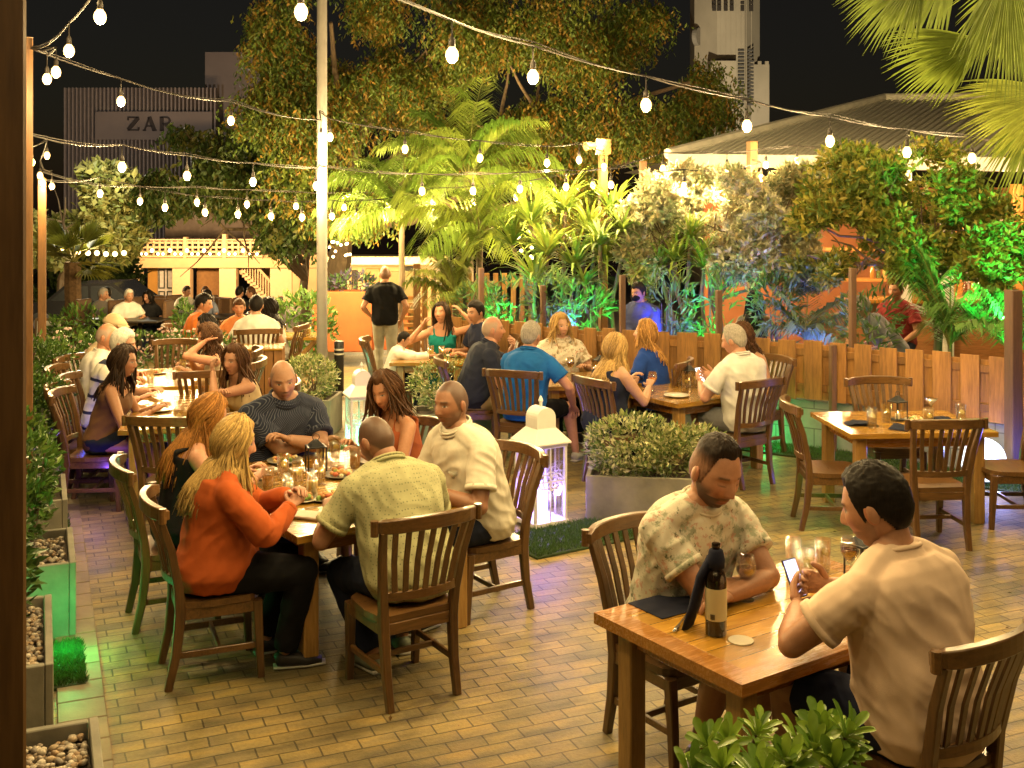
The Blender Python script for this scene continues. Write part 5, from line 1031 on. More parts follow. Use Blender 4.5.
# ---------------------------------------------------------------- louvred grey building, tower
GB = M('weathered grey concrete', (.22, .19, .18), .85, .12, .3); zb_ = thing('louvred_building', 'grey louvred building with dark serif letters far behind the trees', 'building', (0, 72, -3.5)); b = MB(); a = at(65, 101, 72); c = at(215, 300, 72)
zt = at(0, 96, 72).z + 3.5; b.box(((a.x + c.x) / 2, 3, zt / 2), (c.x - a.x, 5, zt - .3)); b.build('wall', GB, zb_); b = MB(); n = 38
for i in range(n + 1): b.box((lerp(a.x, c.x, i / n), .18, zt / 2 + .3), (.11, .5, zt + .5), ch=.01)
b.build('louvre', M('pale concrete fin', (.27, .235, .22), .8), zb_); b = MB(); zz = at(0, 140, 72).z + 3.5; z2 = at(0, 112, 72).z + 3.5; b.box(((a.x + c.x) / 2 + 1, -.2, (zz + z2) / 2), (c.x - a.x - 2.2, .3, z2 - zz)); b.build('fascia', GB, zb_)
a = at(205, 52, 74); c = at(262, 300, 74); MB().box(((a.x + c.x) / 2, 5, (a.z + 3.5) / 2), (c.x - a.x, 6, a.z + 3.5)).build('stair_tower', GB, zb_)
b = MB(); lx = at(129, 0, 72).x; k = 72 / F
def letter(ch_, x0, w, zb0, h):
    y_ = -.42
    def st(p, q, t): b.tube([(x0 + p[0] * w, y_, zb0 + p[1] * h), (x0 + q[0] * w, y_, zb0 + q[1] * h)], (t, .05), rect=True, side=(1, 0, 0) if abs(p[1] - q[1]) * h > abs(p[0] - q[0]) * w * .6 else (0, 0, 1))
    T, t_ = .12, .05
    if ch_ == 'Z': st((0, .96), (1, .96), t_); st((.95, .93), (.05, .07), T); st((0, .04), (1, .04), t_); st((.03, .95), (.03, .75), t_); st((.97, .05), (.97, .25), t_)
    if ch_ == 'A': st((.12, 0), (.5, 1), t_); st((.88, 0), (.5, 1), T); st((.25, .33), (.75, .33), t_); st((0, .02), (.25, .02), t_); st((.72, .02), (1.05, .02), t_)
    if ch_ == 'R':
        st((.15, 0), (.15, 1), T); st((.0, .02), (.32, .02), t_); st((0, .97), (.5, .97), t_)
        pts = [(x0 + w * (.5 + .32 * math.cos(a_)), y_, zb0 + h * (.74 + .23 * math.sin(a_))) for a_ in [math.pi / 2 - i * math.pi / 8 for i in range(9)]]; b.tube(pts, (.09, .05), rect=True, side=(0, 1, 0)); st((.2, .51), (.5, .51), t_); st((.45, .5), (.95, .02), T)
for ch_, px, wpx in (('Z', 130, 11), ('A', 145, 13), ('R', 162, 12)): letter(ch_, at(px, 0, 72).x, wpx * k, at(0, 131, 72).z + 3.5, 13.5 * k)
b.build('lettering', M('dark bronze letters', (.04, .032, .03), .5), zb_)
tw = thing('church_tower', 'tall pale stone tower with slit louvres and a clock face', 'tower', (0, 90, -4)); TS = M('pale limestone', (.36, .31, .23), .85, .15, .25, .1); tx = at(734, 0, 90).x; k = 90 / F
b = MB(); b.lathe([(2.95 * 1.0, 0), (2.95, 26), (2.6, 26.5), (2.6, 32)], 8, (tx - .2, 3, 0), Matrix.Rotation(R(22.5), 3, 'Z')); b.build('shaft', TS, tw); b = MB(); zz = at(0, 63, 90).z + 4
b.box((tx + 2.0, 2.6, zz / 2), (2.2, 3.4, zz)); 
for i in range(4): b.box((tx + 1.1 + i * .6, 1.0, zz + .12), (.3, .25, .3))
b.box((tx - 1.0, -.2, (at(0, 62, 90).z + 4) / 2), (2.1, 1.2, at(0, 62, 90).z + 4)); b.build('buttress', TS, tw)
for cx_ in (741.5, 751.0):
    b = MB()
    for i in range(16): b.box((at(cx_, 0, 90).x, .18, at(0, 50 + i * 3.6, 90).z + 4), (.5, .12, .16), mtx=Matrix.Rotation(R(20), 3, 'X'))
    b.build('louvre', M('dark louvre', (.05, .045, .04), .7), tw)
for cx_ in (714.5, 719.5, 726, 732, 743, 752):
    b = MB()
    for r_ in (2, 6, 9): b.box((at(cx_, 0, 90).x, .12 if cx_ < 735 else .3, at(0, r_, 90).z + 4), (.3, .2, .24))
    b.build('belfry_opening', M('dark opening', (.03, .022, .016)), tw)
b = MB(); b.tube([(tx - 2.93 + .0, 2.4 - .9, at(0, 34, 90).z + 4), (tx - 2.6, 2.2 - .9, at(0, 34, 90).z + 4)], .75, 20); b.build('clock_face', M('grey clock face', (.25, .22, .18), .6), tw)
b = MB()
for i in range(7): b.box((tx - 1.05 + i * .42, .28, 13), (.07, .06, 26), ch=.01)
b.build('rib', TS, tw)
# ---------------------------------------------------------------- restaurant with metal roof behind the fence
RW = M('terracotta wall', (.34, .12, .045), .8, .15, 2, .15); rs = thing('restaurant_building', 'open-fronted bar with a corrugated metal roof behind the fence', 'building', (0, 0, 0)); ry = 19.0
e0 = at(668, 160, 17.5); e1 = at(1120, 166, 15.0); r0 = at(884, 103, 22); r1 = at(1180, 100, 20)
ROOF = M('painted-shade roof pan', (.022, .02, .016), .8, .2, 2)  # shade between the ribs is put into this dark pan colour
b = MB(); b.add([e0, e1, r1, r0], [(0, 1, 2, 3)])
nrm = (e1 - e0).cross(r0 - e0).normalized(); n = 54; rbm = MB()
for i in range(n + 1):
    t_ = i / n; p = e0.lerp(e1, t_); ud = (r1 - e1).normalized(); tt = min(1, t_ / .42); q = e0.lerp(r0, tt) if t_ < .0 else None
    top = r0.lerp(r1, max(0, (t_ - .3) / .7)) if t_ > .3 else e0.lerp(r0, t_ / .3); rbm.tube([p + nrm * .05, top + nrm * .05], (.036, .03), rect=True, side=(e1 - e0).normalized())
rbm.build('roof_rib', M('painted-light roof rib', (.78, .74, .6), .4, .08, 2), rs); rf = b.build('roof', ROOF, rs); b = MB(); b.tube([e0 + V((0, -.07, -.0)), e1 + V((0, -.07, -.0))], (.04, .10), rect=True, side=(0, 1, 0)); b.tube([e0 + nrm * .1, r0 + nrm * .1, r1 + nrm * .1], .09, 8); b.build('gutter', M('white gutter', (.6, .57, .48), .5), rs)  # pale rib colour carries the side light of the roof stripes
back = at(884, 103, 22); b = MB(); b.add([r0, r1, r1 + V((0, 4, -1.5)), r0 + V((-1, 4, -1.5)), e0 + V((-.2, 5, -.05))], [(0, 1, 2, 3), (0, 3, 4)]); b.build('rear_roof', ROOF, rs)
b = MB(); b.box((9.6, 20.6, 1.3), (12, .2, 3.0)); b.build('rear_wall', RW, rs)
BY2 = 15.6
b = MB(); b.box((7.3, BY2, .55), (5.0, .5, 1.1)); b.build('bar_front', wood('bar timber', (.16, .06, .02), (.32, .14, .045), 'x', .4), rs); b = MB(); b.box((7.3, BY2 - .05, 1.125), (5.2, .7, .05)); b.build('bar_top', PINE_E, rs)
def brickpale():
    m, nt, p, o = newmat('pale brick'); v = coords(nt, rot=(R(90), 0, 0)); br = nd(nt, 'ShaderNodeTexBrick'); br.inputs['Scale'].default_value = 1; br.inputs['Brick Width'].default_value = .25; br.inputs['Row Height'].default_value = .085; br.inputs['Mortar Size'].default_value = .008
    br.inputs['Color1'].default_value = (.55, .43, .36, 1); br.inputs['Color2'].default_value = (.4, .3, .25, 1); br.inputs['Mortar'].default_value = (.3, .25, .22, 1); nt.links.new(v, br.inputs[0]); nt.links.new(br.outputs[0], p.inputs['Base Color']); p.inputs['Roughness'].default_value = .8; bump(nt, p, br.outputs['Fac'], -.5, .006); return m
a = at(962, 256, 17.6); c = at(1020, 305, 17.6); MB().box(((a.x + c.x) / 2, 17.7, (a.z + c.z) / 2 + .3), (c.x - a.x, .12, a.z - c.z + .9)).build('brick_panel', brickpale(), rs); OFR = wood('orange frame timber', (.36, .14, .025), (.55, .24, .05), 'z', .5)
for px in (957, 1017): q = at(px, 256, 17.5); MB().box((q.x, 17.52, 1.6), (.16, .14, 2.4)).build('frame_post', OFR, rs)
b = MB(); b.box((at(990, 0, 17.3).x, 17.2, 1.02), (2.2, .5, .06)); b.box((at(890, 0, 18).x, 18, 1.25), (2.2, .4, .05)); b.box((at(890, 0, 18).x, 18, 1.75), (2.2, .4, .05)); b.build('shelf', OFR, rs)
for px in (905, 947): q = at(px, 0, 15.0); MB().box((q.x, 15.0, 1.5), (.14, .14, 3.0)).build('column', M('white column paint', (.55, .52, .45), .6), rs)
rb = random.Random(5)
for i in range(14):
    px = 872 + i * 6.2 if i < 7 else 965 + (i - 7) * 7; yy = 17.9 if i < 7 else 17.15; zz = 1.276 if i < 7 else 1.051; hgt = rb.uniform(.24, .32)
    o = MB().lathe([(.035, 0), (.037, .01), (.037, hgt * .6), (.014, hgt * .78), (.014, hgt), (0, hgt)], 10).build('bottle', M('bottle glass %d' % (i % 4), ((.3, .14, .03), (.1, .12, .03), (.45, .3, .1), (.12, .04, .015))[i % 4], .1, 0, coat=.5), None, True, ((px - CX) * yy / F, yy, zz)); tag(o, 'bottle on the warm lit back shelf of the bar' if i < 7 else 'bottle on the ledge in front of the pale brick panel', 'bottle', 'bottles on the back shelf' if i < 7 else 'bottles on the brick ledge')
# globe lamp under the fence
t = thing('globe_lamp', 'round bluish white globe lamp on the grass behind the unoccupied table', 'lamp', (4.12, 9.62, .02)); MB().blob((0, 0, .20), .19, 24, 14).build('globe', glow('globe lamp glow', (.75, .88, 1.0), 2.2), t, True); MB().lathe([(.09, 0), (.09, .02), (.05, .03), (0, .03)], 16).build('foot', BLACKM, t)
lamp('globe_light', (4.12, 9.38, .32), 9, (.3, .35, 1), parent=None)
# sign board, car
t = thing('sandwich_board', 'small white sandwich board with faint writing far left', 'sign', at(50, 330, 20.5), R(10)); t.location.z = gz(20.5); b = MB()
b.box((0, -.12, .4), (.5, .02, .8), mtx=Matrix.Rotation(R(-12), 3, 'X')); b.box((0, .12, .4), (.5, .02, .8), mtx=Matrix.Rotation(R(12), 3, 'X')); b.build('frame', M('brown sign frame', (.1, .06, .03), .6), t); b = MB(); b.box((0, -.134, .42), (.42, .012, .66), mtx=Matrix.Rotation(R(-12), 3, 'X')); b.build('panel', M('white sign face', (.55, .52, .46), .6), t)
b = MB()
for k_, (x0, x1, z_) in enumerate(((-.14, .1, .58), (-.1, .15, .5), (-.15, .06, .42), (-.08, .12, .33))): b.tube([(lerp(x0, x1, i / 8), -.105 - .21 * (.62 - z_) * 1.0 - .041, z_ + .012 * math.sin(i * 2.1 + k_)) for i in range(9)], .004, 4)
b.build('lettering', BLACKM, t)
def car():
    y = 30.0; c = at(102, 300, y); t = thing('parked_car', 'dark parked car behind the far guests at the left', 'car', (c.x, y, gz(y)), R(0), None); cp = M('black car paint', (.012, .012, .014), .2, .05, coat=.8)
    pr = [(-2.1, .35), (-2.1, .72), (-1.9, .85), (-1.2, .93), (-.65, 1.38), (.6, 1.42), (1.25, .98), (1.95, .9), (2.12, .7), (2.12, .35)]; m4 = Matrix.Rotation(R(90), 4, 'X'); b = MB(); b.prism(pr, -.85, .85, m4); b.build('body', cp, t)
    for s in (-1, 1):
        for pg in ([(-1.05, .95), (-.6, 1.32), (-.05, 1.34), (-.05, .95)], [(.02, .95), (.02, 1.34), (.55, 1.35), (1.05, .98)]): MB().prism(pg, s * .853, s * .858, m4).build('window', M('car window', (.02, .022, .025), .05), t)
    for x in (-1.3, 1.3):
        for s in (-1, 1): b = MB(); b.lathe([(.0, -.1), (.3, -.1), (.33, -.06), (.33, .06), (.3, .1), (0, .1)], 20, (x, s * .78, .33), Matrix.Rotation(R(90), 3, 'X')); w = b.build('wheel', M('tyre rubber', (.02, .02, .02), .8), t, True); b = MB(); b.lathe([(.0, -.105), (.2, -.105), (.2, .105), (0, .105)], 12, (x, s * .78, .33), Matrix.Rotation(R(90), 3, 'X')); b.build('rim', M('alloy', (.3, .3, .3), .3, metallic=.8), w)
    for s in (-1, 1): MB().blob((-2.08, s * .6, .68), (.05, .16, .07), 10, 6).build('headlight', M('headlamp lens', (.4, .4, .38), .1), t, True)
car()
# far furniture
DK = M('dark far table', (.03, .022, .016), .4); WK = M('brown woven chair', (.12, .06, .025), .7, .3, 60)
def far_table(label, x, y, first=[None]):
    if first[0] is None:
        t = thing('dining_table', label, 'table', (x, y, gz(y)), 0, 'dark tables on the far terrace'); MB().box((0, 0, .73), (.9, .8, .035)).build('tabletop', DK, t); MB().lathe([(.26, 0), (.26, .02), (.04, .05), (.04, .71)], 14).build('pedestal', DK, t, True); first[0] = t; return
    dup(first[0], (x, y, gz(y)), 0, label)
def far_chair(label, x, y, f, first=[None]):
    if first[0] is None:
        t = thing('woven_chair', label, 'chair', (x, y, gz(y)), rz(*f), 'woven high-backed chairs on the far terrace'); b = MB(); b.box((0, 0, .24), (.5, .5, .44), ch=.02); b.build('seat', WK, t); b = MB(); b.box((0, -.25, .62), (.52, .08, .95), ch=.03); b.build('backrest', WK, t); first[0] = t; return
    dup(first[0], (x, y, gz(y)), rz(*f), label)
for (x, y, f, lb) in farchair: far_chair('high-backed woven chair under the ' + ' '.join(lb.split()[:9]), x, y, f)
fx = lambda px, y: (px - CX) * y / F
for px, y, lb in ((118, 22, 'dark far table between the two leftmost guests'), (140, 21.0, 'dark far table by the white-haired man with the menu'), (168, 22.5, 'dark far table before the panelled door'), (196, 25.3, 'dark far table before the brown doorway'), (222, 23, 'dark far table in front of the guest in blue and white'), (247, 24.2, 'dark far table before the staircase')): far_table(lb, fx(px, y), y)
for px, y, f, lb in ((150, 25, (0, -1), 'vacant woven chair left of the panelled door'), (136, 24, (.3, -1), 'vacant woven chair before the left white pillar'), (181, 21.5, (1, 0), 'vacant tall woven chair in front of the mustard wall'), (223, 25.5, (1, .2), 'vacant woven chair left of the staircase'), (268, 24.6, (-1, 0), 'vacant woven chair right of the staircase')): far_chair(lb, fx(px, y), y, f)
# ================================================================ PLANTS
LEAF = attr_mat('leaf', .5, .15, 20, trans=.3, bmp=0, spec=.4); BARK = M('bark', (.13, .09, .055), .9, .3, 12, .6, stretch=(1, 1, .3)); GLEAF = attr_mat('glossy leaf', .3, .15, 30, trans=.15, bmp=.1, spec=.5)
def rdir(r, up=0): v = V((r.gauss(0, 1), r.gauss(0, 1), r.gauss(0, 1) + up)); return v.normalized()
def jit(r, c, a=.25): k = r.uniform(1 - a, 1 + a * 1.2); return mul(c, k)
def ell(r, c, rad, shell=.55, bottom=-1):
    while True:
        d = rdir(r); q = r.uniform(shell, 1) ** .6
        if d.z >= bottom: break
    return V(c) + V((d.x * rad[0], d.y * rad[1], d.z * rad[2])) * q, d
def shrub(name, label, cat, base, blobs, n, L, w, cols, seed, mat=LEAF, stems=5, thr=-.15, freq=3.5, up=.6, group=None, rosette=1, z0=0):
    r = random.Random(seed); t = thing(name, label, cat, base, 0, group); b = MB(); B = V(base)
    for (c, rad, wt) in blobs:
        k = 0; tries = 0
        while k < n * wt and tries < n * 8:
            tries += 1; p, d = ell(r, c, rad)
            if noise.noise((p + B) * freq + V((seed, 0, 0))) < thr or p.z < z0: continue
            for q in range(rosette):
                dd = (d * .7 + rdir(r, up) * (.8 if rosette == 1 else 1.0)).normalized(); b.leaf(p + rdir(r) * L * .15, dd, rdir(r, 1.0), L * r.uniform(.65, 1.25), w * r.uniform(.75, 1.2), jit(r, r.choice(cols))); k += 1
    b.build('foliage', mat, t)
    if stems:
        s = MB()
        for i in range(stems):
            c, rad, wt = r.choice(blobs); e = V(c) + V((r.uniform(-.7, .7) * rad[0], r.uniform(-.7, .7) * rad[1], r.uniform(-.2, .6) * rad[2])); a = V((e.x * .3 + r.uniform(-.03, .03), e.y * .3, z0 if z0 > .2 else .0)); s.tube([a, a.lerp(e, .5) + rdir(r) * .05, e], [.012, .009, .004], 6)
        s.build('stem', BARK, t)
    return t
VAR = ((.42, .42, .19), (.30, .34, .12), (.15, .21, .05), (.5, .48, .26), (.1, .16, .04)); GRN = ((.06, .13, .02), (.09, .17, .03), (.045, .10, .018), (.12, .19, .035))
shrub('variegated_shrub', 'pale variegated shrub in the planter behind the bearded man', 'shrub', (c1p.x, c1p.y, 0), [((-.22, 0, .55), (.38, .28, .25), 1), ((.2, 0, .5), (.38, .28, .22), 1), ((0, -.02, .43), (.54, .3, .17), .7)], 1700, .055, .023, VAR, 11, GLEAF, 14, z0=.34, thr=-.3)
shrub('variegated_shrub', 'pale variegated shrub in front of the white pole', 'shrub', (c2p.x, c2p.y, 0), [((.02, 0, .60), (.32, .3, .24), 1), ((-.06, .05, .5), (.34, .28, .2), .6)], 1500, .05, .022, VAR, 12, GLEAF, 10, z0=.38, thr=-.3)
shrub('variegated_shrub', 'pale variegated shrub in front of the child\'s table', 'shrub', (c3p.x, c3p.y, 0), [((0, 0, .60), (.46, .32, .27), 1), ((.1, 0, .5), (.46, .3, .2), .6)], 1600, .05, .022, VAR, 13, GLEAF, 10, z0=.32, thr=-.3)
shrub('leafy_plant', 'dark leafy plant growing out of the gravel planter', 'plant', (cB.x - .0, cB.y, 0), [((-.05, .1, .66), (.24, .24, .26), 1), ((-.1, .25, .85), (.2, .22, .22), .8), ((-.05, -.1, .55), (.16, .16, .14), .5)], 420, .078, .034, ((.05, .10, .02), (.08, .14, .03), (.035, .07, .015)), 14, GLEAF, 10, z0=.4)
shrub('green_shrub', 'green shrub in the green lit planter', 'shrub', (cC.x + .03, cC.y, 0), [((-.1, 0, .66), (.26, .26, .26), 1), ((-.1, .15, .85), (.24, .24, .26), 1)], 800, .062, .028, GRN, 15, GLEAF, 10, z0=.4)
shrub('green_shrub', 'green shrub behind the green lit planter', 'shrub', (cC2.x + .02, cC2.y, 0), [((-.1, 0, .7), (.28, .28, .3), 1)], 800, .065, .03, GRN, 16, GLEAF, 8, z0=.4)
shrub('green_shrub', 'bushy shrub beside the violet lit chairs', 'shrub', (cD.x + .05, cD.y, 0), [((-.05, 0, .72), (.38, .3, .36), 1), ((-.2, 0, .9), (.3, .26, .26), .5)], 1300, .06, .028, GRN, 17, GLEAF, 8, z0=.4)
shrub('green_shrub', 'bushy shrub at the far end of the left planters', 'shrub', (cE.x + .08, cE.y, 0), [((-.05, 0, .75), (.4, .3, .38), 1), ((-.25, 0, .92), (.32, .26, .28), .5)], 1300, .06, .028, GRN, 18, GLEAF, 8, z0=.4)
# foreground rosettes
r = random.Random(3); t = thing('glossy_shrub', 'glossy green shrub tops at the bottom edge, below the front table', 'shrub', (.75, 3.0, 0)); b = MB(); st = MB()
for i in range(34):
    px = r.uniform(684, 850); py = r.uniform(734, 805) + (14 if px < 720 else 0) - 14 * gs(px, 800, 45); y = r.uniform(2.75, 3.3); hp = at(px, py, y) - V((.75, 3.0, 0)); ax = (V((r.gauss(0, .35), r.gauss(0, .35) - .25, 1))).normalized(); st.tube([hp - ax * .4, hp], [.007, .005], 5, col=(.1, .13, .04))
    for k in range(13):
        a = k * 2.4; tilt = .25 + k * .085; x = ax.orthogonal().normalized(); y_ = ax.cross(x); d = (ax * math.cos(tilt) + (x * math.cos(a) + y_ * math.sin(a)) * math.sin(tilt)).normalized(); side = d.cross(ax).normalized(); up = side.cross(d).normalized(); L = r.uniform(.062, .092); w = L * .34; c = jit(r, r.choice(((.2, .32, .035), (.27, .40, .05), (.13, .24, .03))), .2); p0 = hp + ax * (.012 - .0015 * k)
        P = [(0, .12), (.3, .5), (.62, .95), (.88, .9), (1, .35)]; vs = []
        for (f_, ww) in P:
            m = p0 + d * L * f_ - up * L * .18 * f_ * f_; vs += [m - side * w * ww / 2 + up * .004 * ww, m - up * .003, m + side * w * ww / 2 + up * .004 * ww]
        b.add(vs, [(3 * j + q, 3 * j + q + 1, 3 * j + q + 4, 3 * j + q + 3) for j in range(4) for q in (0, 1)], col=c)
b.build('foliage', GLEAF, t, True); st.build('stem', BARK, t)
# flower hedge
t = shrub('flowering_hedge', 'hedge of pale pink flowers between the left tables and the far terrace', 'hedge', (-4.75, 13.6, 0), [((x, 0, .55), (.38, .4, .34), 1) for x in (-.7, -.25, .2, .65, 1.0)], 800, .07, .028, GRN, 19, GLEAF, 8)
b = MB(); r = random.Random(8)
for i in range(190):
    p, d = ell(r, (r.uniform(-.8, 1.1), 0, .57), (.4, .42, .36), .95, -.2)
    for k in range(6): b.leaf(p, (d + rdir(r) * .9), rdir(r), .034, .03, jit(r, r.choice(((.75, .55, .5), (.8, .7, .62), (.7, .42, .42))), .1))
b.build('flower', LEAF, t)
def limb(s, a, b_, r0, r1, r, k=5, wob=.12):
    pts = [a.lerp(b_, i / k) + (rdir(r) * wob * (b_ - a).length * .3 if 0 < i < k else V((0, 0, 0))) for i in range(k + 1)]; s.tube(pts, [lerp(r0, r1, i / k) for i in range(k + 1)], 8); return pts
def tree(label, base, trunk_top, blobs, n, L, w, cols, seed, droop=0, strand=1, mat=LEAF, tr=(.16, .08), limbs=6, thr=-.1, freq=1.2, name='broadleaf_tree', spread=1, shell=.35):
    r = random.Random(seed); t = thing(name, label, 'tree', base); B = V(base); s = MB(); top = V(trunk_top) - B; limb(s, V((0, 0, 0)), top, tr[0], tr[1], r)
    for i in range(limbs):
        c, rad, wt = blobs[i % len(blobs)]; e = V(c) - B + V((r.uniform(-.5, .5) * rad[0], r.uniform(-.5, .5) * rad[1], r.uniform(-.5, .3) * rad[2])); P = limb(s, top * r.uniform(.75, 1.0), e, tr[1] * .7, tr[1] * .2, r)
        for k in range(2): limb(s, P[3], P[3] + rdir(r, .5) * e.length * .25, tr[1] * .3, tr[1] * .08, r, 3)
    s.build('trunk', BARK, t); b = MB()
    for (c, rad, wt) in blobs:
        k = 0; tries = 0; N = int(n * wt)
        while k < N and tries < N * 6:
            tries += 1; p, d = ell(r, c, rad, shell)
            if noise.noise(p * freq + V((seed, 0, 0))) < thr: continue
            p = p - B; k += 1; cl = r.choice(cols)
            if droop:
                q = p.copy(); sway = V((r.gauss(0, .12), r.gauss(0, .12), 0))
                for j in range(strand):
                    q = q + V((r.gauss(0, .05), r.gauss(0, .05), -L * .38)) * spread + sway * L; dd = V((r.gauss(0, .75), r.gauss(0, .75), -1)); b.leaf(q, dd, rdir(r), L * r.uniform(.7, 1.2), w * r.uniform(.7, 1.2), jit(r, cl))
            else:
                for j in range(strand): b.leaf(p + rdir(r) * L * .7 * spread, d * .5 + rdir(r, .1), rdir(r, 1), L * r.uniform(.7, 1.2), w * r.uniform(.7, 1.2), jit(r, cl))
    b.build('crown', mat, t); return t
def pb(px, py, y, rx, ry, dep=None, wt=1): k = y / F; return (at(px, py, y), (rx * k, (dep or min(rx, ry)) * k, ry * k), wt)
RAIN = ((.20, .14, .022), (.14, .15, .024), (.08, .13, .02), (.24, .14, .02), (.055, .09, .016), (.14, .18, .026), (.10, .15, .022))
tree('huge drooping tree with rusty and green leaf tassels filling the sky', (at(330, 0, 25).x, 25, gz(25)), at(345, 200, 25), [pb(330, 40, 23, 85, 80, 90), pb(300, 130, 22, 75, 65, 70, .8), pb(430, 40, 24, 100, 90, 90), pb(540, 30, 24, 100, 80, 90), pb(640, 60, 25, 65, 65, 70, .7), pb(590, 120, 24.5, 110, 70, 70), pb(690, 130, 25.5, 50, 45, 50, .4), pb(460, 150, 25, 110, 80, 60), pb(350, 195, 22, 40, 26, 60, .3), pb(700, 90, 25, 35, 40, 40, .3), pb(560, 190, 25, 110, 45, 50, .5)], 1500, .115, .05, RAIN, 21, 1, 12, tr=(.35, .2), limbs=11, thr=.06, freq=.62, shell=.1, name='rain_tree')
tree('dark spreading tree in front of the arcade building', (at(303, 0, 27).x, 27, gz(27)), at(306, 262, 27), [pb(200, 180, 24, 55, 26, 60, .8), pb(255, 170, 24, 60, 34, 60, 1), pb(297, 215, 24, 36, 36, 50, .9), pb(235, 160, 24.5, 50, 45, 50, .7), pb(160, 190, 23.5, 22, 22, 30, .35), pb(184, 128, 25, 14, 10, 20, .08)], 900, .18, .085, ((.05, .085, .018), (.07, .10, .02), (.035, .06, .014), (.09, .09, .02)), 22, 1, 5, tr=(.14, .09), limbs=8, thr=-.15, freq=.8, name='drooping_tree')
tree('pale lit leafy tree above the far left palm', (at(60, 0, 33).x, 33, gz(33)), at(66, 250, 33), [pb(95, 200, 32, 48, 34, 40), pb(70, 235, 32, 42, 35, 40), pb(105, 235, 32, 35, 25, 35, .6)], 1500, .3, .16, ((.26, .25, .07), (.32, .3, .1), (.15, .17, .04)), 23, 0, 3, tr=(.16, .1), limbs=6, thr=-.15, freq=.5)
tree('dark tree at the far left behind the first posts', (at(35, 0, 36).x, 36, gz(36)), at(40, 270, 36), [pb(45, 270, 36, 35, 40, 30), pb(100, 275, 38, 40, 25, 30, .6)], 900, .3, .15, ((.035, .06, .015), (.05, .08, .02)), 24, 0, 3, tr=(.14, .08), limbs=5, freq=.5)
SIL = ((.46, .44, .25), (.54, .51, .32), (.36, .36, .19), (.26, .29, .14), (.48, .40, .2))
def shrubtree(*a, **k): return tree(*a, **k)
tree('silvery buttonwood tree left of the masked waiter', (at(660, 0, 13.6).x, 13.6, 0), at(672, 260, 13.6), [pb(655, 215, 13.8, 38, 42, 40), pb(640, 260, 13.6, 26, 26, 30, .5), pb(690, 185, 14, 30, 24, 30, .5)], 620, .10, .042, SIL, 31, 0, 8, tr=(.05, .03), limbs=8, thr=-.06, freq=1.9, name='silver_tree', shell=.2, spread=.35)
tree('silvery buttonwood tree in front of the metal roof', (at(722, 0, 13.2).x, 13.2, 0), at(712, 268, 13.2), [pb(730, 215, 13.4, 48, 48, 45), pb(775, 235, 13.2, 42, 42, 40), pb(800, 195, 13.6, 35, 32, 35, .7), pb(745, 262, 13, 40, 22, 35, .5), pb(800, 270, 12.9, 30, 25, 30, .5)], 620, .10, .042, SIL, 32, 0, 8, tr=(.055, .035), limbs=10, thr=-.06, freq=1.9, name='silver_tree', shell=.2, spread=.35)
FIC = ((.20, .23, .03), (.14, .19, .028), (.27, .25, .04), (.08, .13, .02), (.32, .27, .05))
tree('green leafy tree overhanging the fence above the unoccupied table', (at(942, 0, 12.0).x, 12.0, 0), at(930, 262, 12.0), [pb(870, 200, 12.3, 60, 52, 50), pb(925, 190, 12.2, 55, 52, 50), pb(830, 235, 12.2, 40, 42, 42, .8), pb(890, 245, 12, 60, 38, 45, .9), pb(960, 225, 12, 45, 45, 45, .9), pb(850, 180, 12.6, 40, 36, 40, .6), pb(995, 235, 11.6, 35, 42, 40, .8), pb(985, 275, 11.4, 30, 22, 26, .5), pb(835, 200, 12.4, 34, 34, 40, .7), pb(815, 262, 12.2, 28, 26, 30, .5)], 760, .10, .044, FIC, 33, 0, 5, tr=(.06, .04), limbs=14, thr=-.12, freq=1.7, name='green_tree', shell=.2, spread=.8)
# strap-leaved clumps
def strap_clump(mb, r, c, n, L, w, cols, up=.5, droop=1.0, seg=5):
    for i in range(n):
        a = r.uniform(0, 6.28); e = r.uniform(.15, 1.25); d = V((math.cos(a) * math.cos(e), math.sin(a) * math.cos(e), math.sin(e) * (1 if up > 0 else -1))); l = L * r.uniform(.65, 1.1); sd = V((-math.sin(a), math.cos(a), 0)); p = V(c); cl = jit(r, r.choice(cols)); vs = []
        for k in range(seg + 1):
            f_ = k / seg; ww = w * (1 - f_ ** 2.2) * (.5 + .5 * min(1, f_ * 4)) + .0015; vs += [p - sd * ww / 2, p + sd * ww / 2]; p = p + d * l / seg; d = (d + V((0, 0, -1)) * droop * .42 * (.4 + f_)).normalized()
        mb.add(vs, [(2 * k, 2 * k + 1, 2 * k + 3, 2 * k + 2) for k in range(seg)], col=cl)
STR = ((.15, .23, .03), (.22, .29, .04), (.10, .18, .025), (.27, .31, .045))
def strap_plant(label, px, y, heads, n, L, w, seed, cols=STR, name='strap_leaf_plant', droop=1.0):
    r = random.Random(seed); x = at(px, 0, y).x; t = thing(name, label, 'plant', (x, y, 0)); b = MB(); s = MB(); B = V((x, y, 0))
    for (hx, hy, dy) in heads:
        c = at(hx, hy, y + dy) - B; strap_clump(b, r, c, n, L, w, cols, droop=droop); limb(s, V((r.uniform(-.15, .15), r.uniform(-.1, .1), 0)), c, .03, .022, r)
    b.build('foliage', LEAF, t); s.build('stem', BARK, t); return t
strap_plant('clump of drooping strap leaves behind the blouse table', 555, 13.9, [(530, 225, 0), (565, 212, .2), (548, 255, -.3), (590, 235, 0), (512, 245, .3), (575, 268, -.3), (605, 262, -.1), (535, 283, -.4), (612, 215, .3)], 65, .75, .045, 41)
strap_plant('clump of hanging strap leaves between the silvery trees', 690, 13.3, [(690, 240, 0), (675, 262, .1), (704, 268, -.1), (660, 270, .2)], 70, .62, .035, 42)
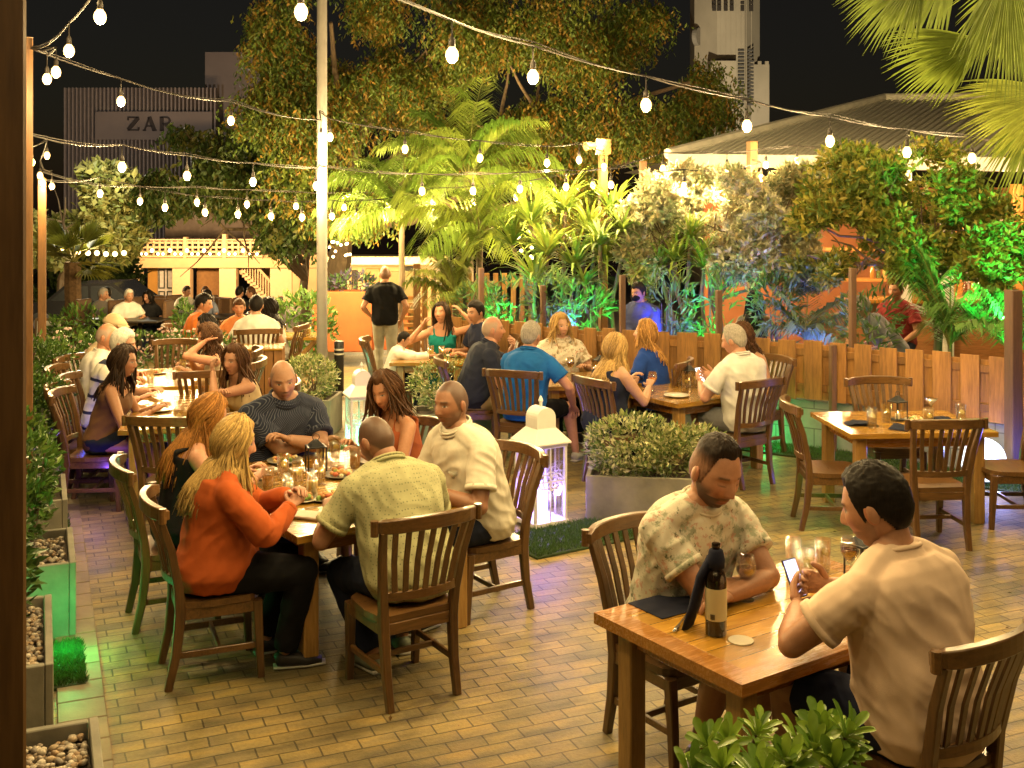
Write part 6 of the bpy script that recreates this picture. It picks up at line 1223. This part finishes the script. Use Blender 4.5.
strap_plant('bright strap-leaved plant below the junction box post', 600, 13.4, [(600, 245, 0), (622, 232, .2), (585, 285, 0)], 55, .5, .05, 43, ((.16, .24, .035), (.2, .27, .05), (.11, .18, .03)))
# feather palms
def feather(mb, r, base, d0, L, nl, ll, w, cols, droop=.9):
    p = V(base); d = V(d0).normalized(); K = 14; P = [p.copy()]; D = [d.copy()]
    for k in range(K): p = p + d * L / K; d = (d + V((0, 0, -1)) * droop * (.05 + .13 * k / K)).normalized(); P.append(p.copy()); D.append(d.copy())
    mb.tube(P, [lerp(.014, .004, i / K) for i in range(K + 1)], 5, col=(.2, .2, .05)); cl = r.choice(cols)
    for i in range(nl):
        f_ = .12 + .88 * i / nl; k = min(K - 1, int(f_ * K)); q = P[k].lerp(P[k + 1], f_ * K - k); dd = D[k]; sd = dd.cross(V((0, 0, 1)));
        if sd.length < .05: sd = dd.orthogonal()
        sd.normalize(); l = ll * (math.sin(math.pi * (.12 + .82 * f_)) ** .7) * r.uniform(.85, 1.1)
        for s in (-1, 1):
            a = (sd * s * .85 + dd * .6 + V((0, 0, r.uniform(-.1, .3)))).normalized(); m = q + a * l * .5; e = q + a * l * .85 + V((0, 0, -l * .42)); side = a.cross(V((0, 0, 1))).normalized() * w / 2; c = jit(r, cl, .2); mb.add([q - side * .4, q + side * .4, m - side, m + side, e], [(0, 1, 3, 2), (2, 3, 4)], col=c)
def feather_palm(label, base, crown, n, L, ll, seed, cols, nl=46, w=.03, droop=.9, tr=.06, elev=(.2, 1.35), name='feather_palm', az=None):
    r = random.Random(seed); t = thing(name, label, 'palm', base); B = V(base); c = V(crown) - B; s = MB(); limb(s, V((0, 0, 0)), c, tr, tr * .7, r, 5, .05); s.build('trunk', BARK, t)
    b = MB()
    for i in range(n):
        a = i * 2.4 + r.uniform(-.3, .3) if az is None else r.uniform(*az); e = r.uniform(*elev); feather(b, r, c + V((0, 0, r.uniform(-.1, .1))), (math.cos(a) * math.cos(e), math.sin(a) * math.cos(e), math.sin(e)), L * r.uniform(.75, 1.1), nl, ll, w, cols, droop)
    b.build('frond', LEAF, t); return t
YG = ((.21, .32, .05), (.16, .29, .045), (.28, .36, .06))
feather_palm('bright yellow-green feathery palm glowing behind the string lights', (at(470, 0, 18.5).x, 18.5, gz(18.5)), at(468, 180, 18.5), 22, 1.9, .75, 51, YG, 60, .03, 1.0)
feather_palm('yellowish feathery palm drooping over the orange planter wall', (at(400, 0, 17.3).x, 17.3, gz(17.3)), at(402, 218, 17.3), 18, 1.45, .6, 52, YG, 50, .03, 1.1)
feather_palm('feathery palm over the tall slatted gate', (at(478, 0, 15.6).x, 15.6, gz(15.6)), at(480, 235, 15.6), 16, 1.3, .55, 53, ((.2, .3, .04), (.27, .35, .045)), 46, .028, 1.1)
feather_palm('low feathery palm at the end of the fence', (at(455, 0, 15).x, 15.0, gz(15)), at(455, 300, 15), 13, 1.0, .42, 54, ((.14, .18, .03), (.18, .2, .035)), 40, .024, .9)
feather_palm('areca palm lit green behind the fence, left of the tall dark post', (at(955, 0, 11.4).x, 11.4, 0), at(950, 345, 11.4), 12, 1.05, .42, 55, ((.1, .2, .04), (.13, .24, .05)), 34, .024, .8, .035, (.5, 1.4))
feather_palm('areca palm lit green behind the fence at the right edge', (at(1018, 0, 10.6).x, 10.6, 0), at(1016, 350, 10.6), 12, .95, .4, 56, ((.1, .2, .04), (.13, .24, .05)), 34, .024, .8, .035, (.5, 1.4))
feather_palm('areca palm lit blue behind the fence', (at(806, 0, 12.4).x, 12.4, 0), at(806, 335, 12.4), 12, .7, .36, 57, ((.12, .2, .08), (.14, .22, .1)), 30, .022, .8, .03, (.4, 1.4))
for i, (px, y, top, lb) in enumerate(((510, 13.6, 305, 'leafy plant lit green behind the blouse table'), (552, 13.0, 300, 'leafy plant lit blue beside the green lit one'), (585, 12.9, 305, 'leafy plant lit green left of the masked waiter'), (668, 12.7, 300, 'leafy plant lit blue right of the masked waiter'), (712, 12.5, 305, 'leafy plant lit green by the bar woman'), (775, 12.6, 300, 'leafy plant lit blue beneath the silvery tree'), (870, 11.9, 315, 'broad leafy plant before the grey-shirted man'), (480, 14.1, 300, 'leafy plant at the left end of the fence'))):
    c = at(px, top, y); shrub('leafy_plant', lb, 'plant', (c.x, y, 0), [((0, 0, c.z * .95), (.3, .22, .38), 1), ((0, 0, c.z * .55), (.26, .2, .4), .5)], 260, .15, .03, ((.10, .18, .05), (.13, .2, .07), (.07, .13, .035)), 60 + i, LEAF, 6, group='leafy plants behind the fence')
# fan palms
def fan(mb, r, hub, d, nrm, L, n, spread, cols, w=.032, droop=.35):
    d = V(d).normalized(); sd = d.cross(V(nrm)).normalized(); up = sd.cross(d).normalized(); cl = r.choice(cols)
    for i in range(n):
        a = lerp(-spread, spread, (i + .5) / n) + r.uniform(-.015, .015); dd = d * math.cos(a) + sd * math.sin(a); l = L * (1 - .22 * (a / spread) ** 2) * r.uniform(.92, 1.05); s2 = dd.cross(up).normalized(); p = V(hub); vs = []; K = 7; c = jit(r, cl, .2); v = dd.copy()
        for k in range(K + 1):
            f_ = k / K; ww = w * (.22 + .78 * min(1, f_ / .45)) * (1 if f_ < .55 else max(.03, (1 - f_) / .45)); vs += [p - s2 * ww / 2 + up * ww * .22, p - up * ww * .12, p + s2 * ww / 2 + up * ww * .22]; p = p + v * l / K; v = (v + V((0, 0, -1)) * droop * .34 * f_ ** 2 + up * (-.05) * f_).normalized()
        mb.add(vs, [(3 * k + q, 3 * k + q + 1, 3 * k + q + 4, 3 * k + q + 3) for k in range(K) for q in (0, 1)], col=c)
FANC = ((.20, .26, .04), (.26, .30, .05), (.15, .2, .035)); r = random.Random(77); cb = V((3.75, 6.6, 4.05)); t = thing('fan_palm', 'fan palm hanging its fronds into the upper right corner', 'palm', (3.95, 6.9, 0)); B = V((3.95, 6.9, 0)); s = MB(); limb(s, V((0, 0, 0)), cb - B, .13, .11, r, 6, .03); s.build('trunk', BARK, t)
for (hx, hy, y, dx, dy, dz, L, n, sp, nx, ny, nz) in ((925, -35, 6.3, -.75, -.15, -.62, .62, 26, .75, .3, -.9, .35), (985, 40, 6.5, -.86, -.1, -.3, .66, 26, .62, .25, -.85, .5), (1010, -40, 6.2, -.12, -.2, -1, .85, 30, .55, .1, -1, .1), (1062, 92, 6.4, -.95, -.1, -.32, .70, 28, .6, .2, -.9, .45), (1048, 85, 6.6, -.35, -.2, -1, .8, 28, .5, .1, -1, .25), (1050, -50, 6.9, -.4, .1, -.75, .8, 26, .7, .1, -1, .3), (960, -60, 7.0, -.5, .2, -.5, .9, 26, .7, .2, -1, .5), (1130, 40, 6.2, .5, -.3, -.4, .8, 24, .8, 0, -1, .5)):
    b = MB(); hub = at(hx, hy, y) - B; b.tube([cb - B, (cb - B).lerp(hub, .5) + V((0, 0, .12)), hub], [.018, .014, .01], 6, col=(.2, .2, .05)); fan(b, r, hub, (dx, dy, dz), (nx, ny, nz), L, int(n * 1.25), sp, FANC, .026, .6); b.build('frond', LEAF, t)
def small_fan_palm(label, px, py, y, n, L, seed, cols, tr):
    r = random.Random(seed); c = at(px, py, y); t = thing('fan_palm', label, 'palm', (c.x, y, gz(y))); B = V((c.x, y, gz(y))); s = MB(); limb(s, V((0, 0, 0)), c - B, tr, tr, r, 6, .02); s.build('trunk', M('palm trunk', (.14, .08, .035), .9, .4, 14, 1.0), t); b = MB()
    for i in range(n):
        a = i * 2.4; e = r.uniform(-.3, 1.2); d = V((math.cos(a) * math.cos(e), math.sin(a) * math.cos(e), math.sin(e))); h = c - B + d * L * .7; b.tube([c - B, h], .02, 4, col=(.2, .18, .04)); fan(b, r, h, d, V((0, 0, 1)) if abs(d.z) < .8 else V((1, 0, 0)), L, 18, 1.1, cols, .07, .5)
    b.build('frond', LEAF, t)
small_fan_palm('stout fan palm under lights at the far left', 73, 262, 26, 16, .75, 78, ((.17, .17, .025), (.12, .14, .02)), .2)
limb_t = MB(); r = random.Random(9)
shrub('green_shrub', 'low bright shrub at the foot of the far left palm', 'shrub', (at(78, 0, 20).x, 20, gz(20)), [((0, 0, .55), (.55, .4, .5), 1), ((.5, 0, .4), (.4, .3, .35), .5)], 700, .14, .05, GRN, 79, LEAF, 6)
shrub('green_shrub', 'small bright plant beside the tall woven chair', 'shrub', (at(184, 0, 19.5).x, 19.5, gz(19.5)), [((0, 0, .6), (.22, .22, .55), 1)], 300, .12, .05, GRN, 80, LEAF, 4)
shrub('leafy_plant', 'potted leafy plant left of the white pole above the trestle table', 'plant', (at(300, 0, 17.5).x, 17.5, gz(17.5)), [((0, 0, .85), (.6, .4, .5), 1)], 500, .16, .06, GRN, 81, LEAF, 6)
shrub('leafy_plant', 'leafy plant on top of the orange planter wall', 'plant', (at(352, 0, 19.4).x, 19.4, at(0, 296, 19.4).z), [((0, 0, .15), (.5, .25, .25), 1)], 400, .13, .05, ((.05, .1, .03), (.08, .07, .12)), 82, LEAF, 3)

b = MB(); r = random.Random(12)
for i in range(70): b.leaf((r.uniform(-2.4, 3.2), r.uniform(4.2, 10), .006), (r.gauss(0, 1), r.gauss(0, 1), .12), (0, 0, 1), r.uniform(.02, .045), r.uniform(.01, .02), jit(r, r.choice(((.16, .08, .02), (.1, .09, .03), (.06, .035, .015)))), .3)
tag(b.build('fallen_leaves', LEAF), kind='stuff')
# ================================================================ STRING LIGHTS
BULBM = glow('lit filament bulb', (1, .66, .25), 4.2); CABLE = M('black cable', (.03, .024, .02), .6); WARM = (1.0, .71, .31)
_b = MB(); _b.lathe([(0, -.078), (.014, -.075), (.026, -.06), (.031, -.042), (.027, -.022), (.016, -.006), (.013, 0)], 12); BULB = _b.mesh('bulb', BULBM, True)
_b = MB(); _b.lathe([(.015, -.004), (.0155, .03), (.008, .045), (.004, .05), (.0035, .12), (0, .12)], 8); SOCK = _b.mesh('socket', CABLE, True)
NB = [0]
def string(label, bulbs, ends=(), power=13, s=1.0, hang=.12, every=1):
    P = [(at(*q) if abs(q[0]) > 10 else V(q)) + V((0, 0, .04)) for q in bulbs]; t = thing('string_light', label, 'string lights', P[0] + V((0, 0, hang)), 0, 'strings of warm bulbs over the terrace'); O = t.location.copy()
    for i, p in enumerate(P):
        b = bpy.data.objects.new('bulb', BULB); COL.objects.link(b); b.parent = t; b.location = p - O; b.scale = (s, s, s); k = bpy.data.objects.new('socket', SOCK); COL.objects.link(k); k.parent = b
        if i % every == 0: lamp('bulb_light', p - O + V((0, 0, -.10 * s)), power * 2.3 * every, WARM, radius=.03, parent=t)
        NB[0] += 1
    C = [p + V((0, 0, hang * s)) for p in P]
    if ends: C = ([V(ends[0])] if ends[0] is not None else []) + C + ([V(ends[1])] if len(ends) > 1 and ends[1] is not None else [])
    Q = []
    for i in range(len(C) - 1):
        L = (C[i + 1] - C[i]).length
        for k in range(4): f_ = k / 4; Q.append(C[i].lerp(C[i + 1], f_) - V((0, 0, L * .05 * 4 * f_ * (1 - f_) * (.3 if L < 1.2 else .5))))
    Q.append(C[-1]); b = MB(); b.tube([q - O for q in Q], .006, 5); b.tube([q - O + V((0, .012, .012 + .01 * math.sin(i))) for i, q in enumerate(Q)], .004, 5); b.build('cable', CABLE, t); return t
def ser(pts, y0, y1): n = len(pts); return [(x, y, lerp(y0, y1, i / max(1, n - 1))) for i, (x, y) in enumerate(pts)]
post2 = V((-3.5, 8.0, 3.58)); post2b = V((-3.5, 8.0, 2.95)); pole = lambda y: V(((321 - CX) * 12.4 / F, 12.3, at(0, y, 12.4).z)); RP = V((5.6, 9.2, 2.75)); MP = at(603, 150, 14.4)
string('nearest string crossing from top centre to the right edge', ser([(452, 55), (533, 77), (646, 105), (747, 126), (830, 141), (907, 152), (972, 158)], 5.1, 8.3), ((-1.6, 3.6, 3.75), RP), 25)
string('string from the orange post up and out of the top left corner', [(69, 51, 6.3), (100, 17, 5.4), (-1.25, 3.6, 3.55), (-.7, 2.6, 3.62)], (post2, (-.2, 1.6, 3.8)), 15)
string('string from the orange post to the tall white pole', ser([(121, 101), (231, 120), (321, 136)], 8.6, 11.8), (post2, pole(112)), 20, 1.1)
string('pair of bulbs on a short lead by the orange post', [(56, 72, 7.2), (47, 79, 7.6)], (post2,), 12)
string('string carrying on from the white pole to the junction box', ser([(330, 136), (405, 148), (480, 157), (547, 162), (579, 159), (604, 166)], 12.2, 14.2), (pole(112), MP), 24, 1.25)
string('lower string from the orange post to the white pole', ser([(122, 166), (187, 175), (253, 181), (316, 185)], 9.6, 12.2), (post2b, pole(166)), 22, 1.2)
string('lower string from the white pole towards the metal roof', ser([(422, 190), (473, 190), (520, 188), (566, 186), (611, 184), (663, 168), (727, 167), (766, 164), (797, 160)], 13, 14.2), (pole(166), at(830, 150, 14.3)), 26, 1.25)
string('far string behind the white pole over the far terrace', ser([(100, 192), (165, 206), (205, 211), (238, 213), (271, 215), (302, 216), (332, 215), (357, 215), (384, 213), (433, 202), (474, 200), (516, 196), (555, 190), (593, 184), (650, 177)], 16, 17.5), (at(42, 180, 14), at(700, 165, 17.6)), 46, 1.45)
string('second far string a little above the other far one', ser([(140, 200), (197, 201), (247, 203), (296, 205), (344, 206), (388, 204), (423, 190)], 17, 18.5), (at(42, 172, 14), at(470, 182, 18.6)), 46, 1.45)
string('bundle of bulbs at the top of the thinner post', [(32, 162, 12.5), (47, 155, 12.8), (40, 175, 13.6), (43, 183, 13.7), (52, 186, 13.8)], (post2b,), 10, 1.1)
string('short string of bulbs in front of the metal roof eave', ser([(684, 185), (720, 186), (761, 177)], 13.6, 14.3), (at(650, 172, 13.4), at(752, 160, 14.4)), 32, 1.25)
# the same strings carry on over the near half of the terrace, above and behind the camera; the last three are added fill
string('string above the front table, mostly out of frame', [(301, 12, 4.9), (-.2, 3.9, 3.7), (.9, 3.3, 3.65), (2.0, 2.9, 3.6), (3.1, 2.6, 3.6)], ((-2.2, 6.2, 3.9), (4.2, 2.3, 3.7)), 15)
string('string over the long table, out of frame overhead', [(-2.6, 5.2, 3.75), (-1.4, 5.4, 3.7), (.0, 5.6, 3.75), (1.6, 5.6, 3.75), (3.4, 5.6, 3.7)], ((-3.5, 5.0, 3.9), (4.6, 5.5, 3.8)), 17, every=2)
string('string behind the camera', [(-2.4, 1.2, 3.5), (-1.0, .4, 3.5), (.6, .2, 3.5), (2.2, .6, 3.5), (3.6, 1.6, 3.5)], ((-3.2, 1.8, 3.6), (4.4, 2.2, 3.6)), 5)
string('string high over the middle of the terrace, above the frame', [(-3.2, 8.3, 4.4), (-1.8, 8.3, 4.35), (-.4, 8.4, 4.35), (1.0, 8.4, 4.35), (2.4, 8.3, 4.35), (3.8, 8.0, 4.4)], ((-4.2, 8.4, 4.6), (5.2, 7.8, 4.6)), 30, every=3)  # unseen bulbs added to lift the middle ground and foliage
string('string down the right side of the terrace, beyond the frame', [(3.9, 4.6, 3.6), (4.5, 6.0, 3.55), (5.0, 7.3, 3.5), (5.9, 8.6, 3.5)], ((3.4, 3.4, 3.7), (6.4, 9.6, 3.6)), 24)  # added out of view to throw front light on the fence
string('string above the leafy tree at the fence, over the top of the frame', [(1.2, 11.4, 4.95), (2.4, 10.8, 4.8), (3.4, 10.2, 4.7), (4.4, 9.5, 4.6), (5.3, 8.8, 4.5)], ((.2, 11.9, 5.1), (6.2, 8.2, 4.6)), 34)  # unseen string added to brighten the tree crowns along the fence
# fairy lights on the balcony, lights by the house and far left palm
t = thing('fairy_lights', 'row of fairy lights along the fretwork balcony', 'fairy lights', at(130, 253, 57.6)); O = t.location.copy(); b = MB()
for i, px in enumerate((133, 141, 146, 152, 158, 163, 170, 175, 181, 187, 192, 198, 204, 210, 219, 224, 229, 235, 243, 250, 257)): p = at(px, 252.5 + (1.5 if i % 3 else -2), 57.5); MB().blob(p - O, .10 if i % 3 == 0 else .07, 8, 6).build('bulb', glow('fairy bulb', (1, .72, .36), 9), t)
for px in (145, 170, 195, 222, 250, 285): lamp('balcony_light', at(px, 250, 52.5) - O, 850, (1, .62, .3), radius=.3, parent=t)
t = thing('fairy_lights', 'fairy lights strung below the far left palm', 'fairy lights', at(90, 253, 29)); O = t.location.copy(); b = MB()
for px, py in ((57, 245), (62, 248), (78, 252), (88, 253), (97, 253), (106, 254), (115, 254), (124, 253)): MB().blob(at(px, py, 29) - O, .07, 8, 6).build('bulb', glow('amber fairy bulb', (1, .6, .2), 9), t); lamp('fairy_light', at(92, 254, 27) - O, 90, WARM, radius=.2, parent=t)
t = thing('fairy_lights', 'cluster of fairy lights in the palm by the cream house', 'fairy lights', at(340, 250, 19)); O = t.location.copy(); b = MB(); r = random.Random(4)
for i in range(12): MB().blob(at(r.uniform(328, 352), r.uniform(240, 258), 19) - O, .024, 8, 6).build('bulb', glow('fairy bulb', (1, .72, .36), 9), t)
for i in range(8): MB().blob(at(r.uniform(500, 535), r.uniform(228, 262), 17) - O, .028, 8, 6).build('bulb', glow('fairy bulb', (1, .72, .36), 9), t)
b = MB(); lamp('fairy_light', at(345, 262, 18.4) - O, 60, WARM, radius=.1, parent=t); lamp('fairy_light', at(520, 240, 16) - O, 40, WARM, radius=.1, parent=t)
# ---------------------------------------------------------------- other lamps at work, along with added fill lamps
SC = S.collection
lamp('floodlight', at(600, 140, 14.2) + V((0, -.3, .1)), 260, (1, .8, .42), 'SPOT', .05, target=at(460, 190, 18.5), angle=75)
lamp('palm_uplight', (at(470, 0, 17).x, 17.0, gz(17) + .2), 420, (1, .9, .4), 'SPOT', .05, target=at(465, 150, 18.5), angle=70)
lamp('tree_fill_light', (at(420, 0, 20.5).x, 20.5, -.2), 1700, (1, .7, .28), 'SPOT', .1, target=at(440, 40, 24), angle=100)  # these three spots are added to brighten the big tree's crown
lamp('tree_fill_light', (at(590, 0, 20.5).x, 20.5, -.2), 1700, (1, .66, .25), 'SPOT', .1, target=at(600, 60, 24.5), angle=100)
lamp('tree_fill_light', (at(310, 0, 19.5).x, 19.5, -.2), 1500, (1, .74, .3), 'SPOT', .1, target=at(310, 80, 23), angle=100)
lamp('palm_uplight', (4.3, 5.4, .3), 70, (1, .8, .35), 'SPOT', .05, target=(3.7, 6.5, 4.0), angle=70)  # unseen spot added to brighten the fan palm fronds
lamp('street_lamp_light', at(90, 150, 29), 700, (1, .93, .66), radius=.2)
lamp('building_fill_spot', (at(130, 0, 55).x, 52, 6), 2600, (1, .86, .72), 'SPOT', .3, target=at(150, 120, 72), angle=60)  # spot without a known fixture, added to light the louvred building
lamp('tower_fill_spot', (at(760, 0, 62).x, 62, -2), 36000, (1, .84, .55), 'SPOT', .3, target=at(738, 20, 90), angle=50)  # added spot that makes the tower stone show
lamp('roof_fill_light', (at(780, 0, 13.9).x, 13.9, 3.9), 70, WARM, radius=.05); lamp('roof_fill_light', (at(930, 0, 13.0).x, 13.2, 4.1), 200, WARM, radius=.05)  # free-hanging lamps added to light the metal roof
for (x, y, z, p) in ((5.0, 16.8, 2.6, 210), (7.4, 16.4, 2.6, 300), (3.4, 18, 2.5, 130), (8.2, 14.4, 2.7, 160), (5.6, 14.2, 2.6, 110)): lamp('bar_light', (x, y, z), p, (1, .62, .3), radius=.08)
for px in (250, 340, 365, 395, 425): lamp('house_fill_light', at(px, 262, 31.5), 260, WARM, radius=.2)  # lamps without fixtures, added to brighten the cream house front
GREEN, BLUE, VIO = (.03, 1, .22), (.08, .12, 1), (.22, .08, 1)
for (p, tg, pw, cl, an) in ((at(505, 335, 13.2), at(512, 300, 13.7), 110, GREEN, 95), (at(566, 335, 12.7), at(558, 300, 13.2), 110, BLUE, 95), (at(588, 335, 12.4), at(590, 305, 13), 80, GREEN, 95), (at(668, 335, 12.1), at(675, 290, 12.9), 70, BLUE, 100), (at(712, 338, 12), at(712, 310, 12.6), 70, GREEN, 90), (at(790, 342, 11.5), at(805, 300, 12.6), 130, BLUE, 100), (at(1003, 318, 10.2), at(985, 225, 11.8), 420, GREEN, 75), (at(1010, 352, 10.1), at(1010, 320, 10.7), 40, GREEN, 100)):
    p.z = max(p.z, .85); lamp('garden_spot', p, pw, cl, 'SPOT', .03, target=tg, angle=an)
lamp('fence_led', (2.55, 11.05, .14), 6, GREEN, radius=.02); lamp('fence_led', (4.75, 9.3, .2), 14, BLUE, radius=.02); lamp('fence_led', (4.0, 9.6, .4), 3, VIO, radius=.02)
lamp('planter_led', pC - VP * .36 - VQ * .06 + V((0, 0, .14)), 6, GREEN, radius=.02); lamp('planter_led', (-2.32, 5.95, .2), 1.2, GREEN, radius=.02)
lamp('planter_led', (-3.25, 8.55, .3), 2.5, VIO, radius=.02); lamp('planter_led', (-3.6, 9.2, .6), 2, BLUE, radius=.02)
lamp('table_led', N5 + V((-.15, .2, .35)), 1.5, GREEN, radius=.02)
# ================================================================ SKY, CAMERA, RENDER
wd = bpy.data.worlds.new('World'); S.world = wd; wd.use_nodes = True; nt = wd.node_tree; bg = nt.nodes['Background']
sk = nt.nodes.new('ShaderNodeTexSky'); sk.sky_type = 'NISHITA'; sk.sun_disc = False; sk.sun_elevation = R(4); sk.sun_rotation = R(160)
mx = nt.nodes.new('ShaderNodeMix'); mx.data_type = 'RGBA'; mx.inputs[0].default_value = .02; mx.inputs[6].default_value = (.05, .03, .024, 1); nt.links.new(sk.outputs[0], mx.inputs[7]); nt.links.new(mx.outputs[2], bg.inputs[0]); bg.inputs[1].default_value = .085
sun = bpy.data.lights.new('moon', 'SUN'); sun.energy = .01; sun.angle = R(.5); sun.color = (1, .95, .9); so = bpy.data.objects.new('moon', sun); COL.objects.link(so); so.rotation_euler = (R(40), 0, R(20))
fuse_all()
cam = bpy.data.cameras.new('camera'); co_ = bpy.data.objects.new('camera', cam); COL.objects.link(co_); S.camera = co_
co_.location = (0, 0, H); co_.rotation_euler = (R(90), 0, 0); cam.sensor_width = 36; cam.lens = F / 1024 * 36; cam.shift_y = -(384 - YH) / 1024; cam.clip_start = .05; cam.clip_end = 2000
S.render.engine = 'CYCLES'; cy = S.cycles; cy.use_denoising = True; cy.use_light_tree = True; cy.max_bounces = 7; cy.diffuse_bounces = 1; cy.glossy_bounces = 3; cy.transmission_bounces = 4; cy.transparent_max_bounces = 14; cy.sample_clamp_indirect = 6; cy.caustics_reflective = False; cy.caustics_refractive = False
try: cy.denoiser = 'OPENIMAGEDENOISE'
except Exception: pass
vs_ = S.view_settings; vs_.view_transform = 'Standard'; vs_.look = 'None'; vs_.gamma = 1; vs_.use_curve_mapping = False; vs_.exposure = .32
